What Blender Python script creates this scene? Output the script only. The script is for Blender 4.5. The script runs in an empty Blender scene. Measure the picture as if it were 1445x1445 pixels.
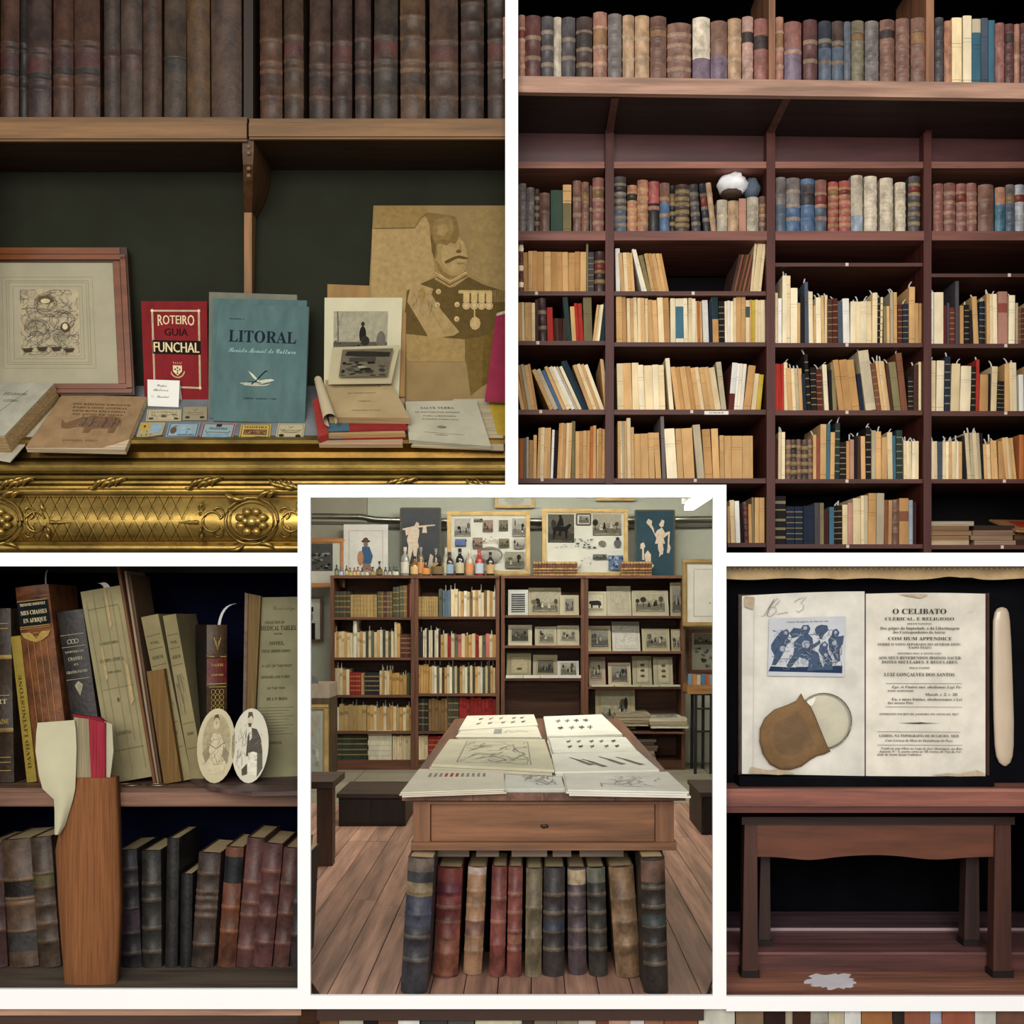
import bpy, math, random
from mathutils import Vector

# ------------------------------------------------------------------ camera, world, lights, exposure
S = bpy.context.scene
COL = S.collection
F, D, PX, PY, ZC = 1500.0, 3.0, 745.0, 870.0, 1.3      # focal length (px), distance to the wall, principal point, eye height
cam = bpy.data.cameras.new('camera'); camo = bpy.data.objects.new('camera', cam); COL.objects.link(camo)
cam.sensor_width = 36.0; cam.lens = 36.0 * F / 1445.0
cam.shift_x = -(PX - 722.5) / 1445.0; cam.shift_y = (PY - 722.5) / 1445.0
camo.location = (0, -D, ZC); camo.rotation_euler = (math.pi / 2, 0, 0); S.camera = camo
cam.clip_start = 0.05
S.view_settings.view_transform = 'Standard'; S.view_settings.look = 'None'
S.view_settings.gamma = 1.0; S.view_settings.use_curve_mapping = False
S.view_settings.exposure = 0.0
W = bpy.data.worlds.new('gallery_ambient'); S.world = W; W.use_nodes = True
W.node_tree.nodes['Background'].inputs[0].default_value = (1.0, 0.985, 0.96, 1)
W.node_tree.nodes['Background'].inputs[1].default_value = 0.62

def area_light(name, loc, target, sx, sy, power, color=(1, .96, .9)):
    l = bpy.data.lights.new(name, 'AREA'); l.shape = 'RECTANGLE'; l.size = sx; l.size_y = sy
    l.energy = power; l.color = color
    o = bpy.data.objects.new(name, l); COL.objects.link(o); o.location = loc
    o.rotation_euler = (Vector(target) - Vector(loc)).to_track_quat('-Z', 'Y').to_euler()
    return o
area_light('front_fill_light', (-0.6, -6.5, 3.0), (0, 0, 1.5), 5.0, 2.6, 420)  # added, unseen: lights the wall evenly from the front, no real window
area_light('room_ceiling_light', (0.1, 2.6, 2.5), (0.1, 3.0, 0), 2.4, 1.6, 260, (1, .97, .88))
area_light('room_ceiling_light_rear', (0.0, 3.6, 2.55), (0.0, 4.9, 1.0), 2.6, .5, 350, (1, .97, .88))

def P(px, py, y=0.0):
    k = (D + y) / F
    return Vector(((px - PX) * k, y, ZC - (py - PY) * k))
def pxs(y): return (D + y) / F          # metres per photograph pixel at a depth

# ------------------------------------------------------------------ colour and materials
def c(h):
    h = h.lstrip('#'); v = [int(h[i:i+2], 16) / 255 for i in (0, 2, 4)]
    return tuple(x / 12.92 if x <= .04045 else ((x + .055) / 1.055) ** 2.4 for x in v)
def mulc(a, k): return tuple(min(.95, max(.002, x * k)) for x in a)
def mixc(a, b, t): return tuple(x * (1 - t) + y * t for x, y in zip(a, b))

MATS = {}
def material(name, rough=.8, metallic=0.0, nscale=(8, 8, 8), lo=.85, hi=1.08, detail=4, bump=0.0, bscale=60, spec=.3, contrast=(.35, .65), coat=0.0, sheen=0):
    m = bpy.data.materials.new(name); m.use_nodes = True
    nt = m.node_tree; N = nt.nodes; L = nt.links
    b = N['Principled BSDF']; b.inputs['Roughness'].default_value = rough; b.inputs['Metallic'].default_value = metallic
    b.inputs['Specular IOR Level'].default_value = spec
    if coat: b.inputs['Coat Weight'].default_value = coat; b.inputs['Coat Roughness'].default_value = .25
    at = N.new('ShaderNodeAttribute'); at.attribute_name = 'Col'
    tc = N.new('ShaderNodeTexCoord'); mp = N.new('ShaderNodeMapping'); mp.inputs['Scale'].default_value = nscale
    oi = N.new('ShaderNodeObjectInfo')
    mm = N.new('ShaderNodeMath'); mm.operation = 'MULTIPLY'; mm.inputs[1].default_value = 37.0
    L.new(oi.outputs['Random'], mm.inputs[0])
    L.new(tc.outputs['Object'], mp.inputs['Vector'])
    no = N.new('ShaderNodeTexNoise'); no.noise_dimensions = '4D'; no.inputs['Scale'].default_value = 1.0; no.inputs['Detail'].default_value = detail
    no.inputs['Roughness'].default_value = .62
    L.new(mp.outputs['Vector'], no.inputs['Vector']); L.new(mm.outputs[0], no.inputs['W'])
    mr = N.new('ShaderNodeMapRange'); mr.inputs['From Min'].default_value = contrast[0]; mr.inputs['From Max'].default_value = contrast[1]
    mr.inputs['To Min'].default_value = lo; mr.inputs['To Max'].default_value = hi
    L.new(no.outputs['Fac'], mr.inputs['Value'])
    mx = N.new('ShaderNodeVectorMath'); mx.operation = 'SCALE'
    L.new(at.outputs['Color'], mx.inputs[0]); L.new(mr.outputs[0], mx.inputs['Scale'])
    L.new(mx.outputs[0], b.inputs['Base Color'])
    if bump:
        n2 = N.new('ShaderNodeTexNoise'); n2.inputs['Scale'].default_value = 1.0; n2.inputs['Detail'].default_value = 3
        m2 = N.new('ShaderNodeMapping'); m2.inputs['Scale'].default_value = tuple(s / max(nscale) * bscale for s in nscale)
        L.new(tc.outputs['Object'], m2.inputs['Vector']); L.new(m2.outputs['Vector'], n2.inputs['Vector'])
        bp = N.new('ShaderNodeBump'); bp.inputs['Strength'].default_value = bump; bp.inputs['Distance'].default_value = .004
        L.new(n2.outputs['Fac'], bp.inputs['Height']); L.new(bp.outputs['Normal'], b.inputs['Normal'])
    MATS[name] = m
    return m
material('leather', rough=.5, nscale=(26, 26, 20), lo=.45, hi=1.3, bump=.35, bscale=90, spec=.35)
material('leather_fine', rough=.45, nscale=(45, 45, 30), lo=.6, hi=1.3, bump=.3, bscale=140, spec=.4)
material('paper_cover', rough=.9, nscale=(25, 25, 9), lo=.82, hi=1.1, spec=.15)
material('pages', rough=.95, nscale=(260, 260, 6), lo=.7, hi=1.1, detail=2, spec=.1)
material('pages_flat', rough=.95, nscale=(6, 6, 420), lo=.62, hi=1.1, detail=2, spec=.1)
material('paper', rough=.92, nscale=(7, 7, 7), lo=.9, hi=1.05, spec=.12)
material('foxed_paper', rough=.92, nscale=(9, 9, 9), lo=.8, hi=1.06, detail=8, spec=.12)
material('print_ink', rough=.9, nscale=(60, 60, 60), lo=.85, hi=1.12, spec=.1)
material('cloth_cover', rough=.75, nscale=(30, 30, 30), lo=.86, hi=1.08, bump=.2, bscale=400, spec=.2)
material('wood_x', rough=.55, nscale=(2.2, 34, 34), lo=.55, hi=1.3, detail=6, bump=.15, bscale=120, spec=.35)
material('wood_y', rough=.5, nscale=(34, 2.2, 34), lo=.55, hi=1.3, detail=6, bump=.15, bscale=120, spec=.4)
material('wood_z', rough=.55, nscale=(34, 34, 2.2), lo=.6, hi=1.25, detail=6, bump=.12, bscale=120, spec=.35)
material('varnished_wood', rough=.3, nscale=(3, 22, 22), lo=.7, hi=1.25, detail=5, spec=.5, coat=.3)
material('gilding', rough=.34, metallic=.85, nscale=(9, 9, 14), lo=.5, hi=1.2, detail=6, bump=.15, bscale=60)
material('gilt_wood', rough=.45, metallic=.35, nscale=(12, 12, 12), lo=.75, hi=1.15, detail=5)
material('velvet', rough=1.0, nscale=(5, 5, 5), lo=.7, hi=1.3, spec=.05)
material('painted_board', rough=.85, nscale=(3, 3, 3), lo=.75, hi=1.2, detail=6, spec=.2)
material('plaster', rough=.95, nscale=(2.2, 2.2, 2.2), lo=.86, hi=1.07, detail=8, bump=.12, bscale=20, spec=.1)
material('white_paint', rough=.9, nscale=(3, 3, 3), lo=.985, hi=1.0, spec=.1)
material('metal', rough=.3, metallic=1.0, nscale=(9, 9, 9), lo=.85, hi=1.1)
material('plain', rough=.6, nscale=(12, 12, 12), lo=.92, hi=1.06)
material('bone', rough=.28, nscale=(14, 14, 4), lo=.84, hi=1.06, detail=6, spec=.5, coat=.3)
material('suede', rough=1.0, nscale=(18, 18, 18), lo=.78, hi=1.12, detail=6, bump=.3, bscale=200, spec=.05)
material('bottle_glass', rough=.08, nscale=(5, 5, 5), lo=.95, hi=1.02, spec=.6, coat=.6)
def glass_material():
    m = bpy.data.materials.new('clear_glass'); m.use_nodes = True
    N = m.node_tree.nodes; L = m.node_tree.links; N.remove(N['Principled BSDF'])
    t = N.new('ShaderNodeBsdfTransparent'); t.inputs[0].default_value = (.96, .955, .92, 1)
    g = N.new('ShaderNodeBsdfGlossy'); g.inputs['Roughness'].default_value = .03
    fr = N.new('ShaderNodeFresnel'); fr.inputs[0].default_value = 1.5
    mx = N.new('ShaderNodeMixShader'); L.new(fr.outputs[0], mx.inputs[0]); L.new(t.outputs[0], mx.inputs[1]); L.new(g.outputs[0], mx.inputs[2])
    L.new(mx.outputs[0], N['Material Output'].inputs['Surface'])
    MATS['clear_glass'] = m
glass_material()
def emitter(name, col, st):
    m = bpy.data.materials.new(name); m.use_nodes = True
    b = m.node_tree.nodes['Principled BSDF']; b.inputs['Emission Color'].default_value = (*col, 1); b.inputs['Emission Strength'].default_value = st
    b.inputs['Base Color'].default_value = (.9, .9, .9, 1); MATS[name] = m
emitter('lamp_tube', (1, .98, .92), 2.2)

# ------------------------------------------------------------------ mesh building
WL = {}
class MB:
    def __init__(s, T=None): s.v = []; s.f = []; s.c = []; s.sm = []; s.T = T
    def add(s, vs, fs, col, smooth=False):
        n = len(s.v)
        s.v += [s.T(Vector(p)) for p in vs] if s.T else [Vector(p) for p in vs]
        for i, f in enumerate(fs):
            s.f.append(tuple(n + k for k in f)); s.c.append(col[i] if isinstance(col, list) else col); s.sm.append(smooth)
    def box(s, x0, x1, y0, y1, z0, z1, col):
        s.hexa([(x0, y0, z0), (x1, y0, z0), (x1, y0, z1), (x0, y0, z1)], [(x0, y1, z0), (x1, y1, z0), (x1, y1, z1), (x0, y1, z1)], col)
    def tbox(s, pl, pr, y0, y1, z0, z1, col):      # a board whose ends follow the splayed sides of a niche
        X = lambda p, y: (p - PX) * (D + y) / F
        s.hexa([(X(pl, y0), y0, z0), (X(pr, y0), y0, z0), (X(pr, y0), y0, z1), (X(pl, y0), y0, z1)], [(X(pl, y1), y1, z0), (X(pr, y1), y1, z0), (X(pr, y1), y1, z1), (X(pl, y1), y1, z1)], col)
    def hexa(s, a, b, col):      # a: front loop (4 points, counter-clockwise seen from the front), b: back loop
        s.add(list(a) + list(b), [(0, 1, 2, 3), (5, 4, 7, 6), (4, 0, 3, 7), (1, 5, 6, 2), (3, 2, 6, 7), (4, 5, 1, 0)], col)
    def poly(s, pts, col): s.add(pts, [tuple(range(len(pts)))], col)
    def prism(s, pts, ext, col, side=None):
        n = len(pts); e = Vector(ext); b = [Vector(p) + e for p in pts]
        s.add(list(pts) + b, [tuple(range(n)), tuple(range(2 * n - 1, n - 1, -1))], col)
        s.add(list(pts) + b, [((i + 1) % n, i, n + i, n + (i + 1) % n) for i in range(n)], side or col)
    def loft(s, rings, col, closed=True, caps=True, smooth=True):
        n = len(rings[0]); vs = [p for r in rings for p in r]; fs = []; cc = []
        for i in range(len(rings) - 1):
            for j in range(n if closed else n - 1):
                k = (j + 1) % n
                fs.append((i * n + j, i * n + k, (i + 1) * n + k, (i + 1) * n + j)); cc.append(col[i] if isinstance(col, list) else col)
        s.add(vs, fs, cc, smooth)
        if caps and closed:
            s.add(rings[0], [tuple(range(n - 1, -1, -1))], col[0] if isinstance(col, list) else col)
            s.add(rings[-1], [tuple(range(n))], col[-1] if isinstance(col, list) else col)
    def tube(s, pts, r, col, n=8, smooth=True, caps=True):
        pts = [Vector(p) for p in pts]; rings = []
        for i, p in enumerate(pts):
            t = (pts[min(i + 1, len(pts) - 1)] - pts[max(i - 1, 0)])
            t = t.normalized() if t.length > 1e-9 else Vector((0, 0, 1))
            a = t.cross(Vector((0, 0, 1)) if abs(t.z) < .9 else Vector((1, 0, 0))).normalized(); b = t.cross(a)
            rr = r[i] if isinstance(r, (list, tuple)) else r
            rings.append([p + (a * math.cos(q) + b * math.sin(q)) * rr for q in [2 * math.pi * j / n for j in range(n)]])
        s.loft(rings, col, True, caps, smooth)
    def lathe(s, prof, ctr, col, n=14, axis='z', sy=1.0):
        rings = []
        for r, z in prof:
            ring = []
            for j in range(n):
                q = 2 * math.pi * j / n; a, b = r * math.cos(q), r * math.sin(q) * sy
                d = (a, b, z) if axis == 'z' else ((a, -z, b) if axis == 'y' else (z, a, b))
                ring.append(Vector(ctr) + Vector(d))
            rings.append(ring)
        s.loft(rings, col, True, True, True)
    def blob(s, ctr, rx, ry, rz, col, n=12, m=8, jit=0.0, seed=0):
        rnd = random.Random(seed); rings = []
        for i in range(1, m):
            a = math.pi * i / m - math.pi / 2
            rings.append([Vector(ctr) + Vector((rx * math.cos(a) * math.cos(2 * math.pi * j / n), ry * math.cos(a) * math.sin(2 * math.pi * j / n), rz * math.sin(a))) * (1 + rnd.uniform(-jit, jit)) if not jit else
                          Vector(ctr) + Vector((rx * math.cos(a) * math.cos(2 * math.pi * j / n), ry * math.cos(a) * math.sin(2 * math.pi * j / n), rz * math.sin(a))) * (1 + rnd.uniform(-jit, jit)) for j in range(n)])
        s.loft(rings, col)
    def build(s, name, mat, parent=None, label=None, cat=None, group=None, kind=None, base=None):
        lo = [min(p[i] for p in s.v) for i in range(3)]; hi = [max(p[i] for p in s.v) for i in range(3)]
        ctr = Vector(base) if base is not None else Vector(((lo[0] + hi[0]) / 2, (lo[1] + hi[1]) / 2, lo[2]))
        me = bpy.data.meshes.new(name); me.from_pydata([p - ctr for p in s.v], [], s.f); me.update()
        at = me.color_attributes.new('Col', 'FLOAT_COLOR', 'CORNER')
        buf = []
        for f, cl in zip(s.f, s.c): buf += [cl[0], cl[1], cl[2], 1.0] * len(f)
        at.data.foreach_set('color', buf)
        me.polygons.foreach_set('use_smooth', s.sm)
        me.materials.append(MATS[mat])
        o = bpy.data.objects.new(name, me); COL.objects.link(o)
        pl = WL.get(parent.name, Vector((0, 0, 0))) if parent else Vector((0, 0, 0))
        o.location = ctr - pl; WL[o.name] = ctr
        if parent: o.parent = parent
        return tag(o, label, cat, group, kind)
def tag(o, label=None, cat=None, group=None, kind=None):
    if label: o['label'] = label
    if cat: o['category'] = cat
    if group: o['group'] = group
    if kind: o['kind'] = kind
    return o
def thing(name, loc, label=None, cat=None, group=None, kind=None):
    o = bpy.data.objects.new(name, None); COL.objects.link(o); o.location = Vector(loc); o.empty_display_size = .05
    WL[o.name] = Vector(loc)
    return tag(o, label, cat, group, kind)

class Quad:                               # a flat sheet in space: bottom left, bottom right, top right, top left as seen from its front
    def __init__(s, bl, br, tr, tl):
        s.p = [Vector(q) for q in (bl, br, tr, tl)]
        s.n = ((s.p[1] - s.p[0]).cross(s.p[3] - s.p[0])).normalized()
        s.w = ((s.p[1] - s.p[0]).length + (s.p[2] - s.p[3]).length) / 2; s.h = ((s.p[3] - s.p[0]).length + (s.p[2] - s.p[1]).length) / 2
    def __call__(s, u, v, o=0.0):
        a, b, cc, d = s.p
        return a * ((1 - u) * (1 - v)) + b * (u * (1 - v)) + cc * (u * v) + d * ((1 - u) * v) + s.n * o
    def slab(s, mb, t, col, o=0.0, u0=0, v0=0, u1=1, v1=1):
        f = [s(u0, v0, o), s(u1, v0, o), s(u1, v1, o), s(u0, v1, o)]
        mb.hexa(f, [p - s.n * t for p in f], col)
    def sub(s, u0, v0, u1, v1, o=0.0): return Quad(s(u0, v0, o), s(u1, v0, o), s(u1, v1, o), s(u0, v1, o))
    def base(s): return (s.p[0] + s.p[1]) / 2

TXT = {}
def styled(t, st):
    if st == 'n': return t
    U, Lw, Dg = {'b': (0x1D400, 0x1D41A, 0x1D7CE), 'i': (0x1D468, 0x1D482, 0x1D7CE), 's': (0x1D4D0, 0x1D4EA, None)}[st]
    r = ''
    for ch in t:
        if 'A' <= ch <= 'Z': r += chr(U + ord(ch) - 65)
        elif 'a' <= ch <= 'z': r += chr(Lw + ord(ch) - 97)
        elif Dg and '0' <= ch <= '9': r += chr(Dg + ord(ch) - 48)
        else: r += ch
    return r
def text_mesh(t, st):
    k = (t, st)
    if k in TXT: return TXT[k]
    cu = bpy.data.curves.new('lettering', 'FONT'); cu.body = styled(t, st); cu.size = 1.0; cu.resolution_u = 2
    o = bpy.data.objects.new('lettering', cu)
    me = bpy.data.meshes.new_from_object(o)
    vs = [(v.co.x, v.co.y) for v in me.vertices]; fs = [tuple(p.vertices) for p in me.polygons]
    bpy.data.objects.remove(o); bpy.data.curves.remove(cu); bpy.data.meshes.remove(me)
    x0 = min(v[0] for v in vs); x1 = max(v[0] for v in vs); y0 = min(v[1] for v in vs); y1 = max(v[1] for v in vs)
    TXT[k] = (vs, fs, x0, x1, y0, y1)
    return TXT[k]

class Ink:                                # flat print on a Quad
    def __init__(s, Q, o=.0008): s.Q = Q; s.m = MB(); s.o = o; s.step = .00003
    def nxt(s): s.o += s.step; return s.o
    def poly(s, uv, col): o = s.nxt(); s.m.add([s.Q(u, v, o) for u, v in uv], [tuple(range(len(uv)))], col)
    def rect(s, u0, v0, u1, v1, col): s.poly([(u0, v0), (u1, v0), (u1, v1), (u0, v1)], col)
    def ell(s, u, v, ru, rv, col, n=18, a0=0, a1=2 * math.pi): s.poly([(u + ru * math.cos(a0 + (a1 - a0) * i / n), v + rv * math.sin(a0 + (a1 - a0) * i / n)) for i in range(n)], col)
    def ring(s, u, v, ru, rv, w, col, n=24, a0=0, a1=2 * math.pi): s.line([(u + ru * math.cos(a0 + (a1 - a0) * i / n), v + rv * math.sin(a0 + (a1 - a0) * i / n)) for i in range(n + 1)], w, col)
    def line(s, uv, w, col):              # w in metres
        o = s.nxt(); Q = s.Q; vs = []
        for i, (u, v) in enumerate(uv):
            a = uv[max(i - 1, 0)]; b = uv[min(i + 1, len(uv) - 1)]
            dx, dy = (b[0] - a[0]) * Q.w, (b[1] - a[1]) * Q.h; l = math.hypot(dx, dy) or 1e-9
            nx, ny = -dy / l * w / 2 / Q.w, dx / l * w / 2 / Q.h
            vs += [Q(u + nx, v + ny, o), Q(u - nx, v - ny, o)]
        s.m.add(vs, [(2 * i, 2 * i + 1, 2 * i + 3, 2 * i + 2) for i in range(len(uv) - 1)], col)
    def frame(s, u0, v0, u1, v1, w, col):
        s.line([(u0, v0), (u1, v0)], w, col); s.line([(u1, v0), (u1, v1)], w, col); s.line([(u1, v1), (u0, v1)], w, col); s.line([(u0, v1), (u0, v0)], w, col)
    def text(s, t, u0, u1, v, h, st, col, fit=True, arch=0.0):    # baseline v, cap height h (fractions of the sheet)
        vs, fs, x0, x1, y0, y1 = text_mesh(t, st); o = s.nxt()
        cap = .72
        if fit: sx = (u1 - u0) / (x1 - x0); off = u0
        else:
            sx = h / cap * s.Q.h / s.Q.w; off = u0
        sy = h / cap; um = (u0 + u1) / 2; hw = max(1e-6, (u1 - u0) / 2)
        s.m.add([s.Q(off + (x - x0) * sx, v + y * sy * (1 + arch * ((off + (x - x0) * sx - um) / hw) ** 2) - arch * sy * .5 * ((off + (x - x0) * sx - um) / hw) ** 2 * 1.0, o) for x, y in vs], fs, col)
    def scribble(s, u0, v0, u1, v1, n, seed, col, w=.0008, size=.12, sub=4):
        r = random.Random(seed)
        for i in range(n):
            u, v = r.uniform(u0, u1), r.uniform(v0, v1); pts = [(u, v)]; a = r.uniform(0, 6.28)
            for k in range(sub):
                a += r.uniform(-.9, .9); l = size * r.uniform(.2, .5) * min(u1 - u0, v1 - v0)
                u = min(u1, max(u0, u + math.cos(a) * l)); v = min(v1, max(v0, v + math.sin(a) * l)); pts.append((u, v))
            s.line(pts, w * r.uniform(.5, 1.5), mixc(col, (.5, .48, .42), r.uniform(0, .4)))
    def blobs(s, u0, v0, u1, v1, n, seed, cols, rmin=.03, rmax=.12):
        r = random.Random(seed)
        for i in range(n):
            u, v = r.uniform(u0, u1), r.uniform(v0, v1); ra = r.uniform(rmin, rmax) * (u1 - u0); rb = r.uniform(rmin, rmax) * (v1 - v0); k = r.uniform(0, 6.28)
            pts = []
            for j in range(9):
                a = 2 * math.pi * j / 9; q = r.uniform(.6, 1.2)
                pts.append((min(u1, max(u0, u + ra * q * math.cos(a))), min(v1, max(v0, v + rb * q * math.sin(a)))))
            s.poly(pts, r.choice(cols))
    def build(s, name, parent, label=None, mat='print_ink'): return s.m.build(name, mat, parent, label)

# ------------------------------------------------------------------ a book standing on a shelf, spine to the front
def book_geo(w, h, d, col, style='L', bands=(), labels=(), lower=None, top=None, T=None, seed=0, inset=None, title=None, bulge=None, board=None, band_col=None):
    """returns (cover, page_block) builders; labels: (z0, z1, colour) as fractions of the height"""
    cov, pag = MB(T), MB(T)
    leather = style in 'LC'
    b = bulge if bulge is not None else (min(.22 * w, .012) if leather else min(.06 * w, .002))
    t = min(w * .16, .004 if leather else .0015)
    ins = inset if inset is not None else (.004 if leather else .0006)
    n = 8 if leather else 4
    zs = {0.0, 1.0}
    segs = []
    bw = .0035 / h
    for z in bands: segs.append((z - bw, z + bw)); zs |= {z - bw * 1.8, z - bw, z + bw, z + bw * 1.8}
    for z0, z1, _ in labels: zs |= {z0, z1}
    if lower: zs.add(lower[0])
    if top: zs.add(top[0])
    zs = sorted(z for z in zs if 0 <= z <= 1)
    def out(z):
        for a, bb in segs:
            if a - 1e-6 <= z <= bb + 1e-6: return .0022
        return 0.0
    def fcol(z):
        for z0, z1, lc in labels:
            if z0 <= z <= z1: return lc
        if band_col:
            for a, bb in segs:
                if a - bw * .9 <= z <= bb + bw * .9: return band_col
        if lower and z < lower[0]: return lower[1]
        if top and z > top[0]: return top[1]
        return col
    vs, fs, cc = [], [], []
    for z in zs:
        o = out(z)
        for j in range(n):
            x = -1 + 2 * j / (n - 1)
            y = -(b + o) * (1 - abs(x) ** 2.2) - (o * .3)
            vs.append((x * (w / 2 + o * .4), y, z * h))
    m = len(zs)
    for i in range(m - 1):
        for j in range(n - 1):
            fs.append((i * n + j, i * n + j + 1, (i + 1) * n + j + 1, (i + 1) * n + j)); cc.append(fcol((zs[i] + zs[i + 1]) / 2))
    cov.add(vs, fs, cc, leather)
    bc = board or (lower[1] if lower else col)
    L0, L1 = [(-w/2, 0), (-w/2, d)], [(w/2, 0), (w/2, d)]
    for sx in (-1, 1):                     # boards
        x0, x1 = sorted((sx * w / 2, sx * (w / 2 - t)))
        cov.box(x0, x1, 0, d, 0, h, bc)
    # spine inner closure (top and bottom rims)
    ring = [(-1 + 2 * j / (n - 1)) for j in range(n)]
    for z in (0, h):
        pts = [(x * w / 2, -b * (1 - abs(x) ** 2.2), z) for x in ring] + [(w/2, t, z), (-w/2, t, z)]
        cov.add(pts, [tuple(range(len(pts))) if z else tuple(range(len(pts) - 1, -1, -1))], mulc(col, .9))
    cov.add([(-w/2, t, 0), (w/2, t, 0), (w/2, t, h), (-w/2, t, h)], [(1, 0, 3, 2)], bc)
    pag.box(-w/2 + t, w/2 - t, t * .5, d - .003, ins, h - ins, c('#c9b48a') if leather else c('#d8c49c'))
    return cov, pag
def lean_T(base, ang, tw=0.0):
    """stand at base (front middle of the spine foot), lean by ang in the wall plane about the lower corner"""
    ca, sa = math.cos(ang), math.sin(ang); ct, st_ = math.cos(tw), math.sin(tw); B = Vector(base)
    def T(p):
        x, y, z = p
        x, y = x * ct - y * st_, x * st_ + y * ct
        return B + Vector((x * ca + z * sa, y, -x * sa + z * ca))
    return T
ORD = ['zeroth', 'first', 'second', 'third', 'fourth', 'fifth', 'sixth', 'seventh', 'eighth', 'ninth', 'tenth', 'eleventh', 'twelfth', 'thirteenth', 'fourteenth', 'fifteenth', 'sixteenth', 'seventeenth', 'eighteenth', 'nineteenth']
TENS = {20: 'twent', 30: 'thirt', 40: 'fort', 50: 'fift', 60: 'sixt', 70: 'sevent'}
def ordinal(n):
    if n < 20: return ORD[n]
    t, u = n // 10 * 10, n % 10
    return TENS[t] + 'ieth' if u == 0 else TENS[t] + 'y-' + ORD[u]

# ------------------------------------------------------------------ white wall with openings and the splayed niches behind them
T0 = .012
def white_wall():
    mb = MB(); wh = (.9, .9, .9)
    for x0, y0, x1, y1 in [(713, -60, 731, 684), (-60, 780, 420, 799), (1025, 780, 1510, 799),
                           (420, 684, 1025, 702), (420, 702, 438, 1405), (1006, 702, 1025, 1405), (420, 1405, 1025, 1424),
                           (-60, 1396, 420, 1424), (1025, 1406, 1510, 1427),
                           (-160, -160, 1610, -60), (-160, -60, -60, 1530), (1510, -60, 1610, 1530), (-60, 1506, 1510, 1530)]:
        a, b = P(x0, y1), P(x1, y0)
        mb.box(a.x, b.x, 0, T0, a.z, b.z, wh)
    mb.build('wall_front', 'white_paint', kind='structure', label='white wall with framed rectangular openings')
white_wall()
def niche(name, poly, depth, col, backcol, mat='painted_board', backmat=None, y0=T0):
    mb = MB(); n = len(poly)
    f = [P(x, y, y0) for x, y in poly]; b = [P(x, y, depth) for x, y in poly]
    mb.add(f + b, [(i, (i + 1) % n, n + (i + 1) % n, n + i) for i in range(n)], col)
    o = mb.build(name + '_reveal', mat, kind='structure')
    m2 = MB(); e = Vector((0, .01, 0)); m2.prism([p for p in b], e, backcol); m2.build(name + '_back', backmat or mat, kind='structure')
def gfloor():
    mb = MB(); mb.box(-4, 4, -6, 0, -.02, 0, c('#8d867c')); mb.build('floor_gallery', 'plaster', kind='structure')
gfloor()
# ================================================================== upper left niche: mantel display
niche('wall_mantel_niche', [(-58, -58), (722, -58), (722, 693), (429, 693), (429, 788), (-58, 788)][::-1], .27, c('#2b2015'), c('#1f2115'), 'painted_board')
R = random.Random(5)
def tl_shelf():
    root = thing('book_shelf', P(345, 200, .15), 'golden brown wooden shelf carrying dark leather books above mantel', 'shelf')
    for x0, x1, a, b in ((-56, 349, 166, 200), (352, 720, 168, 197)):
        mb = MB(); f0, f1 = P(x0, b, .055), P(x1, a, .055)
        mb.box(f0.x, f1.x, .061, .265, f0.z + .002, f1.z, c('#2e1c0e'))  # board darker than its lip: the shaded underside is put into the colour
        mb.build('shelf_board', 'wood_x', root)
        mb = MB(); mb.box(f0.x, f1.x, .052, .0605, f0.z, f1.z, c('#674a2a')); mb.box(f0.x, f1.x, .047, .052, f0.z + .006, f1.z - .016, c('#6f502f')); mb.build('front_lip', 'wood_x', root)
    mb = MB(); a, b = P(344, 168, .06), P(357, -56, .06); mb.box(a.x, b.x, .06, .26, a.z, b.z, c('#241509')); mb.build('upright', 'wood_z', root)
    # carved bracket under the shelf running into a thin post on the back wall
    mb = MB()
    for (py, y, hw) in ((197, .06, 7), (235, .062, 6)): pass
    prof = [(197, .062, 8), (215, .064, 8), (232, .075, 7), (255, .11, 6.5), (280, .165, 6), (300, .215, 5.5), (415, .235, 5.5)]
    rings = []
    for py, y, hw in prof:
        z = P(0, py, .0).z if False else P(350, py, y).z
        xc = P(350, py, y).x; k = pxs(y) * hw
        rings.append([(xc - k, y, z), (xc + k, y, z), (xc + k, .26, z), (xc - k, .26, z)])
    mb.loft(rings, [c('#4a2f18')] * 5 + [c('#7d5730')], smooth=False); mb.build('bracket', 'wood_z', root)
    for py in (207, 216, 238, 248):
        mb = MB(); mb.blob(P(351, py, .062 if py < 230 else .075), .007, .006, .006, c('#6d5a3f'), 8, 6); mb.build('bracket_bead', 'plain', root)
tl_shelf()

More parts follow.
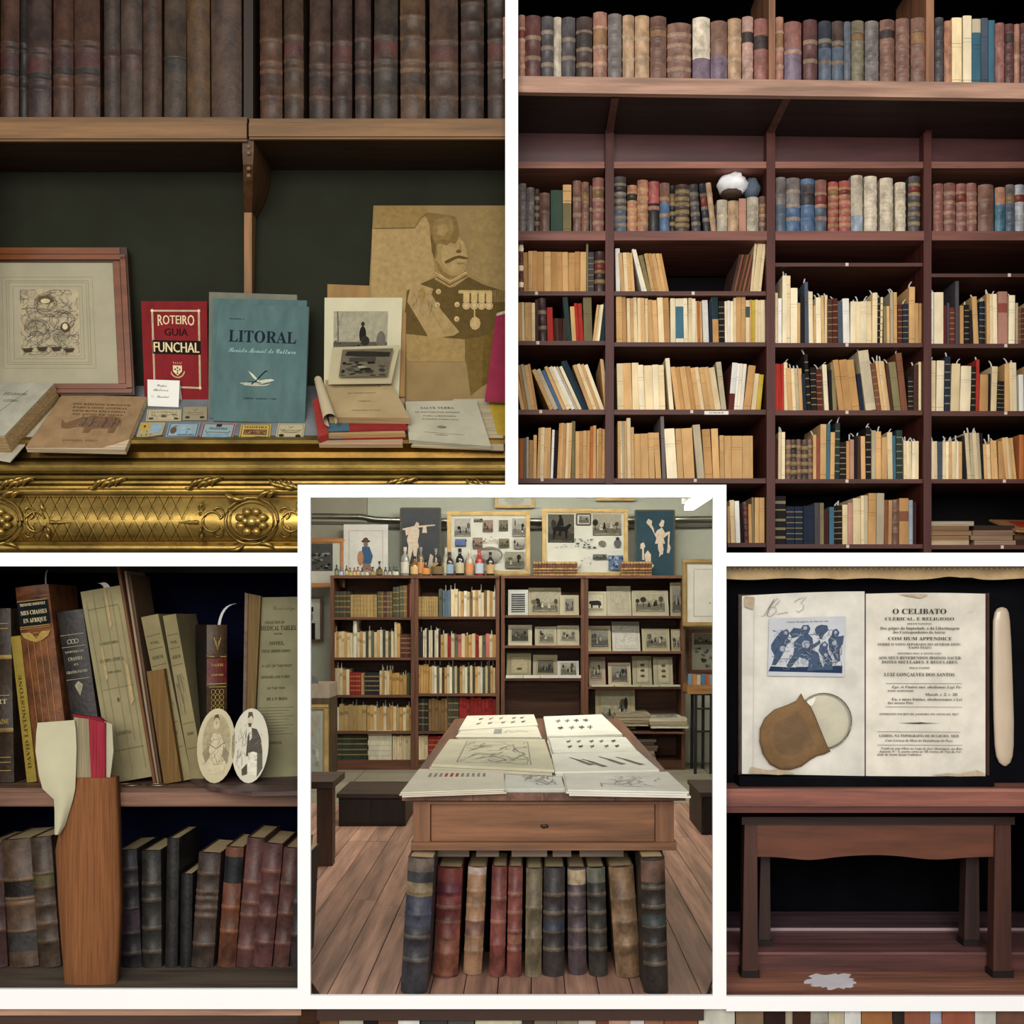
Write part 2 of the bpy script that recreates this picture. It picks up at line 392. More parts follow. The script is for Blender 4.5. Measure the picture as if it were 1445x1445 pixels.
def upper_books():
    data = [(-34, -2, '#3a271b'), (0, 27, '#4c3020'), (28, 39, '#20160f'), (39, 73, '#453029'), (75, 104, '#4f3021'), (105, 142, '#4c3020'),
            (147, 170, '#43332a'), (170, 201, '#4a372a'), (202, 229, '#4a3222'), (231, 263, '#47382a'), (264, 297, '#5a3f20'), (298, 342, '#4f392a'),
            (367, 399, '#573b29'), (401, 429, '#4c3827'), (436, 466, '#4b362b'), (469, 497, '#463129'), (501, 524, '#46322a'), (527, 561, '#41362b'),
            (565, 601, '#5c4430'), (606, 647, '#523c2d'), (650, 683, '#46342b'), (688, 719, '#46352b')]
    for i, (x0, x1, h) in enumerate(data):
        y = .078; k = pxs(y); base = P((x0 + x1) / 2, 167, y); base.z = P(0, 167, .06).z + .001
        w = (x1 - x0) * k * .97; H = R.uniform(.385, .43); D_ = .16; col = mulc(c(h), .62)
        if i < 6: bands = [.22, .30, .48, .53]; labs = [(.36, .46, c('#3c1a15')), (.31, .35, c('#1d1712'))] if i != 2 else []
        elif i < 12: bands = [] if i not in (6, 7, 9) else [.45]; labs = [(.35, .5, c('#38211a'))] if i in (6, 7) else ([(.34, .44, c('#2c2620'))] if i == 9 else [])
        else: bands = [.16, .34, .4, .56, .7, .84][:R.choice([4, 5, 6])]; labs = [(.42, .53, c('#44231c'))] if i % 2 else [(.24, .32, mulc(col, .6))]
        nm = {0: 'dark brown'}.get(i, 'brown')
        side = 'left' if i < 12 else 'right'; k2 = i + 1 if i < 12 else i - 11
        root = thing('leather_book', base, '%s old leather book, %s from left on shelf %s of the bracket' % (nm, ordinal(k2), side), 'book', 'old leather books on the shelf above the mantel')
        T = lean_T(base, R.uniform(-.006, .006))
        cov, pag = book_geo(w, H, D_, col, 'L', bands, labs, T=T, band_col=mulc(col, 1.5) if i > 11 else None)
        cov.build('cover', 'leather', root); pag.build('page_block', 'pages', root)
upper_books()

# --- sloping display board behind the gilded mantel front
YF, YB = .055, .25
ZF = P(0, 628, YF).z; ZB = P(0, 548, YB).z; SL = (ZB - ZF) / (YB - YF)
def SP(px, py, lift=0.0):
    k = (PY - py) / F; zf = ZF + lift * math.sqrt(1 + SL * SL)
    y = (ZC + D * k - zf + SL * YF) / (SL - k)
    return P(px, py, y)
def sy(py): return SP(0, py).y
def board():
    mb = MB(); x0, x1 = P(-56, 0, .1).x, P(718, 0, .06).x
    yf2 = .088; zf2 = ZF + SL * (yf2 - YF)
    mb.hexa([(x0, yf2, zf2 - .03), (x1, yf2, zf2 - .03), (x1, yf2, zf2), (x0, yf2, zf2)], [(x0, YB + .012, zf2 - .03), (x1, YB + .012, zf2 - .03), (x1, YB + .012, ZB + .01), (x0, YB + .012, ZB + .01)], c('#666a6c'))
    mb.build('display_board', 'velvet', None, 'grey covered sloping board behind gilded mantel moulding', 'board')
board()

GOLD, GOLD2, GOLD3 = c('#957a3e'), c('#5a431a'), c('#b59c5c')  # second gold is a darker tone that paints shade into the recesses
CUSH = [(690, .055), (694, .05), (697, .06), (703, .057), (712, .045), (722, .036), (735, .031), (748, .036), (757, .045), (763, .057), (766, .06), (768, .046), (772, .04), (777, .045), (787, .06)]
def cy(py):
    for (a, ya), (b, yb) in zip(CUSH, CUSH[1:]):
        if a <= py <= b: return ya + (yb - ya) * (py - a) / (b - a)
    return .05
def mantel():
    root = thing('gilded_mantel', P(340, 787, .06), 'carved gilded mantel moulding with lattice frieze and rosette', 'mantel')
    def prof_mesh(prof, x0, x1, name, cols):
        mb = MB(); r0, r1 = [], []
        for py, y in prof:
            z = P(0, py, y).z; r0.append((x0, y, z)); r1.append((x1, y, z))
        n = len(prof); mb.add(r0 + r1, [(i, i + 1, n + i + 1, n + i) for i in range(n - 1)], [cols(prof[i][0]) for i in range(n - 1)], name == 'frieze')
        mb.add([(x0, .1, r0[0][2]), (x0, .1, r0[-1][2]), (x1, .1, r0[0][2]), (x1, .1, r0[-1][2])] , [(0, 1, 3, 2)], GOLD2)
        mb.add([r0[0], r1[0], (x1, .1, r0[0][2]), (x0, .1, r0[0][2])], [(0, 1, 2, 3)], GOLD2)
        return mb.build(name, 'gilding', root)
    up = [(614, .09), (621, .052), (626, .048), (630, .066), (638, .08), (646, .08), (650, .062), (652, .035), (656, .029), (660, .027), (664, .029), (668, .037), (669, .052), (671, .046), (674, .044), (676, .046), (677, .053), (679, .046), (682, .045), (684, .053), (686, .047), (689, .047), (691, .058)]
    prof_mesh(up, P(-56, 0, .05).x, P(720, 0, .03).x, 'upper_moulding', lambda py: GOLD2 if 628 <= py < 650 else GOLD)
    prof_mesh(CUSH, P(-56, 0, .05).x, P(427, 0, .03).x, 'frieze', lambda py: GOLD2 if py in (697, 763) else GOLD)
    # lattice of fine lines on the cushion
    mb = MB()
    for x in range(20, 272, 17):
        for sgn in (-1, 1):
            for dx in (-1.4, 1.4):
                pts = []
                for t in range(9):
                    py = 700 + 63 * t / 8; px = x + dx + sgn * (31 * (t / 8 - .5))
                    if 26 <= px <= 276: pts.append(P(px, py, cy(py) - .0006))
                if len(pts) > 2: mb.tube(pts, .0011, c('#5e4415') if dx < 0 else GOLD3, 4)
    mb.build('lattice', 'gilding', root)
    def leaf(mb, px, py, ang, l, w):
        y = .04 if py > 693 else .042
        a = P(px, py, y); d = Vector((math.cos(ang), 0, math.sin(ang))); nrm = Vector((-d.z, 0, d.x))
        k = pxs(y)
        pts, rr = [], []
        for i in range(6):
            t = i / 5; pts.append(a + d * (l * k * t) + nrm * (l * k * .18 * math.sin(t * 3)) + Vector((0, -.006 * math.sin(t * 3.14), 0))); rr.append(max(.0006, w * k * math.sin(.25 + 2.7 * t) * .5))
        mb.tube(pts, rr, GOLD, 6)
    for gx, fl in ((18, 1), (148, 1), (284, 1), (412, -1), (560, 1), (690, -1)):
        mb = MB()
        for j in range(7):
            leaf(mb, gx - fl * (16 - j * 5), 690 - (j % 2) * 2 - j * .6, math.pi / 2 - fl * (1.0 + (j % 3) * .12), 22, 7)
        leaf(mb, gx - fl * 14, 688, math.pi if fl > 0 else 0, 9, 5)
        mb.build('acanthus_leaf', 'gilding', root)
    # rosette and scrolls
    def ring(mb, px, py, rx, ry, r, a0=0, a1=6.283, n=22, lift=.008):
        mb.tube([P(px + rx * math.cos(a0 + (a1 - a0) * i / n), py - ry * math.sin(a0 + (a1 - a0) * i / n), cy(min(780, max(691, py - ry * math.sin(a0 + (a1 - a0) * i / n)))) - lift * .5) for i in range(n + 1)], r, GOLD, 6)
    for cx in (355, -6):
        mb = MB(); ring(mb, cx, 735, 37, 33, .005); ring(mb, cx, 735, 31, 27, .0028)
        mb.build('medallion_ring', 'gilding', root)
        mb = MB(); mb.blob(P(cx, 736, .03), .034, .012, .030, GOLD2, 14, 8, .08, 3)
        for a in range(8):
            q = a * math.pi / 4 + .4; mb.blob(P(cx + 17 * math.cos(q), 736 - 15 * math.sin(q), .024), .015, .009, .012, GOLD, 8, 6, .1, a)
        mb.blob(P(cx, 736, .014), .014, .010, .012, GOLD3, 10, 6); mb.blob(P(cx - 9, 735, .018), .009, .007, .008, GOLD3, 8, 6); mb.blob(P(cx + 9, 735, .018), .009, .007, .008, GOLD3, 8, 6)
        mb.build('rosette', 'gilding', root)
        for sx in (-1, 1):
            mb = MB()
            ring(mb, cx + sx * 56, 736, 13, 14, .0036, .3, 5.9); ring(mb, cx + sx * 47, 724, 7, 8, .0034, -1.4, 3); ring(mb, cx + sx * 47, 750, 7, 8, .003, -3, 1.2)
            for j in range(4): leaf(mb, cx + sx * (72 - j), 736 + (j - 1.5) * 9, math.pi / 2 * (1 if j < 2 else -1) + sx * .35, 17, 6)
            mb.tube([P(cx + sx * (76 + 4 * t), 737, cy(737) - .006) for t in range(8)], [.006, .0065, .0045, .006, .004, .003, .002, .001], GOLD, 8)
            leaf(mb, cx + sx * 8, 705, math.pi / 2 - sx * 1.2, 26, 8); leaf(mb, cx + sx * 10, 768, math.pi / 2 - sx * 1.9, 24, 8)
            leaf(mb, cx + sx * 22, 704, math.pi / 2 - sx * 1.0, 18, 7)
            keep = [i for i, f in enumerate(mb.f) if max(mb.v[k].x for k in f) < P(427.5, 0, .02).x]
            mb.f = [mb.f[i] for i in keep]; mb.c = [mb.c[i] for i in keep]; mb.sm = [mb.sm[i] for i in keep]
            if not keep: continue
            used = sorted({k for f in mb.f for k in f}); ix = {k: i for i, k in enumerate(used)}
            mb.v = [mb.v[k] for k in used]; mb.f = [tuple(ix[k] for k in f) for f in mb.f]
            mb.build('scrollwork', 'gilding', root)
mantel()

def block(name, mat, parent, pts, t, col, lift=0.0, page=None, inset=0.0):
    """a book or stack lying on the sloping board: pts = top face corners in the photograph"""
    Q = Quad(*[SP(x, y, t + lift) for x, y in pts]); mb = MB(); Q.slab(mb, t, col); o = mb.build(name, mat, parent)
    return Q, o

def framed_etching():
    Q = Quad(P(-70, 557, .185), P(190, 557, .185), P(179, 349, .232), P(-70, 349, .232))
    root = thing('picture_frame', Q.base(), 'brown wooden frame with cream mat and small etching', 'picture')
    wd, wd2 = c('#6a3a1a'), c('#34190b')
    iu0, iu1, iv0, iv1 = .04, .915, .075, .9
    for a, b in (((0, 0), (1, iv0)), ((0, iv1), (1, 1)), ((0, iv0), (iu0, iv1)), ((iu1, iv0), (1, iv1))):
        mb = MB(); Q.slab(mb, .016, wd2, 0.0, a[0], a[1], b[0], b[1])
        du, dv = (b[0] - a[0]), (b[1] - a[1])
        if du > dv: Q.slab(mb, .006, wd, .006, a[0] + .01, a[1] + dv * .12, b[0] - .01, a[1] + dv * .45); Q.slab(mb, .006, wd, .003, a[0] + .04, a[1] + dv * .52, b[0] - .04, b[1] - dv * .05)
        else: Q.slab(mb, .006, wd, .006, a[0] + du * .55, a[1] - .03, a[0] + du * .9, b[1] + .03); Q.slab(mb, .006, wd, .003, a[0] + du * .05, a[1], a[0] + du * .48, b[1])
        mb.build('frame_bar', 'varnished_wood', root)
    mb = MB(); Q.slab(mb, .004, c('#9a937c'), -.006, iu0, iv0, iu1, iv1); mat = mb.build('mat_board', 'paper', root)
    M = Q.sub(iu0, iv0, iu1, iv1, -.006); I = Ink(M)
    r0 = (.28, .13, .86, .88)
    for d, w in ((0, .0008), (.028, .0014), (.042, .0008), (.07, .0008)): I.frame(r0[0] + d, r0[1] + d * 1.1, r0[2] - d, r0[3] - d * 1.1, w, c('#8c8363'))
    I.rect(.39, .23, .77, .78, c('#a2967a'))
    dk = c('#3d3526')
    I.scribble(.40, .24, .76, .77, 170, 3, dk, .0009, .2, 5)
    for cu, cv, ru, rv in ((.56, .66, .07, .07), (.66, .52, .08, .08), (.50, .46, .08, .07)):
        I.ring(cu, cv, ru, rv, .0012, dk, 16); I.ring(cu, cv, ru * .8, rv * .8, .001, dk, 16)
    I.ell(.56, .69, .05, .03, c('#55492f')); I.ell(.56, .675, .03, .02, c('#b9ac8c')); I.ell(.68, .46, .03, .04, c('#4b4130')); I.ell(.68, .465, .017, .025, c('#c0b493'))
    for cu, cv in ((.44, .27), (.53, .28), (.62, .28), (.70, .27)): I.poly([(cu - .035, cv + .015), (cu + .035, cv + .02), (cu + .02, cv - .01), (cu - .02, cv - .015)], dk)
    for k in range(9): I.line([(.42 + k * .012, .44), (.42 + k * .012 + .05, .52)], .0008, dk); I.line([(.60, .34 + k * .01), (.68, .35 + k * .01)], .0006, dk)
    I.build('etching', root, 'small densely drawn etching')
framed_etching()

def lying_grey_book():
    root = thing('paper_book', SP(10, 630), 'thick grey paper-covered book lying at left end of the display board', 'book')
    pts = [(-56, 612), (6, 615), (76, 541), (-50, 538)]
    Q = Quad(*[SP(x, y, .062) for x, y in pts])
    mb = MB(); Q.slab(mb, .003, c('#9a9786')); mb.build('cover', 'paper_cover', root)
    for i in range(9):
        mb = MB(); d = R.uniform(-.004, .004); q = Q.sub(0, .0, 1 + d, 1 + d * .5, -.0035 - i * .0063); q.slab(mb, .0056, mulc(c('#a58a62'), R.uniform(.85, 1.15))); mb.build('page_gathering', 'pages_flat', root)
    mb = MB(); Quad(*[SP(x, y, .003) for x, y in [(-56, 640), (14, 652), (82, 575), (-50, 572)]]).slab(mb, .0025, c('#a7a08c')); mb.build('back_cover', 'paper_cover', root)
    I = Ink(Q); I.line([(.3, .1), (.78, .85), (.3, .82)], .001, c('#5e5a4d'))
    I.text('LISBOA', .55, .75, .62, .05, 'i', c('#6d6858')); I.text('Historia', .5, .8, .75, .06, 'i', c('#6d6858')); I.build('lettering', root)
lying_grey_book()

def rhino_book():
    root = thing('paper_book', SP(110, 632), 'tan paper-covered book with rhinoceros drawing lying on the display board', 'book')
    pts = [(36, 631), (176, 634), (207, 560), (88, 556)]
    Q = Quad(*[SP(x, y, .02) for x, y in pts])
    mb = MB(); Q.sub(.0, .0, 1, 1, -.002).slab(mb, .016, c('#b3a184')); mb.build('page_block', 'pages_flat', root)
    mb = MB()
    mb.prism([Q(u, v, 0) for u, v in ((0, .0), (.76, .03), (.9, .12), (1, .2), (1, 1), (0, 1))], -Q.n * .0018, c('#8a7050')); mb.build('cover', 'paper_cover', root)
    I = Ink(Q); bk = c('#4f3b24')
    for i, t in enumerate(['DO RHINOCERONTE', 'FABULOSO ANIMAL', 'DESCRITO EM LISBOA', 'NO ANNO DE MDXV']):
        I.text(t, .2 + .02 * i, .86 - .01 * i, .80 - i * .065, .035, 'b', bk)
    br = c('#5f4230')
    body = [(.19, .52), (.245, .45), (.28, .475), (.33, .51), (.38, .55), (.40, .60), (.42, .56), (.50, .60), (.62, .585), (.72, .60), (.80, .575), (.845, .50), (.85, .40), (.83, .46), (.82, .40), (.81, .29), (.745, .29), (.74, .37), (.66, .37), (.56, .36), (.55, .28), (.485, .28), (.48, .36), (.44, .395), (.38, .38), (.30, .345), (.24, .355), (.215, .41)]
    I.poly(body, mixc(br, c('#8a7050'), .25)); I.scribble(.35, .38, .82, .56, 60, 4, c('#3e2a1c'), .0009, .3, 4)
    for x in (.44, .52, .66, .76): I.line([(x, .38), (x + .02, .46), (x + .01, .56)], .0012, c('#3a2618'))
    I.text('LISBOA 1937', .33, .68, .12, .03, 'b', c('#7b6040')); I.build('printed_cover', root)
rhino_book()

def funchal():
    y0, y1 = sy(563), .238
    Q = Quad(P(204, 561, y0), P(294, 565, y0), P(292, 425, y1), P(199, 425, y1))
    root = thing('guide_book', Q.base(), 'red guide book titled ROTEIRO GUIA FUNCHAL leaning on green wall', 'book')
    red = c('#741e22'); mb = MB(); Q.slab(mb, .002, red); mb.build('cover', 'paper_cover', root)
    mb = MB(); Q.sub(.01, .005, .99, .995, -.0022).slab(mb, .010, c('#b9a98a')); mb.build('page_block', 'pages', root)
    I = Ink(Q); cr, bk, gr = c('#cdbb92'), c('#1b1310'), c('#3d4a48')
    for d, w, cl in ((0, .0052, cr), (0, .003, gr), (0, .0012, cr)):
        for (a, b) in (((.165, .12), (.165, .9)), ((.875, .12), (.875, .9)), ((.165, .9), (.875, .9)), ((.165, .12), (.875, .12))): I.line([a, b], w, cl)
    for a in ((.165, .12), (.165, .9), (.875, .12), (.875, .9)): I.ell(a[0], a[1], .028, .02, cr, 4)
    I.text('ROTEIRO', .245, .80, .765, .09, 'n', cr, arch=.35)
    I.text('ROTEIRO', .25, .805, .765, .09, 'n', cr, arch=.35)
    for k in (0, .006): I.text('GUIA', .34 + k, .70 + k, .645, .075, 'n', c('#3a0d0c') if k == 0 else bk)
    I.rect(.155, .455, .895, .595, bk)
    for k in (0, .004, .008): I.text('FUNCHAL', .17 + k, .868 + k, .475, .105, 'n', cr)
    I.ring(.53, .29, .11, .075, .0014, cr, 20, 3.5, 8.9 - 2.7); I.ring(.53, .29, .10, .068, .001, cr, 20, 3.3, 6.1)
    I.poly([(.46, .34), (.6, .34), (.6, .28), (.53, .235), (.46, .28)], cr)
    for u, v in ((.53, .315), (.53, .285), (.495, .3), (.565, .3), (.53, .26)): I.ell(u, v, .014, .011, gr, 8)
    for u in (.48, .505, .53, .555, .58): I.line([(u, .355), (u + (u - .53) * .3, .375)], .0012, cr)
    I.build('printed_cover', root)
    # small folded price card in front
    yb = sy(574); Q = Quad(P(208.5, 573, yb), P(252, 574.5, yb), P(253.5, 537, yb + .012), P(208, 535.5, yb + .012))
    root = thing('price_card', Q.base(), 'small white folded card handwritten, standing before red guide book', 'card')
    mb = MB(); Q.slab(mb, .0008, c('#d3d2c9')); mb.build('front_panel', 'paper', root)
    mb = MB(); B = Quad(Q(0, 1, -.001), Q(1, 1, -.001), P(257, 566, yb + .03), P(212, 565, yb + .03)); B.slab(mb, .0008, c('#b9b8b0')); mb.build('rear_panel', 'paper', root)
    I = Ink(Q); g = c('#5f6268')
    I.text('Capa', .3, .6, .75, .09, 's', g); I.text('Roteiro', .18, .66, .58, .09, 's', g); I.text('Funchal', .3, .68, .33, .09, 's', g); I.ring(.16, .37, .04, .04, .0008, c('#8fa0c0'), 10); I.build('handwriting', root)
funchal()

def litoral():
    specs = [((301, 594), (430, 597), (436, 433), (307, 428), .0), ((296, 590), (425, 592), (433, 424), (301, 421), .014), ((294, 588), (421, 590), (419, 416), (295, 412), .028)]
    labs = ['blue magazine titled LITORAL with gull emblem, foremost of three', 'blue magazine directly behind the LITORAL cover', 'worn brown-edged magazine rearmost behind the LITORAL volumes']
    for i, (a, b, d, e, dy) in enumerate(specs):
        y0 = sy(597) + dy; y1 = y0 + .055
        Q = Quad(P(*a, y0), P(*b, y0), P(*d, y1), P(*e, y1))
        root = thing('magazine', Q.base(), labs[i], 'magazine', 'blue magazines')
        col = c('#4c6463') if i < 2 else c('#6a6a5c')
        mb = MB(); Q.slab(mb, .0015, col); Q.sub(0, 0, 1, 1, -.011).slab(mb, .0012, mulc(col, .8))
        Q.sub(0, 0, .012, 1, -.0015).slab(mb, .0095, mulc(col, .72)); mb.build('cover', 'paper_cover', root)
        mb = MB(); Q.sub(.014, .004, .992, .992, -.0018).slab(mb, .009, c('#8d8062')); mb.build('page_block', 'pages', root)
        if i == 0:
            I = Ink(Q); nv = c('#16202c'); cr = c('#b7b49a')
            I.text('NUMERO 6', .14, .30, .865, .013, 'n', nv); I.text('LITORAL', .135, .875, .675, .105, 'b', nv)
            for k in (0, .003): I.text('Revista Mensal de Cultura', .14 + k, .875 + k, .585, .045, 's', c('#7f9c9c'))
            I.poly([(.36, .43), (.42, .40), (.47, .36), (.50, .335), (.47, .34), (.42, .37)], cr); I.poly([(.47, .345), (.55, .36), (.62, .365), (.655, .355), (.60, .34), (.52, .325)], cr)
            I.poly([(.27, .325), (.34, .33), (.45, .33), (.55, .32), (.62, .325), (.56, .305), (.45, .30), (.33, .305)], mixc(cr, c('#4c6463'), .35))
            I.line([(.40, .315), (.45, .345), (.50, .39), (.55, .43), (.575, .43)], .0035, nv); I.line([(.36, .335), (.42, .34), (.40, .315)], .0015, nv); I.line([(.48, .32), (.53, .315), (.58, .325)], .0015, nv)
            I.text('LISBOA * JUNHO * 1944', .32, .68, .19, .014, 'n', nv); I.build('printed_cover', root)
litoral()

def wine_labels():
    crop = lambda x, y: (190 + x * .18685, 390 + y * .18685)
    specs = [('cream ornamental label lying below the price card', (85, 1092, 350, 1092, 355, 1005, 95, 1005), '#a99d7e', '#3a3426', 0),
             ('grey label with two dark ovals beside the blue magazines', (362, 1085, 545, 1085, 548, 985, 368, 985), '#8c8268', '#2d3227', 1),
             ('yellow and blue label at left end of the front row', (10, 1222, 205, 1195, 235, 1102, 45, 1102), '#99906a', '#8a6a1e', 2),
             ('blue and cream pictorial label, second in the front row', (232, 1212, 470, 1216, 497, 1108, 262, 1104), '#7f8d92', '#6c4f2a', 3),
             ('red-bordered blue label, middle of the front row', (485, 1233, 735, 1240, 768, 1112, 520, 1106), '#7d9496', '#8e2320', 4),
             ('black-bordered yellow label in the front row', (785, 1230, 1020, 1236, 1032, 1118, 805, 1116), '#b0964f', '#221c14', 5),
             ('cream label with thin black border at right of front row', (1062, 1222, 1272, 1232, 1288, 1112, 1084, 1110), '#a79c7c', '#24211a', 6)]
    for lab, p, bg, fg, k in specs:
        pts = [crop(p[i], p[i + 1]) for i in (0, 2, 4, 6)]
        Q = Quad(*[SP(x, y, .003) for x, y in pts])
        root = thing('paper_label', Q.base(), lab, 'label', 'printed paper labels on the display board')
        mb = MB(); Q.slab(mb, .0012, c(bg)); mb.build('sheet', 'paper', root)
        I = Ink(Q, .0004); f = c(fg)
        if k == 4: I.frame(.04, .05, .96, .95, .0035, f)
        elif k in (5, 6, 3): I.frame(.05, .06, .95, .94, .0016 if k != 6 else .0008, c('#221c14'))
        if k == 5:
            I.text('MADEIRA', .12, .88, .74, .13, 'b', c('#221c14')); I.rect(.12, .3, .88, .66, c('#6a4a34')); I.blobs(.14, .32, .86, .62, 20, 5, [c('#a88a4a'), c('#3c2a20'), c('#8a6a3a')]); I.text('VERDELHO', .5, .88, .12, .1, 'b', c('#221c14'))
        elif k == 0:
            I.frame(.04, .08, .96, .92, .0012, c('#6c624a')); I.text('ALCOBACA', .1, .9, .7, .12, 'b', c('#5a503a')); I.scribble(.1, .2, .9, .6, 40, 6, f, .0008, .3); I.ell(.5, .4, .08, .12, c('#5a503a')); I.rect(.08, .12, .2, .25, f); I.rect(.8, .12, .92, .25, f)
        elif k in (1, 6):
            I.ell(.2, .2, .1, .09, f); I.ell(.8, .2, .1, .09, f); I.line([(.42, .8), (.5, .7), (.58, .82)], .0015, f); I.text('Malvasia', .15, .85, .52, .1, 's', c('#5a503a')); I.line([(.15, .4), (.85, .4)], .0008, f)
            if k == 6: I.ring(.5, .62, .38, .2, .0012, c('#4a4434'), 18, 3.14, 6.28)
        elif k == 2:
            I.ell(.22, .7, .13, .2, c('#b58a1c')); I.ell(.22, .72, .05, .08, c('#4a3410')); I.rect(.5, .2, .9, .85, c('#7d93a3')); I.blobs(.05, .05, .6, .5, 14, 3, [f, c('#5c4a24'), c('#b3a274')])
        elif k == 3:
            I.rect(.08, .1, .92, .9, c('#7f98a6')); I.blobs(.2, .3, .9, .8, 12, 8, [c('#b59e66'), c('#6c4f2a'), c('#a98c50')]); I.ell(.2, .45, .1, .25, c('#5b4a34')); I.text('MADEIRA', .35, .9, .12, .1, 'b', c('#2a241c'))
        else:
            I.text('MADEIRA', .22, .78, .62, .12, 'b', c('#2a2a24')); I.ring(.5, .55, .36, .3, .0014, c('#2a2a24'), 18, 3.14, 6.28); I.rect(.42, .78, .58, .92, c('#2a241c')); I.line([(.2, .45), (.8, .45)], .002, c('#6c2a20')); I.rect(.15, .1, .85, .34, c('#6f8c94'))
        I.build('print', root)
wine_labels()

def right_group():
    # large sepia portrait
    y0, y1 = .205, .238
    Q = Quad(P(512, 585, y0), P(721, 588, y0), P(721, 290, y1), P(527, 290, y1))
    root = thing('portrait_photograph', Q.base(), 'large faded sepia photograph of a uniformed officer with sash and medals', 'photograph')
    mb = MB(); Q.slab(mb, .006, c('#86704a')); mb.build('mount', 'foxed_paper', root)
    def U(x, y):  # crop coordinates (430..730 x 280..660) to sheet fractions
        px, py = 430 + x * .2629, 280 + y * .2629
        v = (587 - py) / (587 - 290); l = 512 + 15 * v; return ((px - l) / (721 - l), v)
    def UP(l): return [U(*p) for p in l]
    I = Ink(Q); lt, md, dk, dd = c('#947d52'), c('#725c35'), c('#5a4724'), c('#45351a')
    I.poly(UP([(362, 168), (590, 165), (610, 135), (650, 100), (690, 90), (690, 260), (700, 420), (640, 460), (545, 500), (540, 640), (355, 600)]), lt)
    I.poly(UP([(880, 60), (1078, 60), (1078, 480), (1000, 470), (900, 420), (890, 300)]), c('#857047'))
    # faded head
    I.poly(UP([(725, 390), (850, 390), (875, 430), (790, 480), (705, 430)]), c('#857047'))
    I.ell(*U(786, 318), .118, .112, c('#8c764a'), 26); I.ell(*U(800, 305), .09, .085, c('#968054'), 22)
    I.poly(UP([(697, 335), (715, 390), (750, 428), (800, 440), (850, 420), (868, 390), (830, 415), (785, 418), (745, 395), (720, 350)]), c('#765f38'))
    I.ell(*U(700, 300), .018, .026, c('#765f38'), 12); I.ell(*U(838, 352), .03, .006, c('#7b6439'), 10)
    I.poly(UP([(748, 342), (775, 328), (805, 314), (828, 309), (850, 313), (878, 322), (872, 329), (850, 329), (826, 324), (806, 331), (778, 347), (756, 354)]), c('#55431f'))
    I.poly(UP([(812, 284), (822, 276), (838, 280), (842, 292), (828, 297), (814, 294)]), c('#5c4926')); I.line(UP([(830, 240), (836, 262), (832, 280)]), .003, c('#7b6439'))
    I.poly(UP([(672, 150), (690, 130), (705, 200), (705, 270), (696, 320), (682, 290), (676, 220)]), dk)
    I.poly(UP([(640, 85), (665, 78), (700, 80), (735, 86), (770, 90), (812, 100), (822, 140), (830, 190), (822, 225), (808, 246), (780, 240), (760, 256), (730, 246), (700, 250), (684, 215), (672, 180), (668, 140), (655, 110)]), md)
    I.poly(UP([(700, 115), (740, 105), (785, 108), (800, 140), (798, 180), (770, 228), (730, 222), (700, 232), (688, 190), (690, 150)]), c('#7f6940')); I.poly(UP([(715, 150), (760, 140), (775, 170), (745, 205), (712, 195)]), c('#8a7348'))
    # uniform
    I.poly(UP([(550, 500), (640, 455), (700, 430), (760, 475), (790, 475), (880, 425), (960, 465), (1040, 490), (1078, 500), (1078, 700), (1010, 730), (860, 760), (660, 745), (520, 730), (535, 640)]), c('#554423'))
    I.poly(UP([(700, 760), (860, 760), (1010, 730), (1078, 700), (1078, 900), (1000, 930), (960, 1000), (890, 1060), (870, 900), (850, 820)]), c('#655129'))
    I.poly(UP([(960, 760), (1020, 700), (1010, 900), (985, 990), (950, 1010)]), c('#5b481f'))
    I.poly(UP([(520, 730), (660, 745), (860, 760), (860, 880), (560, 880), (510, 800)]), c('#8c7549'))
    I.poly(UP([(695, 400), (780, 460), (870, 395), (885, 420), (800, 480), (775, 482), (700, 440)]), c('#8d744a')); I.line(UP([(705, 425), (778, 468), (875, 415)]), .003, dd); I.line(UP([(700, 400), (780, 450), (868, 398)]), .002, c('#c0a878'))
    I.poly(UP([(565, 490), (620, 465), (690, 490), (680, 520), (730, 600), (830, 720), (800, 740), (670, 760), (600, 640), (550, 560)]), c('#937c52'))
    I.line(UP([(620, 480), (660, 560), (700, 640), (760, 740)]), .004, c('#8b7245')); I.poly(UP([(600, 500), (640, 480), (650, 560), (625, 570)]), c('#877043')); I.scribble(*U(575, 640), *U(700, 500), 30, 3, c('#6a552c'), .0012, .3)
    for x, y in ((718, 505), (712, 577), (818, 574), (816, 652)): I.ell(*U(x, y), .018, .013, c('#b59d6c'), 12); I.ell(*U(x + 2, y + 3), .011, .008, c('#9a8250'), 12)
    I.rect(*U(825, 515), *U(1005, 497), c('#a58d5c'))
    for x in (868, 910, 950, 990): I.rect(*U(x - 17, 560), *U(x + 17, 505), c('#b09866')); I.ell(*U(x, 580), .028, .019, c('#b8a072'), 12); I.ring(*U(x, 580), .02, .013, .0012, c('#6a5530'), 10)
    I.ell(*U(915, 675), .038, .032, c('#a89062'), 9); I.line(UP([(912, 600), (912, 650)]), .004, c('#a89062'))
    for k in range(7): I.line(UP([(1015 + k * 9, 495), (1018 + k * 9, 560)]), .002, c('#8b7448'))
    I.poly(UP([(375, 45), (640, 45), (660, 80), (620, 110), (590, 160), (370, 165)]), c('#826b40'))
    I.build('sepia_image', root)
    # standing boards with photographs
    ya = sy(560) - .03
    Q = Quad(P(461, 560, ya), P(571, 560, ya), P(574, 405, ya + .04), P(462, 401, ya + .04))
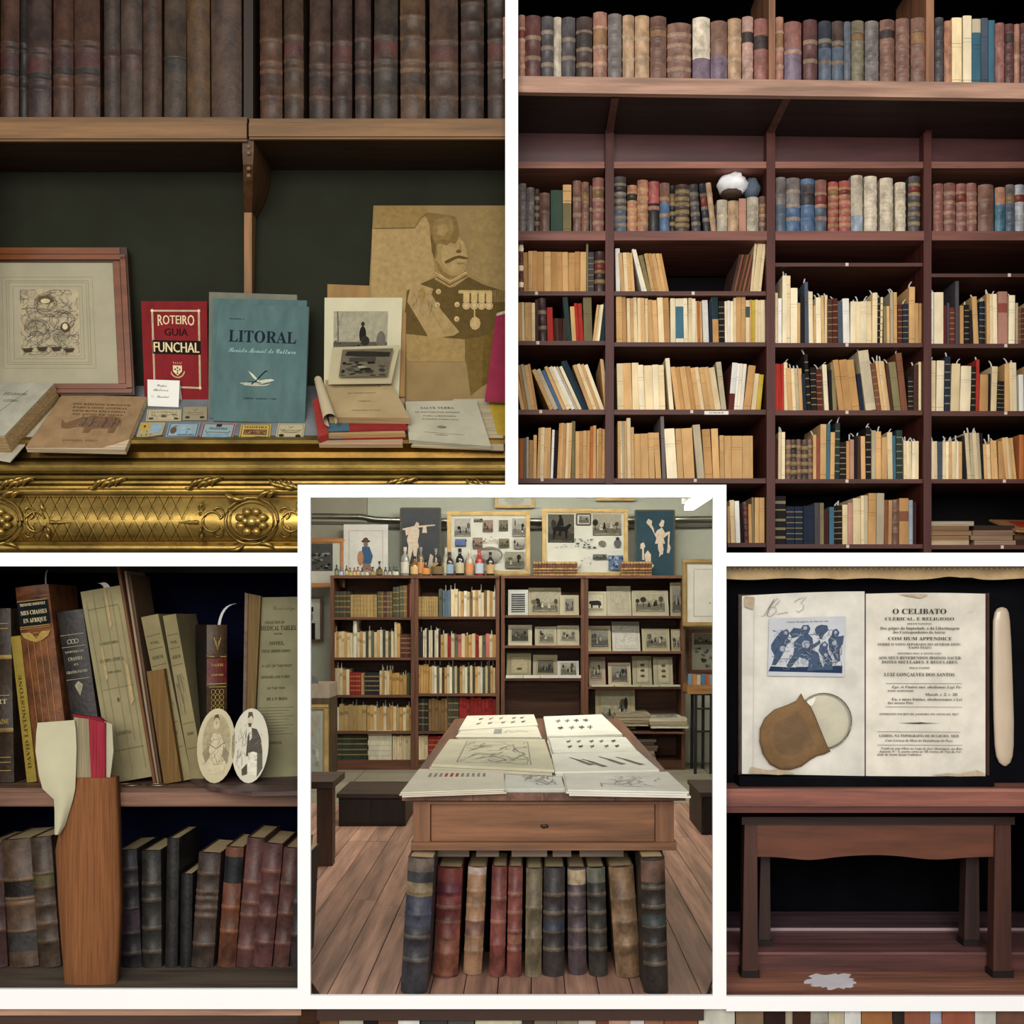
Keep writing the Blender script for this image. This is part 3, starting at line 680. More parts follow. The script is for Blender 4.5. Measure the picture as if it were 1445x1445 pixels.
    o = MB(); Q.slab(o, .004, c('#8a6c44')); o.build('card_mount', 'paper_cover', None, 'plain brown card mount behind the mounted group photograph', 'card')
    yb_ = ya - .008; Q = Quad(P(457, 560, yb_), P(563, 560, yb_), P(568, 420, yb_ + .04), P(458, 420, yb_ + .04))
    root = thing('mounted_photograph', Q.base(), 'black-and-white photograph of a seated figure on white mount', 'photograph')
    mb = MB(); Q.slab(mb, .002, c('#b7b194')); mb.build('mount', 'paper', root)
    I = Ink(Q); I.rect(.12, .46, .82, .86, c('#8f8a74')); I.rect(.12, .46, .82, .55, c('#4d4a3e')); I.line([(.18, .5), (.18, .7), (.17, .86)], .004, c('#55524a')); I.line([(.15, .6), (.2, .75), (.24, .84)], .002, c('#6a675b'))
    I.ell(.5, .62, .045, .09, c('#1f1d19')); I.ell(.5, .73, .025, .025, c('#2c2a24')); I.ell(.53, .56, .06, .05, c('#2b2924')); I.blobs(.14, .46, .5, .56, 14, 2, [c('#242320'), c('#77735f'), c('#3c3a33')]); I.ell(.74, .56, .06, .1, c('#5c594d'))
    I.build('photograph_print', root)
    # loose curved photograph in front
    yc = yb_ - .03; mb = MB(); A = [P(464, 541, yc), P(565, 545, yc)]; rows = []
    for i in range(9):
        t = i / 8; py = 541 - 52 * t; rows.append([P(463 + 6 * t, py + 1, yc - .012 * math.sin(t * 3) + .02 * t), P(552 + 12 * t, py - 2 * t, yc - .012 * math.sin(t * 3) + .02 * t)])
    vs = [p for r in rows for p in r]; fs = [(2 * i, 2 * i + 1, 2 * i + 3, 2 * i + 2) for i in range(8)]
    mb.add(vs, fs, c('#a59b7c'), True); mb.add([p + Vector((0, .0015, -.001)) for p in vs], [f[::-1] for f in fs], c('#a59b7c'), True)
    root = mb.build('loose_photograph', 'paper', None, 'loose curling photograph of reclining figures below the seated figure picture', 'photograph')
    for i in range(8):
        pass
    Qc = Quad(rows[1][0], rows[1][1], rows[7][1], rows[7][0]); I = Ink(Qc, .014); I.rect(.17, .02, .93, 1.0, c('#5a5444')); I.blobs(.2, .05, .9, .55, 26, 4, [c('#1d1b17'), c('#2d2a24'), c('#847c66'), c('#403c32')], .05, .14); I.poly([(.22, .78), (.5, .72), (.9, .7), (.9, .86), (.5, .92), (.25, .93)], c('#24221d')); I.rect(.3, .55, .7, .7, c('#3a362d'))
    I.build('photograph_print', root)
    # drawing card
    yd = sy(563); Q = Quad(P(578, 563, yd - .0), P(659, 564, yd), P(662, 514, yd + .02), P(580, 512, yd + .02))
    root = thing('drawing_card', Q.base(), 'white card with pencil sketch of a leaning figure and handwriting', 'card')
    mb = MB(); Q.slab(mb, .0012, c('#b7b096')); mb.build('sheet', 'paper', root)
    I = Ink(Q); g = c('#4d493d'); I.ell(.2, .86, .1, .07, g); I.poly([(.12, .5), (.24, .76), (.3, .72), (.22, .48), (.12, .3), (.02, .1), (-.0, .1)], c('#6d6857')); I.line([(.2, .5), (.17, .3), (.06, .06)], .002, g); I.line([(.2, .5), (.25, .3), (.24, .15)], .002, g); I.scribble(.05, .2, .28, .8, 24, 5, g, .001, .3)
    for k, (a, b) in enumerate(((.48, .72), (.42, .85), (.42, .82), (.42, .9))): I.text(['Sr. Dom', 'Carlos Pereira', 'Lisboa 1908', 'Rua do Alecrim'][k], a, b, .74 - k * .2, .07, 's', c('#7d7760'))
    I.build('drawing', root)
    # pile with red covers
    root = thing('book_pile', SP(520, 628), 'open book with curled page on red and blue bound volumes', 'books')
    lay = [((450, 627), (568, 627), (571, 560), (452, 575), .012, 0, '#a78a6c', 'pages_flat', 'page_block'), ((448, 620), (573, 618), (556, 555), (450, 572), .004, .012, '#7b2320', 'cloth_cover', 'red_cover'),
           ((463, 614), (572, 612), (552, 548), (462, 560), .012, .016, '#a9875a', 'pages_flat', 'page_block'), ((461, 609), (576, 606), (553, 545), (460, 557), .004, .028, '#7b2320', 'cloth_cover', 'red_cover')]
    for a, b, d, e, t, lf, h, m, nm in lay:
        Q = Quad(*[SP(x, y, t + lf) for x, y in (a, b, d, e)]); mb = MB(); Q.slab(mb, t, c(h)); mb.build(nm, m, root)
        if nm == 'red_cover': mb = MB(); Q.sub(0, 0, .28, 1, .0003).slab(mb, t + .0004, c('#3f5a68')); mb.build('blue_spine', 'cloth_cover', root)
    mb = MB(); Quad(*[SP(x, y, .034) for x, y in ((449, 617), (463, 612), (460, 548), (441, 566))]).slab(mb, .03, c('#8a2d27')); mb.build('slipcase_edge', 'cloth_cover', root)
    Q = Quad(*[SP(x, y, .052) for x, y in ((464, 589), (578, 590), (547, 531), (459, 534))])
    mb = MB(); Q.slab(mb, .02, c('#a98d66')); ob = mb.build('open_book', 'pages_flat', root)
    mb = MB(); Q.sub(0, 0, 1, 1, .001).slab(mb, .001, c('#a08c66')); mb.build('title_page', 'foxed_paper', root)
    I = Ink(Q, .0016); g = c('#5d4e35'); I.text('NOTAS DE EXPEDICAO ESCOLAR', .1, .82, .74, .035, 'b', g); I.text('por Antonio Pereira', .3, .7, .58, .03, 'i', g); I.text('LISBOA', .42, .6, .38, .025, 'b', g); I.text('Typographia Nacional', .3, .68, .16, .025, 'i', g); I.build('lettering', root)
    mb = MB(); pts = [SP(449 + 17 * t / 6, 536 + 57 * t / 6, .057 + .004 * t / 6) for t in range(7)]
    rings = []
    for i, p in enumerate(pts):
        r = .012 + .008 * i / 6
        rings.append([p + Vector((math.cos(a) * r, -.3 * math.sin(a) * r, math.sin(a) * r * .9)) for a in [math.radians(-40 + 300 * j / 11) for j in range(12)]])
    mb.loft(rings, c('#b3a484'), closed=False, smooth=True); mb.loft([[q * 1.0 + Vector((0, .0006, -.0006)) for q in r] for r in rings], c('#6a5c42'), closed=False, smooth=True)
    mb.build('curled_page', 'paper', root)
    # pale booklets at the right
    root = thing('pale_booklet', SP(630, 630), 'pale grey printed booklet lying open near the magenta book', 'booklet')
    for k, (pts, t, lf, h) in enumerate([([(580, 629), (711, 634), (708, 562), (640, 563)], .006, 0, '#a99c7e'), ([(577, 621), (693, 630), (672, 565), (572, 567)], .012, .006, '#a39c85')]):
        Q = Quad(*[SP(x, y, t + lf) for x, y in pts]); mb = MB(); Q.slab(mb, t, c(h)); mb.build('leaf_block', 'pages_flat', root)
    mb = MB(); Q.sub(0, 0, 1, 1, .001).slab(mb, .001, c('#a8a38d')); mb.build('title_page', 'foxed_paper', root)
    I = Ink(Q, .0016); g = c('#4f4838')
    for k, (t, a, b, v, h) in enumerate((('SALVE TERRA', .2, .66, .8, .05), ('DE DOCUMENTOS ANTIGOS', .12, .72, .70, .032), ('PARA A HISTORIA', .22, .66, .61, .03), ('DA MADEIRA E PORTO SANTO', .2, .68, .53, .028), ('LISBOA', .34, .5, .16, .022))): I.text(t, a, b, v, h, 'b', g)
    I.ell(.44, .36, .06, .03, c('#6d6654')); I.line([(.2, .22), (.7, .2)], .001, g); I.build('lettering', root)
    yb2 = .15; Q = Quad(P(684, 566, yb2), P(722, 568, yb2), P(722, 440, yb2 + .05), P(700, 446, yb2 + .05))
    root = thing('magenta_book', Q.base(), 'magenta book standing at right end of the display board', 'book')
    mb = MB(); Q.slab(mb, .0025, c('#7e2038')); mb.build('cover', 'cloth_cover', root); mb = MB(); Q.sub(.02, .01, .99, 1.04, -.003).slab(mb, .012, c('#b4ab92')); mb.build('page_block', 'pages', root)
    Q = Quad(*[SP(x, y, .008) for x, y in ((702, 612), (722, 616), (722, 567), (690, 568))]); mb = MB(); Q.slab(mb, .004, c('#a58a2e')); mb.build('yellow_booklet', 'paper_cover', None, 'yellow booklet under the magenta book', 'booklet')
right_group()
# ================================================================== upper right niche: tall bookcase
niche('wall_bookcase_niche', [(722, -58), (1508, -58), (1508, 789), (1016, 789), (1016, 693), (722, 693)][::-1], .62, c('#1c100c'), c('#0e0a0b'), 'painted_board')
YU, YL = .035, .27                # front planes of the overhanging top tier and of the lower cases
WD, WDD, WDL = c('#4a2019'), c('#2b130f'), c('#7d4f40')
def px_at(y, px): return P(px, 0, y).x
TRROOT = thing('wall_bookcase', P(1088, 780, .4), 'tall reddish brown bookcase with overhanging top shelf and four bays', 'bookcase')
SH2, SH7 = 327, 768
def tr_case():
    root = TRROOT
    # overhanging top shelf (slightly falling to the right)
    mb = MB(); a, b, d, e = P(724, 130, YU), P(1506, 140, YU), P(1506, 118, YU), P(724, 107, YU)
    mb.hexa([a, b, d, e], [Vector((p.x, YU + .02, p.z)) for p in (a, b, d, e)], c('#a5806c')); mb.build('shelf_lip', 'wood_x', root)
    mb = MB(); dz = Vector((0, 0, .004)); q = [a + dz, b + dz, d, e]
    mb.hexa([Vector((p.x, YU + .021, p.z)) for p in q], [Vector((p.x, .6, p.z)) for p in q], c('#24130f')); mb.build('top_shelf', 'wood_x', root)  # same shelf as the lip, coloured dark to paint the shade beneath the overhang
    for px0, px1 in ((1085, 1094), (1307, 1318)):
        mb = MB(); p0, p1 = P(px0, 116, .05), P(px1, -56, .05); mb.box(p0.x, p1.x, .05, .3, p0.z, p1.z, c('#8a5f45')); mb.build('upright', 'wood_z', root)
    # fascia panel below the overhang, then the cornice edge
    mb = MB(); p0, p1 = P(726, 232, YL), P(1506, 140, YL); mb.box(p0.x, p1.x, YL + .03, YL + .05, p0.z, p1.z + .12, c('#4a2c2c')); mb.build('fascia_panel', 'varnished_wood', root)
    for x0, x1 in ((726, 853), (862, 1082), (1093, 1303), (1313, 1506)):
        mb = MB(); p0, p1 = P(x0, 238, YL), P(x1, 229, YL); mb.box(p0.x, p1.x, YL - .004, .6, p0.z, p1.z, c('#8a5a4c')); mb.build('cornice_edge', 'wood_x', root)
    # uprights of the lower cases with curved brackets reaching forward under the overhang
    for (xa, xb, bot) in ((854, 866, 683), (1081, 1093, 786), (1302, 1313, 786)):
        mb = MB(); p0, p1 = P(xa, bot, YL), P(xb, 185, YL); mb.box(p0.x, p1.x, YL - .008, .6, p0.z, p1.z, WD); mb.build('upright', 'wood_z', root)
        mb = MB(); rings = []
        for t in range(8):
            u = t / 7; y = YL - .008 - (YL - YU - .03) * (u ** 1.8); zb = P(0, 190, YL).z; zt = P(0, 134, YU).z + .002
            z = zb + (zt - zb) * u ** .8; x0, x1 = p0.x + .002, p1.x - .002
            rings.append([(x0, y, z), (x1, y, z), (x1, YL + .02, z), (x0, YL + .02, z)])
        mb.loft(rings, c('#5a3a33'), smooth=False); mb.build('bracket', 'wood_z', root)
    bays = [(724, 854), (866, 1081), (1093, 1302), (1313, 1506)]
    shelves = {0: [(411, 417), (481, 487), (578, 585), (675, 682)], 1: [(411, 417), (483, 489), (578, 585), (675, 682)], 2: [(371, 376), (484, 490), (579, 586), (676, 682), (768, 774)], 3: [(386, 391), (485, 491), (580, 587), (676, 682), (769, 775)]}
    for bi, (x0, x1) in enumerate(bays):
        p0, p1 = P(x0, 341, YL), P(x1, 328, YL)
        mb = MB(); mb.box(p0.x, p1.x, YL - .012, .6, p0.z, p1.z, c('#6f4339')); mb.build('shelf', 'wood_x', root)
        for a, b in shelves[bi]:
            p0, p1 = P(x0, b, YL), P(x1, a, YL); mb = MB(); mb.box(p0.x, p1.x, YL, .6, p0.z, p1.z, c('#4e2a22')); mb.build('shelf', 'wood_x', root)
    p0, p1 = P(1027, 772, YL), P(1081, 766, YL); mb = MB(); mb.box(p0.x, p1.x, YL, .44, p0.z, p1.z, WD); mb.build('shelf', 'wood_x', root)
    for x, y in ((757, 414), (759, 484), (763, 581), (765, 677), (978, 414), (976, 581), (981, 678), (1195, 373.5), (1195, 487), (1195, 582), (1195, 679), (1196, 771), (1424, 388.5), (1419, 488), (1419, 583), (1417, 679), (1414, 772)):
        mb = MB(); p = P(x, y, YL); mb.box(p.x - .0045, p.x + .0045, YL - .002, YL, p.z - .005, p.z + .005, c('#c9b9ad')); mb.build('shelf_tag', 'paper', root)
    Q = Quad(P(994, 585, YL - .001), P(1028, 585, YL - .001), P(1028, 580, YL - .001), P(994, 580, YL - .001)); mb = MB(); Q.slab(mb, .001, c('#d9d2c8')); lb = mb.build('shelf_label', 'paper', root)
    I = Ink(Q, .0004); I.text('ULTRAMAR', .2, .8, .3, .45, 'b', c('#3a3230')); I.build('lettering', lb)
    # inner back panels seen behind low rows
    mb = MB(); p0, p1 = P(1094, 768, .5), P(1500, 680, .5)
tr_case()

PAL = {'tan': '#c9a06c', 'tan2': '#b98d5a', 'cream': '#dcc69c', 'lcream': '#e6d6b4', 'white': '#dedad0', 'maroon': '#5c2a24', 'dmaroon': '#3c1f1e', 'red': '#a8342a', 'brown': '#7a4e38', 'dbrown': '#4a3229', 'rbrown': '#8a4a3c', 'obrown': '#a8684a', 'black': '#211d1e', 'navy': '#232b3a', 'slate': '#4c5664', 'grey': '#6f6562', 'dgrey': '#474246', 'teal': '#3f6676', 'green': '#3f4f44', 'olive': '#7a7050', 'grcream': '#b3a68a', 'orange': '#b06a3c', 'blue': '#4a607e', 'lblue': '#8f9aa4', 'pink': '#b08270', 'purple': '#6b5a68', 'yellow': '#b9a13e', 'pale': '#cfc0a0', 'dteal': '#243a40', 'tanold': '#b88c58', 'dgreen': '#2c3a38'}
NAMES = {'tan': 'tan', 'tan2': 'brownish tan', 'cream': 'cream', 'lcream': 'light cream', 'white': 'white', 'maroon': 'maroon', 'dmaroon': 'dark maroon', 'red': 'red', 'brown': 'brown', 'dbrown': 'dark brown', 'rbrown': 'reddish brown', 'obrown': 'orange brown', 'black': 'black', 'navy': 'navy', 'slate': 'slate blue', 'grey': 'grey', 'dgrey': 'dark grey', 'teal': 'teal', 'green': 'green', 'olive': 'olive', 'grcream': 'greyish cream', 'orange': 'orange', 'blue': 'blue', 'lblue': 'pale blue', 'pink': 'pinkish brown', 'purple': 'purple grey', 'yellow': 'yellow', 'pale': 'pale', 'dteal': 'dark teal', 'tanold': 'aged tan', 'dgreen': 'dark green'}
C1 = (715, 0, .2595); C2 = (1075, 0, .2561); C3 = (725, 325, .2561); C4 = (1075, 325, .2561); C5 = (725, 570, .2491); C6 = (1075, 570, .2561)
RB = random.Random(11)
PAPER = {'tan', 'tan2', 'cream', 'lcream', 'white', 'grcream', 'pale', 'tanold', 'pink', 'yellow', 'lblue'}
def row(place, crop, base, y, pyshelf, segs, style='P', slips=0.0, depth=.2, group=None, jit=1.0):
    """segs: (x0, x1, count, top, lean, colours, [options]) measured at the foot of each group of books"""
    ox, oy, s = crop; n = 0
    books = []
    for sg in segs:
        x0, x1, cnt, top, lean, cols = sg[:6]; opt = sg[6] if len(sg) > 6 else {}
        cols = cols.split(); ws = [RB.uniform(.75, 1.25) for _ in range(cnt)]; tw = sum(ws); x = x0
        for i in range(cnt):
            w = (x1 - x0) * ws[i] / tw
            books.append((x, x + w, top + (RB.uniform(-6, 6) * jit if cnt > 1 else 0), lean + (RB.uniform(-3, 3) if cnt > 1 else 0), cols[i % len(cols)], opt)); x += w
    for i, (x0, x1, top, lean, key, opt) in enumerate(books):
        y_ = y + RB.uniform(0, .008); k = pxs(y_)
        X0, X1 = ox + x0 * s, ox + x1 * s
        pyb = pyshelf(X0) if callable(pyshelf) else pyshelf
        zb = P(0, pyb, YL if y > .2 else YU).z + .0005
        H0 = (P(0, oy + top * s, y_).z - zb); lx = lean * s * k
        ang = math.atan2(lx, H0); ca = math.cos(ang)
        w = max(.006, (X1 - X0) * k * ca * .97); h = math.hypot(H0, lx) - (w / 2) * abs(math.sin(ang))
        xc = ((X0 + X1) / 2 - PX) * k
        base_ = Vector((xc, y_, zb + abs(math.sin(ang)) * w / 2))
        leather = opt.get('st', style if key not in PAPER else 'P') == 'L'
        col = mulc(c(PAL[key]), RB.uniform(.82, 1.05))
        if leather: g_ = sum(col) / 3; col = mixc(col, (g_ * 1.12, g_, g_ * .93), .35)
        fz = lambda cy_: (P(0, oy + cy_ * s, y_).z - zb) / H0
        kw = {}
        if opt.get('low'): kw['lower'] = (fz(opt['low'][0]), c(PAL[opt['low'][1]]))
        if opt.get('top'): kw['top'] = (fz(opt['top'][0]), c(PAL[opt['top'][1]]))
        bands = (); labs = []
        if leather:
            nb = opt.get('bands', RB.choice([3, 4, 5])); bands = [(q + 1) / (nb + 1) + RB.uniform(-.02, .02) for q in range(nb)]
            if nb >= 3 and RB.random() < .55: labs = [(bands[-2] + .02, bands[-1] - .02, mulc(c(RB.choice(['#6a2c22', '#2c2320', '#7a5a3a'])), 1.0))]
            if opt.get('gold'): kw['band_col'] = mixc(col, c('#a8905c'), .45)
            elif RB.random() < .5: kw['band_col'] = mixc(col, c('#b8a284'), .28)
        elif RB.random() < .6 or opt.get('lab'):
            z = RB.uniform(.6, .75); labs = [(z, z + .012, mulc(col, .62)), (z - .05, z - .042, mulc(col, .68))]
            if RB.random() < .4: labs.append((.08, .095, mulc(col, .65)))
            if RB.random() < .35: labs.append((.86, .872, mulc(col, .7)))
        if opt.get('dots'):
            labs = [(q / 7 - .01, q / 7 + .01, c('#86744c')) for q in range(1, 7)]
        if opt.get('lab'): labs = [(a, b, c(PAL[cc])) for a, b, cc in opt['lab']]
        n += 1
        kind = 'leather-bound' if leather else ('paper-covered' if key in PAPER else 'cloth-bound')
        lab = '%s %s book, %s from left %s' % (NAMES[key], kind, ordinal(n), place)
        T = lean_T(base_, ang)
        dd = min(.29 if y > .2 else .4, depth * RB.uniform(.85, 1.1))
        cov, pag = book_geo(w, h, dd, col, 'L' if leather else 'P', bands, labs, T=T, **kw)
        nm = 'leather_book' if leather else ('paper_book' if key in PAPER else 'cloth_book')
        o = cov.build(nm, 'leather_fine' if leather else 'paper_cover', None, lab, 'book', group or 'books on the tall bookcase')
        pag.build('page_block', 'pages', o)
        sl = opt.get('slip', RB.random() < slips)
        if sl:
            mb = MB(); hx = RB.uniform(-.3, .3) * w; ln = RB.uniform(.012, .028); dx = RB.uniform(-.012, .012); sw = .0035
            pts = [(hx + dx * (t / 5) ** 2, .02, h - .01 + (ln + .01) * t / 5 - (ln * .5 * max(0, t / 5 - .6))) for t in range(6)]
            vs = [q for p in pts for q in (T(Vector((p[0] - sw / 2, p[1], p[2]))), T(Vector((p[0] + sw / 2, p[1] - .002, p[2]))))]
            mb.add(vs, [(2 * t, 2 * t + 1, 2 * t + 3, 2 * t + 2) for t in range(5)], c('#b9b6ae'), True); mb.build('paper_slip', 'paper', o)
P1 = 'on top shelf of the tall bookcase'
sh1 = lambda X: 107 + (X - 724) * 11 / 782
row(P1, C1, 415, YU + .02, sh1, [(-20, 58, 2, 90, 0, 'obrown brown'), (60, 100, 1, 85, 0, 'obrown'), (100, 186, 1, 92, 0, 'maroon', {'bands': 2}), (188, 255, 1, 95, 0, 'dgrey'), (255, 298, 1, 97, 0, 'grcream', {'st': 'L', 'bands': 1}), (300, 374, 1, 100, 0, 'dgrey', {'bands': 2}), (378, 466, 1, 100, 0, 'dbrown'), (470, 546, 1, 72, 0, 'obrown', {'bands': 3}), (550, 626, 1, 82, 0, 'grey'), (630, 693, 1, 88, 0, 'tan2', {'st': 'L', 'bands': 2}), (696, 776, 1, 92, 0, 'tan2', {'st': 'L', 'bands': 2}), (780, 869, 1, 97, 0, 'brown', {'bands': 5}), (872, 1003, 1, 135, 0, 'brown', {'bands': 4}), (1010, 1106, 1, 103, 0, 'pale', {'low': (325, 'purple'), 'st': 'L', 'bands': 1}), (1108, 1200, 1, 122, 0, 'brown', {'low': (312, 'purple'), 'bands': 2}), (1202, 1276, 1, 107, 0, 'tan2', {'st': 'L', 'bands': 2}), (1280, 1340, 1, 95, 0, 'pink', {'st': 'L', 'bands': 4}), (1345, 1421, 1, 108, 0, 'rbrown', {'bands': 3})], 'L')
row(P1 + ', right half', C2, 440, YU + .02, sh1, [(76, 119, 1, 97, 0, 'obrown', {'bands': 3}), (122, 219, 1, 128, 0, 'rbrown', {'low': (272, 'purple'), 'bands': 1}), (228, 305, 1, 115, 0, 'maroon', {'bands': 2}), (312, 384, 1, 122, 0, 'navy', {'low': (270, 'slate'), 'bands': 2}), (386, 450, 1, 122, 0, 'dbrown', {'low': (265, 'slate'), 'bands': 2}), (452, 490, 1, 122, 0, 'slate', {'bands': 2}), (493, 562, 1, 120, 0, 'olive', {'bands': 5}), (568, 643, 1, 122, 0, 'grey', {'bands': 5}), (650, 731, 1, 115, 0, 'brown', {'bands': 6}), (738, 813, 1, 108, 0, 'brown', {'bands': 6}), (820, 906, 1, 105, 0, 'brown', {'bands': 4}), (952, 1001, 1, 100, 0, 'dgrey'), (1005, 1046, 1, 118, 0, 'orange', {'bands': 1}), (1047, 1102, 1, 98, 0, 'cream'), (1108, 1156, 1, 87, 0, 'lcream'), (1158, 1206, 1, 105, 0, 'teal', {'st': 'P', 'top': (180, 'grcream')}), (1208, 1246, 1, 100, 0, 'slate', {'st': 'P'}), (1248, 1284, 1, 112, 0, 'teal', {'st': 'P'}), (1286, 1337, 1, 130, 0, 'rbrown', {'bands': 2}), (1340, 1388, 1, 135, 0, 'maroon'), (1390, 1420, 1, 135, 0, 'obrown', {'bands': 1}), (1422, 1530, 3, 135, 0, 'maroon brown')], 'L')
P2 = 'on second shelf of tall bookcase, %s bay'
row(P2 % 'first', C1, 1255, YL + .01, 327, [(35, 66, 1, 1005, 0, 'brown'), (67, 106, 1, 1000, 0, 'grey'), (107, 150, 1, 1022, 0, 'grey', {'bands': 2}), (150, 178, 1, 1030, 0, 'dbrown'), (178, 234, 1, 1052, 0, 'brown', {'bands': 1}), (238, 304, 1, 1035, 0, 'green', {'st': 'P'}), (305, 352, 1, 1005, 0, 'olive', {'top': (1105, 'tan'), 'st': 'P'}), (360, 404, 1, 985, 0, 'brown', {'bands': 2}), (406, 447, 1, 992, 0, 'brown', {'bands': 4}), (450, 466, 1, 1010, 0, 'dbrown', {'bands': 1}), (467, 528, 1, 970, 0, 'rbrown')], 'L')
row(P2 % 'second', C1, 1255, YL + .01, 327, [(582, 652, 1, 965, -3, 'dgrey', {'low': (1130, 'slate'), 'bands': 6}), (656, 708, 1, 1010, 0, 'orange', {'bands': 5, 'gold': 1}), (710, 769, 1, 982, 0, 'orange', {'bands': 5, 'gold': 1}), (771, 829, 1, 990, 0, 'red', {'low': (1108, 'black'), 'bands': 1}), (831, 886, 1, 998, 0, 'brown', {'low': (1108, 'blue'), 'bands': 2}), (888, 915, 1, 1010, 0, 'black', {'gold': 1}), (916, 993, 1, 1008, 0, 'dbrown', {'bands': 6, 'gold': 1}), (1008, 1056, 1, 1005, -18, 'dgrey'), (1072, 1106, 1, 1000, -28, 'navy'), (1112, 1142, 1, 995, -32, 'tan2', {'st': 'L', 'bands': 3}), (1143, 1200, 1, 1090, 0, 'grcream', {'st': 'L', 'bands': 1}), (1201, 1262, 1, 1095, 0, 'tan2', {'st': 'L', 'bands': 1}), (1263, 1302, 1, 1080, 0, 'pink'), (1305, 1370, 1, 1075, 0, 'grcream', {'st': 'L', 'bands': 2}), (1372, 1412, 1, 1070, 0, 'brown')], 'L')
row(P2 % 'third', C2, 1280, YL + .01, 327, [(76, 132, 1, 980, 0, 'grey', {'low': (1130, 'slate'), 'bands': 2}), (134, 210, 1, 985, 0, 'grey', {'low': (1125, 'blue'), 'bands': 3}), (213, 291, 1, 990, 0, 'dgrey', {'low': (1130, 'blue'), 'top': (1018, 'blue'), 'bands': 3}), (293, 356, 1, 995, 0, 'rbrown', {'low': (1110, 'slate'), 'bands': 3}), (365, 421, 1, 1005, 0, 'red', {'bands': 6, 'gold': 1}), (425, 488, 1, 1000, 0, 'red', {'bands': 6, 'gold': 1}), (490, 556, 1, 970, 0, 'grcream', {'st': 'L', 'bands': 3, 'low': (1190, 'lblue')}), (564, 634, 1, 975, 0, 'pale', {'st': 'L', 'bands': 6}), (650, 722, 1, 985, 0, 'pale', {'st': 'L', 'bands': 5}), (735, 792, 1, 1008, 0, 'pale', {'st': 'L', 'bands': 5}), (805, 870, 1, 975, 3, 'dgrey', {'bands': 5, 'gold': 1})], 'L')
row(P2 % 'fourth', C2, 1280, YL + .01, 327, [(945, 1001, 1, 1015, 0, 'rbrown', {'bands': 4}), (1003, 1066, 1, 1012, 0, 'rbrown', {'bands': 4}), (1070, 1126, 1, 1015, 0, 'rbrown', {'bands': 4}), (1128, 1183, 1, 1012, 0, 'rbrown', {'bands': 4}), (1190, 1277, 1, 1022, 0, 'brown', {'bands': 2}), (1285, 1341, 1, 1035, 0, 'orange', {'low': (1130, 'teal'), 'bands': 1}), (1343, 1393, 1, 1020, 0, 'grey', {'low': (1130, 'slate'), 'bands': 4}), (1395, 1445, 1, 1020, 0, 'lblue', {'st': 'L', 'bands': 4}), (1450, 1560, 2, 1020, 0, 'brown dgrey')], 'L')
P3 = 'on third shelf of tall bookcase, %s bay'
row(P3 % 'first', C3, 328, YL + .01, 411, [(0, 28, 1, 90, 0, 'tan'), (29, 53, 1, 60, 0, 'maroon', {'st': 'L', 'lab': [(.1, .2, 'lcream'), (.42, .52, 'lcream'), (.8, .92, 'lcream')]}), (55, 398, 11, 118, 0, 'tanold tan tan2'), (400, 410, 1, 75, 0, 'olive'), (411, 441, 1, 120, 0, 'dgrey', {'dots': 1}), (444, 502, 1, 120, 0, 'dmaroon', {'st': 'L', 'gold': 1})])
row(P3 % 'second', C3, 332, YL + .01, 411, [(563, 588, 1, 100, -4, 'white'), (592, 668, 4, 124, -14, 'tan cream tan'), (705, 734, 2, 105, -58, 'white lcream'), (734, 758, 1, 138, -48, 'olive'), (758, 856, 5, 128, -42, 'tan tan2 tan')], jit=.3)
row('in right group of third shelf, second bay', C3, 332, YL + .01, 411, [(1196, 1292, 8, 134, 48, 'dbrown brown'), (1302, 1362, 4, 74, 26, 'cream')], jit=.2)
P4 = 'on fourth shelf of tall bookcase, %s bay'
row(P4 % 'first', C3, 602, YL + .01, 481, [(0, 28, 1, 398, 0, 'tan'), (30, 118, 5, 398, -3, 'tan cream tan'), (119, 136, 1, 382, -2, 'dbrown'), (138, 182, 1, 375, -6, 'dmaroon', {'st': 'L', 'bands': 2}), (186, 218, 1, 425, -5, 'red'), (218, 290, 4, 486, -4, 'dmaroon dbrown'), (292, 320, 1, 368, -24, 'dgreen'), (321, 345, 1, 420, -12, 'tan'), (346, 386, 2, 403, -12, 'red red'), (387, 434, 1, 370, -6, 'olive'), (434, 472, 3, 410, 24, 'tan cream lcream'), (476, 500, 1, 402, 14, 'dteal')], jit=.3)
row(P4 % 'second', C3, 607, YL + .01, 483, [(566, 624, 2, 366, -6, 'tan tan2'), (626, 742, 6, 373, -4, 'cream tan cream'), (744, 798, 2, 385, -10, 'tan'), (799, 862, 2, 373, -8, 'cream tan2'), (864, 892, 1, 375, -2, 'lcream'), (893, 937, 1, 376, -2, 'lcream', {'lab': [(.1, .82, 'teal')]}), (938, 1002, 3, 375, -3, 'lcream cream'), (1003, 1040, 3, 390, -6, 'cream orange tan'), (1044, 1076, 1, 385, -8, 'white'), (1078, 1096, 1, 390, -3, 'navy'), (1097, 1130, 1, 365, -6, 'dteal', {'low': (490, 'tan2')}), (1131, 1162, 1, 390, -3, 'black', {'dots': 1}), (1164, 1210, 3, 390, -3, 'lcream white'), (1211, 1226, 1, 372, 0, 'cream'), (1227, 1276, 2, 365, -2, 'tan2 tan'), (1278, 1300, 1, 385, 0, 'cream', {'lab': [(.6, .85, 'green')]}), (1301, 1345, 3, 383, 0, 'tan yellow cream'), (1346, 1386, 2, 385, 0, 'cream lcream')], jit=.4)
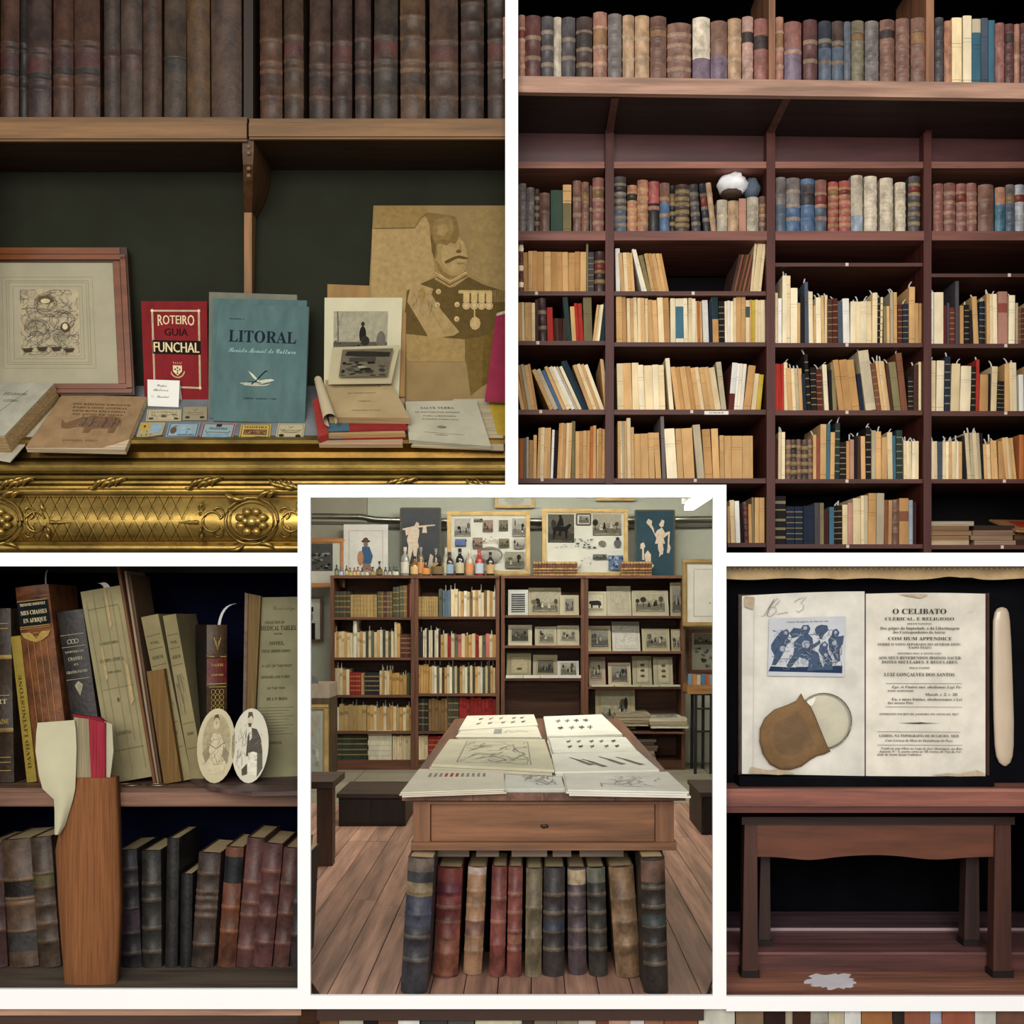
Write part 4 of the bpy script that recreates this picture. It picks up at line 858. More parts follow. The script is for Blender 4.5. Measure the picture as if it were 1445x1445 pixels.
row(P4 % 'third', C4, 610, YL + .01, 484, [(68, 88, 1, 345, 0, 'cream', {'slip': 1}), (90, 110, 1, 375, 0, 'white'), (112, 157, 2, 251, 0, 'lcream cream', {'slip': 1}), (158, 197, 1, 318, 0, 'lcream'), (199, 212, 1, 400, 0, 'tan'), (213, 234, 1, 360, 0, 'black'), (237, 256, 1, 285, -2, 'slate', {'slip': 1}), (260, 284, 1, 338, -4, 'lcream', {'slip': 1}), (285, 299, 1, 415, 0, 'tan'), (300, 328, 1, 370, -3, 'lcream', {'slip': 1}), (330, 361, 2, 358, -2, 'tan cream', {'slip': 1}), (363, 389, 1, 378, 0, 'dbrown', {'dots': 1}), (391, 417, 1, 375, 0, 'maroon', {'dots': 1, 'slip': 1}), (420, 443, 1, 390, -3, 'slate'), (449, 485, 1, 376, -5, 'white'), (487, 605, 4, 393, 0, 'lcream cream', {'slip': 1}), (608, 636, 1, 345, 2, 'cream', {'slip': 1}), (637, 664, 2, 368, 2, 'black cream', {'dots': 1, 'slip': 1}), (672, 706, 2, 418, 0, 'olive tan'), (709, 746, 2, 343, 0, 'grcream tan', {'slip': 1}), (749, 774, 1, 408, 0, 'maroon', {'dots': 1}), (777, 807, 1, 405, 0, 'navy', {'dots': 1, 'slip': 1}), (811, 844, 1, 312, 0, 'tan', {'slip': 1}), (846, 884, 2, 403, 0, 'tan tan2')], jit=.3)
row(P4 % 'fourth', C4, 617, YL + .01, 485, [(930, 946, 1, 340, 0, 'white'), (949, 1001, 1, 342, 0, 'lcream', {'slip': 1}), (1003, 1020, 1, 415, 0, 'maroon'), (1021, 1034, 1, 400, 0, 'dgrey'), (1036, 1062, 1, 425, 0, 'maroon', {'dots': 1}), (1066, 1086, 1, 280, 0, 'dgrey'), (1092, 1112, 1, 415, 0, 'tan2'), (1116, 1142, 1, 410, 0, 'black', {'dots': 1, 'slip': 1}), (1144, 1164, 1, 440, 0, 'black'), (1168, 1196, 1, 365, -12, 'tan', {'slip': 1}), (1198, 1230, 2, 390, -2, 'navy black', {'dots': 1, 'slip': 1}), (1240, 1298, 3, 350, -2, 'tan cream lcream', {'slip': 1}), (1301, 1353, 1, 338, 0, 'pink', {'lab': [(.6, .78, 'rbrown')]}), (1359, 1394, 1, 358, 2, 'lcream', {'slip': 1}), (1398, 1412, 1, 400, 0, 'grcream'), (1414, 1446, 2, 430, 0, 'brown dbrown', {'dots': 1}), (1450, 1560, 4, 400, 0, 'tan cream brown')], jit=.3)
P5 = 'on fifth shelf of tall bookcase, %s bay'
row(P5 % 'first', C3, 985, YL + .01, 578, [(40, 132, 5, 740, -42, 'tan tan2 grcream'), (196, 246, 2, 765, -100, 'tan grcream'), (247, 268, 1, 772, -98, 'blue'), (269, 316, 2, 752, -102, 'tan cream'), (317, 376, 3, 752, -112, 'white grcream lcream'), (377, 414, 2, 720, -120, 'dteal navy'), (415, 500, 4, 740, -92, 'tan cream tan lcream'), (501, 524, 2, 712, -28, 'tan grcream')], jit=.5)
row(P5 % 'second', C3, 988, YL + .01, 578, [(572, 692, 3, 732, -6, 'cream tan'), (693, 836, 4, 743, -8, 'lcream cream'), (858, 882, 1, 705, -24, 'lcream'), (894, 1004, 4, 752, -34, 'tan tan2'), (1005, 1142, 5, 756, -36, 'tan cream tan'), (1143, 1172, 1, 725, -30, 'grcream'), (1182, 1212, 1, 730, 22, 'white', {'low': (900, 'maroon')}), (1213, 1262, 3, 736, 20, 'white lcream'), (1264, 1304, 1, 745, 30, 'tan2'), (1306, 1334, 1, 790, 22, 'cream'), (1336, 1360, 1, 795, 18, 'yellow')], jit=.4)
row(P5 % 'third', C4, 990, YL + .01, 579, [(66, 93, 1, 735, -3, 'red', {'slip': 1}), (94, 123, 2, 735, -3, 'red'), (124, 144, 1, 728, -3, 'cream', {'slip': 1}), (146, 228, 4, 760, -12, 'tan cream grcream', {'slip': 1}), (230, 248, 1, 790, -10, 'navy'), (252, 272, 1, 682, -20, 'black', {'dots': 1, 'slip': 1}), (274, 304, 1, 755, -8, 'black', {'dots': 1}), (306, 336, 1, 765, -8, 'maroon', {'dots': 1, 'slip': 1}), (346, 370, 1, 740, -14, 'lcream', {'slip': 1}), (371, 390, 1, 770, -6, 'black'), (392, 414, 1, 730, -14, 'olive'), (424, 540, 3, 714, -34, 'tan2 tanold'), (542, 562, 1, 790, -20, 'navy'), (572, 630, 1, 662, -44, 'pale', {'lab': [(.12, .82, 'grcream')], 'slip': 1}), (632, 658, 1, 735, -34, 'brown', {'dots': 1, 'slip': 1}), (660, 708, 3, 720, -34, 'tan cream tan', {'slip': 1}), (710, 726, 1, 742, -28, 'dbrown'), (728, 768, 1, 726, -32, 'olive', {'slip': 1}), (770, 804, 1, 676, -34, 'brown', {'slip': 1}), (806, 834, 1, 806, 0, 'black', {'dots': 1}), (836, 862, 1, 740, 3, 'dbrown', {'slip': 1}), (864, 878, 1, 725, 0, 'cream')], jit=.3)
row(P5 % 'fourth', C4, 993, YL + .01, 580, [(920, 956, 1, 718, 2, 'cream', {'slip': 1}), (960, 1002, 1, 718, 4, 'lcream'), (1006, 1036, 1, 695, 4, 'navy', {'dots': 1, 'slip': 1}), (1038, 1086, 1, 735, 8, 'cream', {'slip': 1}), (1089, 1148, 1, 748, 10, 'lcream'), (1152, 1176, 1, 750, 4, 'black', {'dots': 1}), (1178, 1196, 1, 712, 4, 'red', {'slip': 1}), (1198, 1246, 1, 795, 5, 'tan2'), (1248, 1258, 1, 790, 2, 'black'), (1260, 1292, 1, 750, 8, 'cream', {'slip': 1}), (1296, 1334, 2, 832, 2, 'black', {'dots': 1}), (1338, 1366, 1, 735, 0, 'tan'), (1368, 1406, 2, 728, -3, 'cream lcream', {'slip': 1}), (1418, 1444, 1, 795, -3, 'white'), (1446, 1560, 4, 750, 0, 'tan cream')], jit=.3)
P6 = 'on sixth shelf of tall bookcase, %s bay'
row(P6 % 'first', C5, 412, YL + .01, 675, [(5, 28, 1, 190, 0, 'tan'), (30, 54, 1, 195, 2, 'orange'), (55, 84, 2, 190, 0, 'grey grcream'), (85, 108, 1, 205, 2, 'tan2'), (109, 128, 1, 176, 3, 'tan'), (130, 206, 4, 134, 8, 'tan cream tan'), (208, 222, 1, 146, 10, 'white'), (224, 242, 1, 150, 8, 'black'), (244, 288, 3, 110, 12, 'tan2 tan'), (290, 322, 2, 108, 12, 'cream tan'), (326, 346, 1, 98, 3, 'olive'), (348, 428, 4, 153, 2, 'tan tan2'), (430, 466, 2, 125, 3, 'orange tan'), (468, 542, 5, 140, 2, 'tan tanold')], jit=.5)
row(P6 % 'second', C5, 412, YL + .01, 675, [(590, 642, 4, 98, -4, 'tan cream grcream'), (644, 666, 1, 80, -5, 'cream'), (667, 684, 1, 132, -4, 'tan'), (685, 766, 2, 169, -6, 'tan'), (767, 800, 1, 163, -8, 'tan'), (804, 836, 1, 163, -14, 'tan'), (842, 862, 1, 70, -12, 'grey'), (868, 928, 1, 140, -18, 'lcream'), (929, 962, 1, 140, -14, 'tan'), (964, 1026, 1, 138, -16, 'tan'), (1040, 1082, 1, 118, -28, 'grcream'), (1083, 1128, 1, 143, -18, 'tan2'), (1129, 1168, 1, 140, -12, 'tan'), (1169, 1194, 1, 178, -4, 'tan'), (1195, 1356, 3, 180, 0, 'tan')], jit=.2)
row(P6 % 'third', C6, 402, YL + .01, 676, [(64, 86, 1, 190, 0, 'dmaroon'), (90, 128, 2, 156, 0, 'cream lcream', {'slip': 1}), (132, 280, 5, 197, 0, 'brown dbrown', {'st': 'L', 'gold': 1, 'bands': 4}), (282, 300, 1, 170, 0, 'tan', {'slip': 1}), (301, 320, 1, 182, 0, 'rbrown'), (321, 354, 1, 112, 2, 'tan'), (355, 374, 1, 110, 4, 'teal', {'slip': 1}), (376, 400, 1, 156, 4, 'tan'), (402, 428, 1, 105, 3, 'dgreen', {'dots': 1, 'slip': 1}), (430, 464, 1, 210, 0, 'black', {'dots': 1}), (466, 485, 1, 205, 0, 'tan2'), (486, 508, 1, 196, 0, 'pink', {'slip': 1}), (510, 546, 2, 176, 0, 'black dbrown', {'slip': 1}), (548, 572, 1, 178, -3, 'tan'), (575, 602, 1, 130, -2, 'black', {'dots': 1, 'slip': 1}), (604, 628, 1, 146, 0, 'grcream', {'slip': 1}), (629, 659, 1, 152, -2, 'tan', {'slip': 1}), (661, 692, 1, 183, 0, 'tan'), (694, 722, 1, 156, -4, 'cream', {'slip': 1}), (723, 740, 1, 175, -4, 'teal'), (742, 776, 1, 145, -2, 'dgreen', {'dots': 1}), (782, 864, 5, 205, -2, 'cream lcream', {'slip': 1})], jit=.2)
row(P6 % 'fourth', C6, 402, YL + .01, 676, [(914, 968, 3, 208, 0, 'cream lcream', {'slip': 1}), (969, 995, 1, 208, 0, 'slate'), (996, 1104, 6, 208, 0, 'cream lcream tan', {'slip': 1}), (1108, 1130, 1, 175, -6, 'black'), (1134, 1212, 4, 158, -14, 'cream grcream', {'slip': 1}), (1214, 1222, 1, 160, -8, 'black'), (1226, 1264, 2, 220, -10, 'tan cream', {'slip': 1}), (1268, 1302, 2, 200, -10, 'tan', {'slip': 1}), (1306, 1340, 1, 206, -6, 'tan2'), (1344, 1404, 4, 186, -20, 'tan cream tan'), (1418, 1444, 1, 170, 0, 'orange'), (1446, 1560, 4, 180, 0, 'tan')], jit=.4)
P7 = 'on bottom shelf of tall bookcase, %s bay'
row(P7 % 'second', C5, 783, YL + .01, 766, [(1212, 1226, 1, 580, -2, 'tan2'), (1230, 1256, 1, 545, -8, 'cream'), (1258, 1284, 1, 550, -8, 'white'), (1286, 1302, 1, 565, -5, 'black'), (1306, 1330, 1, 555, -10, 'maroon', {'st': 'L'}), (1332, 1350, 1, 568, -4, 'tan2'), (1351, 1362, 1, 530, -3, 'olive'), (1364, 1420, 2, 530, 0, 'tan')], jit=.2)
row(P7 % 'third', C6, 765, YL + .01, 768, [(66, 132, 1, 508, 0, 'black', {'lab': [(.12, .17, 'olive'), (.3, .35, 'olive'), (.48, .53, 'olive'), (.7, .73, 'olive'), (.84, .9, 'olive')]}), (134, 181, 1, 565, 0, 'navy', {'dots': 1}), (183, 226, 1, 565, 0, 'navy', {'dots': 1}), (229, 289, 1, 562, 0, 'navy'), (291, 342, 2, 545, 0, 'dgrey olive'), (344, 369, 1, 582, 0, 'dmaroon'), (372, 398, 1, 568, 0, 'teal'), (399, 443, 2, 560, 0, 'black', {'dots': 1, 'slip': 1}), (444, 472, 1, 555, 0, 'cream'), (473, 500, 1, 545, 0, 'pink'), (502, 545, 1, 520, 0, 'cream'), (546, 584, 2, 505, 0, 'cream grcream'), (585, 628, 1, 492, 3, 'tan2'), (630, 672, 1, 492, 3, 'grcream'), (674, 716, 2, 530, 0, 'brown tan2'), (718, 755, 1, 528, 0, 'brown', {'st': 'L'}), (757, 809, 1, 520, 0, 'tan2', {'lab': [(.5, .72, 'brown')]}), (810, 832, 1, 530, 0, 'lblue'), (834, 852, 1, 540, 0, 'dmaroon')], jit=.2)

def lying(name, lab, x0, x1, ytop, ybot, n, cols, seed, y0=YL + .005, depth=.2, group='magazines lying on the bottom shelf'):
    r = random.Random(seed); z0 = P(0, ybot, YL).z + .0005; z1 = P(0, ytop, y0).z; t = (z1 - z0) / n
    for i in range(n):
        a = r.uniform(-3, 3); p0, p1 = P(x0 + a, 0, y0).x, P(x1 + a + r.uniform(-3, 3), 0, y0).x
        mb = MB(); mb.box(p0, p1, y0 + r.uniform(0, .01), y0 + depth, z0 + i * t, z0 + (i + 1) * t - .0006, mulc(c(cols[i % len(cols)]), r.uniform(.85, 1.1)))
        mb.build(name, 'pages_flat', None, '%s, %s from bottom' % (lab, ordinal(i + 1)), 'magazine', group)
lying('magazine', 'worn magazine in pile at left of the fourth bay bottom shelf', 1308, 1372, 735, 769, 5, ['#c0a888', '#8a6c4c', '#94765a', '#7a5f45', '#a89a84'], 4)
lying('magazine', 'flat magazine in middle pile of the fourth bay bottom shelf', 1374, 1432, 741, 769, 4, ['#9a8068', '#8a705a', '#7c6450', '#3a2a26'], 6)
lying('magazine', 'flat magazine in right-hand pile of the fourth bay bottom shelf', 1436, 1500, 745, 769, 3, ['#3a2a24', '#6a4a34', '#a07048'], 8)
def red_mag():
    y0 = YL + .004; Q = Quad(P(1434, 748, y0 - .02), P(1505, 752, y0 - .02), P(1500, 735, y0 + .16), P(1396, 733, y0 + .16))
    mb = MB(); Q.slab(mb, .006, c('#a07048')); o = mb.build('orange_magazine', 'paper_cover', None, 'orange-red magazine slanting across the right-hand pile', 'magazine')
    I = Ink(Q); I.rect(.2, .15, .9, .85, c('#a83a26')); I.build('cover_print', o)
red_mag()
def white_cap():
    y = YL + .0; ctr = P(1036, 261, y + .03)
    root = thing('white_hat', ctr - Vector((0, 0, .035)), 'crumpled white hat with dark underside and blue-grey end resting on books', 'hat')
    mb = MB(); mb.blob(ctr + Vector((0, .02, .006)), .047, .05, .034, c('#f0eff2'), 16, 10, .12, 5); mb.build('crown', 'cloth_cover', root)
    mb = MB(); mb.blob(ctr + Vector((-.008, .014, -.026)), .034, .04, .014, c('#4a3a30'), 12, 8, .1, 2); mb.build('underside', 'cloth_cover', root)
    mb = MB(); mb.blob(ctr + Vector((.058, .025, -.004)), .028, .035, .034, c('#54606c'), 12, 8, .08, 9); mb.build('tail', 'cloth_cover', root)
white_cap()
# ================================================================== centre opening: the bookshop room
YT = .13                                   # front of the table
ZFL = P(0, 1393, .12).z                    # floor level of the room
XW0, XW1, YW, ZCL = -1.95, 1.75, 4.93, 2.42
RC = random.Random(21)
def fy(py): return (ZC - ZFL) * F / (py - PY) - D           # depth of a floor point
def room_shell():
    mb = MB(); mb.box(XW0, XW1, YW, YW + .05, ZFL - .05, ZCL, c('#b4b6a6')); mb.build('wall_back', 'plaster', kind='structure')
    for nm, x0, x1 in (('wall_left', XW0 - .05, XW0), ('wall_right', XW1, XW1 + .05)):
        mb = MB(); mb.box(x0, x1, .68, YW, ZFL - .05, ZCL, c('#b4b6a6')); mb.build(nm, 'plaster', kind='structure')
    mb = MB(); mb.box(XW0, XW1, .68, YW, ZCL, ZCL + .05, c('#c4c6ba')); mb.build('ceiling', 'plaster', kind='structure')
    mb = MB(); mb.box(-.6, .5, .02, .7, ZFL - .06, ZFL - .02, c('#3c2a22')); mb.box(XW0, XW1, .7, YW, ZFL - .06, ZFL - .02, c('#3c2a22')); fl = mb.build('floor', 'plain', kind='structure')
    w = .098; x = XW0
    yst = lambda q: max(.02, F * abs(q) / (313 if q < 0 else 268) - D)
    while x < XW1:
        x1 = min(x + w, XW1); ya, yb = yst(x + .0015), yst(x1 - .0015)
        if x < -1.2 or x1 > 1.1: ya, yb = max(ya, .7), max(yb, .7)
        y = max(ya, yb); ends = []; first = True
        while y < 3.18:
            y2 = min(3.2, y + RC.uniform(.7, 1.9))
            if 3.2 - y2 < .3: y2 = 3.2
            ends.append((ya if first else y, yb if first else y, y2)); y = y2; first = False
        for e0, e1, e2 in ends:
            zt = ZFL + RC.uniform(-.001, .0005); mb = MB(); xa, xb = x + .0015, x1 - .0015
            mb.hexa([(xa, e0, ZFL - .02), (xb, e1, ZFL - .02), (xb, e1, zt), (xa, e0, zt)], [(xa, e2 - .003, ZFL - .02), (xb, e2 - .003, ZFL - .02), (xb, e2 - .003, zt), (xa, e2 - .003, zt)], mulc(c('#ac8470'), RC.uniform(.75, 1.15))); mb.build('plank', 'wood_y', fl)
        x += w
    ty = 3.2
    while ty < 4.9:
        tx = XW0
        while tx < XW1:
            mb = MB(); mb.box(tx + .003, min(tx + .4, XW1) - .003, ty + .003, min(ty + .4, 4.93) - .003, ZFL - .02, ZFL + RC.uniform(-.001, .001), mulc(c('#8d8573'), RC.uniform(.88, 1.08))); mb.build('floor_tile', 'plaster', fl); tx += .4
        ty += .4
    # pipes, stone pier and lamp on the rear wall
    for py, r, y in ((731, .022, YW - .04), (741, .014, YW - .03)):
        mb = MB(); pts = [P(430, py - 3, y), P(510, py - 2, y), P(530, py + 2, y), P(600, py + 4, y), P(760, py + 4, y), P(1015, py + 1, y)]
        mb.tube(pts, r, c('#a9a79c') if r > .02 else c('#5a564e'), 10); mb.build('wall_pipe', 'metal' if r > .02 else 'plain', None, 'shiny metal pipe running along the rear wall' if r > .02 else 'thin dark pipe below the metal pipe on rear wall', 'pipe')
    mb = MB(); a, b = P(428, 766, YW - .02), P(518, 690, YW - .02); mb.box(a.x, b.x, YW - .035, YW, a.z, b.z + .25, c('#9a9484')); mb.build('wall_pier', 'plaster', kind='structure')
    root = thing('ceiling_lamp', Vector((.95, 3.2, 2.2)), 'white fluorescent batten lamp at top right of the room', 'lamp')
    y0, y1 = 2.2, 4.2
    mb = MB(); p, q = P(1003, 690, 2.2), P(972, 713, 3.6)
    d = (q - p).normalized(); up = Vector((0, 0, 1)); sd = d.cross(up).normalized()
    for rr, zz, nm, mat, col in ((.045, .02, 'housing', 'plain', c('#d8d8d0')), (.028, -.02, 'tube', 'lamp_tube', (1, 1, 1))):
        mb = MB(); f = [p + sd * a + up * (b + zz) for a, b in ((-rr, -.012), (rr, -.012), (rr, .02), (-rr, .02))]; g = [v + (q - p) for v in f]; mb.hexa(g, f, col); mb.build(nm, mat, root)
room_shell()

def shop_table():
    zt = P(0, 1119, YT).z; k = pxs(YT)
    x0, x1 = P(567, 0, YT).x, P(968, 0, YT).x; yb = 2.42
    root = thing('shop_table', Vector(((x0 + x1) / 2, 1.2, ZFL)), 'long brown wooden table with front drawer, covered in prints', 'table')
    wd = c('#7a5236')
    for i in range(4):
        a, b = x0 + (x1 - x0) * i / 4, x0 + (x1 - x0) * (i + 1) / 4
        mb = MB(); mb.box(a + .0006, b - .0006, YT, yb, zt - 11 * k, zt, mulc(c('#6a4632'), RC.uniform(.85, 1.1))); mb.build('top_plank', 'wood_y', root)
    def fb(nm, a, b, c0, d0, y0, y1, col, mat='wood_x'):
        p, q = P(a, d0, y0), P(b, c0, y0); mb = MB(); mb.box(p.x, q.x, y0, y1, p.z, q.z, col); return mb.build(nm, mat, root)
    ya = YT + .02
    fb('corner_post', 583, 607, 1131, 1192, ya, ya + .06, wd, 'wood_z'); fb('corner_post', 925, 951, 1131, 1192, ya, ya + .06, wd, 'wood_z')
    dr = fb('drawer_front', 608.5, 923.5, 1135, 1189, ya + .012, ya + .03, mulc(wd, 1.05))
    mb = MB(); mb.blob(P(768, 1166, ya + .011), .012, .004, .007, c('#2a1a12'), 10, 6, .2, 3); mb.build('keyhole', 'plain', dr)
    fb('bottom_rail', 580, 955, 1189, 1200, ya - .012, ya + .06, mulc(wd, .95)); fb('top_rail', 607, 925, 1131, 1135, ya, ya + .05, mulc(wd, .8))
    za, zb = P(0, 1200, ya).z, zt - 11 * k
    for xs in (P(586, 0, ya).x, P(945, 0, ya).x):
        mb = MB(); mb.box(xs, xs + .02, ya + .06, yb - .1, za, zb, mulc(wd, .8)); mb.build('side_apron', 'wood_y', root)
        mb = MB(); mb.box(xs - .01, xs + .05, yb - .16, yb - .1, ZFL, zb, mulc(wd, .8)); mb.build('leg', 'wood_z', root)
    for i, (a, b) in enumerate(((616, 662), (672, 704), (722, 772), (780, 806), (818, 880))):
        p, q = P(a, 1209, ya + .05), P(b, 1199, ya + .05); mb = MB(); mb.box(p.x, q.x, ya + .05, ya + .08, p.z, za + .002, c('#6d5c50')); mb.build('slat', 'wood_x', root)
    p, q = P(606, 1200, .5), P(930, 1200, .5); mb = MB(); mb.box(P(590, 0, .45).x, P(935, 0, .45).x, .45, .47, ZFL, za, c('#0b0c16')); mb.build('under_table_shade', 'velvet', root)  # added black sheet that stands in for the darkness under the table
    return zt
ZT = shop_table()

def under_books():
    ox, oy, s = 540, 1180, .2907
    data = [(85, 215, 38, 92, 745, '#3c3a42', [(.72, .82, '#8a7448'), (.9, 1.0, '#6a5a4c'), (.5, .72, '#3f4358')], 'tall blue-grey leather book serving as the left front leg of the table', 'dbrown'),
            (243, 366, 24, 150, 680, '#7d2a24', [(.02, .34, '#8f4a2c'), (.74, .86, '#6a2032'), (.36, .48, '#8a3628')], 'red and orange leather book with raised bands next to the left leg book', 0),
            (390, 482, 24, 148, 668, '#a8784c', [(.36, .5, '#8a5f48'), (.93, 1, '#b09a8c')], 'tan leather book with cracked bands under the table', 0),
            (516, 592, 14, 146, 680, '#863a30', [(.02, .4, '#8a3a2e')], 'left of the two red leather books under the table', 0),
            (602, 673, 8, 147, 680, '#8a3d32', [(.3, .38, '#a05a3c')], 'right of the two red leather books under the table', 0),
            (690, 771, 6, 155, 680, '#7d6e4c', [], 'olive tan leather book at the middle of the under-table row', 0),
            (776, 882, 4, 150, 675, '#3a3434', [(.42, .5, '#2c3244')], 'dark grey-brown leather book right of the olive tan one', 0),
            (900, 990, -4, 150, 668, '#54424a', [(.84, .98, '#b59c72')], 'purplish brown leather book with cream head under the table', 0),
            (1002, 1094, -14, 150, 675, '#3c3a32', [(.86, 1, '#6a6a5a')], 'dark olive leather book beside the wide tan book', 0),
            (1132, 1256, -38, 145, 680, '#8f6a42', [], 'wide tan leather book leaning near the right leg book', 0),
            (1268, 1388, -18, 78, 745, '#332a26', [(.82, .98, '#6a4632'), (.5, .58, '#2f3a36')], 'tall dark brown leather book serving as the right front leg of the table', 0)]
    for i, (a, b, lean, top, bot, col, labs, lab, _) in enumerate(data):
        leg = i in (0, 10); py = oy + bot * s; y = fy(py) if not leg else .075
        k = pxs(y); H = (ZC - (oy + top * s - PY) * k) - ZFL
        if leg: H = P(0, 1200, YT + .02).z - ZFL - .002
        lx = lean * s * k; ang = math.atan2(lx, H); X0, X1 = ox + a * s, ox + b * s
        w = (X1 - X0) * k * .97; base = Vector((((X0 + X1) / 2 - PX) * k, y, ZFL + .001 + abs(math.sin(ang)) * w / 2))
        T = lean_T(base, ang); h = math.hypot(H, lx) - (w / 2) * abs(math.sin(ang)) * (2 if leg else 1)
        root = thing('leather_book', Vector((base.x, y, ZFL)), lab, 'book', 'large leather books under the shop table')
        nb = [4, 5, 5, 3, 4, 2, 4, 4, 4, 3, 5][i]; bands = [.08 + (q + 1) * .84 / (nb + 1) for q in range(nb)]
        gm = lambda q: mulc(mixc(q, (sum(q) / 3 * 1.08, sum(q) / 3, sum(q) / 3 * .92), .3), .85)
        cov, pag = book_geo(w, h, .2 if not leg else .17, gm(c(col)), 'L', bands, [(z0, z1, gm(c(hh))) for z0, z1, hh in labs], T=T, band_col=mixc(gm(c(col)), c('#b09878'), .15), bulge=w * .3)
        cov.build('cover', 'leather', root); pag.build('page_block', 'pages', root)
under_books()

def TP(px, py, lift=0.0): return P(px, py, (ZC - ZT - lift) * F / (py - PY) - D)
def table_prints():
    S_ = [('print_stack', 'white print stack at far left of the table with small drawings', [(648, 1030), (760, 1023), (754, 1008), (660, 1010)], .016, '#cfcab8', 1),
          ('print_stack', 'white sheet stack with a signature behind the map', [(645, 1040), (764, 1040), (758, 1024), (655, 1028)], .012, '#cbc6b2', 2),
          ('print_stack', 'cream stack topped by a faded map on the table', [(609, 1078), (782, 1086), (768, 1043), (634, 1043)], .03, '#c4bea4', 3),
          ('print_stack', 'white stack with red initials at front left of the table', [(566, 1118), (713, 1113), (711, 1086), (592, 1085)], .014, '#cbc4b0', 4),
          ('print_stack', 'white sheets at the front middle of the table', [(712, 1113), (799, 1113), (789, 1086), (716, 1087)], .01, '#c9c8bc', 5),
          ('print_stack', 'white stack with oval specimens at far right of the table', [(771, 1039), (877, 1036), (848, 1008), (766, 1011)], .02, '#d6d4c6', 6),
          ('print_stack', 'white stack with scattered small drawings, second on the right side', [(780, 1062), (899, 1060), (882, 1040), (774, 1041)], .016, '#d4d2c4', 7),
          ('print_stack', 'white stack with drawn birds, third on the right side', [(784, 1089), (931, 1086), (901, 1060), (779, 1064)], .022, '#d8d6c8', 8),
          ('print_stack', 'white stack with pencil drawing at front right of the table', [(801, 1114), (972, 1117), (942, 1089), (796, 1091)], .018, '#d2cfc2', 9)]
    for nm, lab, pts, t, h, k in S_:
        Q = Quad(*[TP(x, y, t) for x, y in pts]); root = thing(nm, Vector((Q.base().x, Q.base().y, ZT)), lab, 'prints', 'stacks of prints on the shop table')
        m = 3
        for i in range(m):
            d = RC.uniform(-.02, .02); q = Q.sub(d, -.01 * i, 1 + d, 1, -t * i / m); mb = MB(); q.slab(mb, t / m - .0006, mulc(c(h), RC.uniform(.88, 1.0) if i else 1)); mb.build('sheet', 'paper', root)
        I = Ink(Q, .001); g = c('#4a473e')
        if k in (1, 6, 7): 
            for r in range(2):
                for q in range(5 if k != 6 else 4):
                    u, v = .22 + q * .15 + RC.uniform(-.02, .02), .35 + r * .35; I.ell(u, v, .03 if k != 6 else .045, .05, mixc(g, c(h), RC.uniform(0, .5)), 9); I.line([(u - .02, v - .1), (u + .03, v + .09)], .004, g)
        elif k == 8:
            for u, v, sg in ((.3, .5, 1), (.42, .4, 1), (.62, .5, -1), (.8, .45, 1)): I.poly([(u - .1, v + .22), (u, v + .05), (u + .09, v - .2), (u + .05, v - .22), (u - .03, v - .02)], mixc(g, c(h), .2)); I.line([(u - .12, v + .24), (u + .1, v - .2)], .005, c('#2c2a26'))
        elif k == 4:
            for q in range(11): I.rect(.16 + q * .06, .62, .19 + q * .06, .78, c('#a8452f') if q in (3, 4, 5) else c('#8a8474'))
        elif k == 3: I.frame(.2, .1, .82, .9, .004, c('#8f8d80')); I.scribble(.22, .14, .8, .86, 40, 5, c('#86887e'), .004, .3)
        elif k == 2: I.rect(.42, .3, .52, .8, c('#8a8a84')); I.line([(.56, .4), (.6, .6), (.66, .4), (.74, .55), (.85, .45)], .006, c('#6a6a64'))
        else: I.scribble(.3, .2, .85, .75, 26, k, c('#97958a'), .003, .35)
        I.build('print', root)
table_prints()

# --- bookcases at the back
YBK = 4.53; KB = pxs(YBK); CW = c('#65402c')
def bk(px, py, y=None): return P(px, py, YBK if y is None else y)
BAYS = [(466, 585), (585, 705), (707, 825), (825, 967)]
SHV = [[871, 928, 981, 1032], [870, 928, 979, 1032], [868, 911, 957], [869, 919, 969, 1030]]
def back_cases():
    for bi, (x0, x1) in enumerate(BAYS):
        lab = ['reddish brown bookcase bay at left of the rear wall', 'reddish brown bookcase bay second from left on the rear wall', 'reddish brown bookcase bay with matted prints and empty lower part', 'reddish brown bookcase bay at right holding prints and piled folios'][bi]
        root = thing('bookcase', Vector((bk((x0 + x1) / 2, 0).x, YBK + .15, ZFL)), lab, 'bookcase', 'bookcases along the rear wall of the room')
        zt = bk(0, 816).z; X0, X1 = bk(x0, 0).x + .001, bk(x1, 0).x - .001; tk = 5 * KB
        for a in (X0, X1 - tk): mb = MB(); mb.box(a, a + tk, YBK, YBK + .3, ZFL, zt, CW); mb.build('side_panel', 'wood_z', root)
        mb = MB(); mb.box(X0, X1, YBK - .01, YBK + .3, zt, zt + 4 * KB, mulc(CW, 1.05)); mb.build('top_board', 'wood_x', root)
        for s_ in SHV[bi]: mb = MB(); z = bk(0, s_).z; mb.box(X0 + tk, X1 - tk, YBK + .005, YBK + .29, z - 3.5 * KB, z, mulc(CW, .95)); mb.build('shelf', 'wood_x', root)
        mb = MB(); mb.box(X0 + tk, X1 - tk, YBK + .01, YBK + .29, ZFL, bk(0, 1073).z, mulc(CW, .9)); mb.build('plinth', 'wood_x', root)
        mb = MB(); mb.box(X0 + tk, X1 - tk, YBK + .285, YBK + .3, ZFL, zt, c('#583824')); mb.build('back_panel', 'wood_x', root)
back_cases()

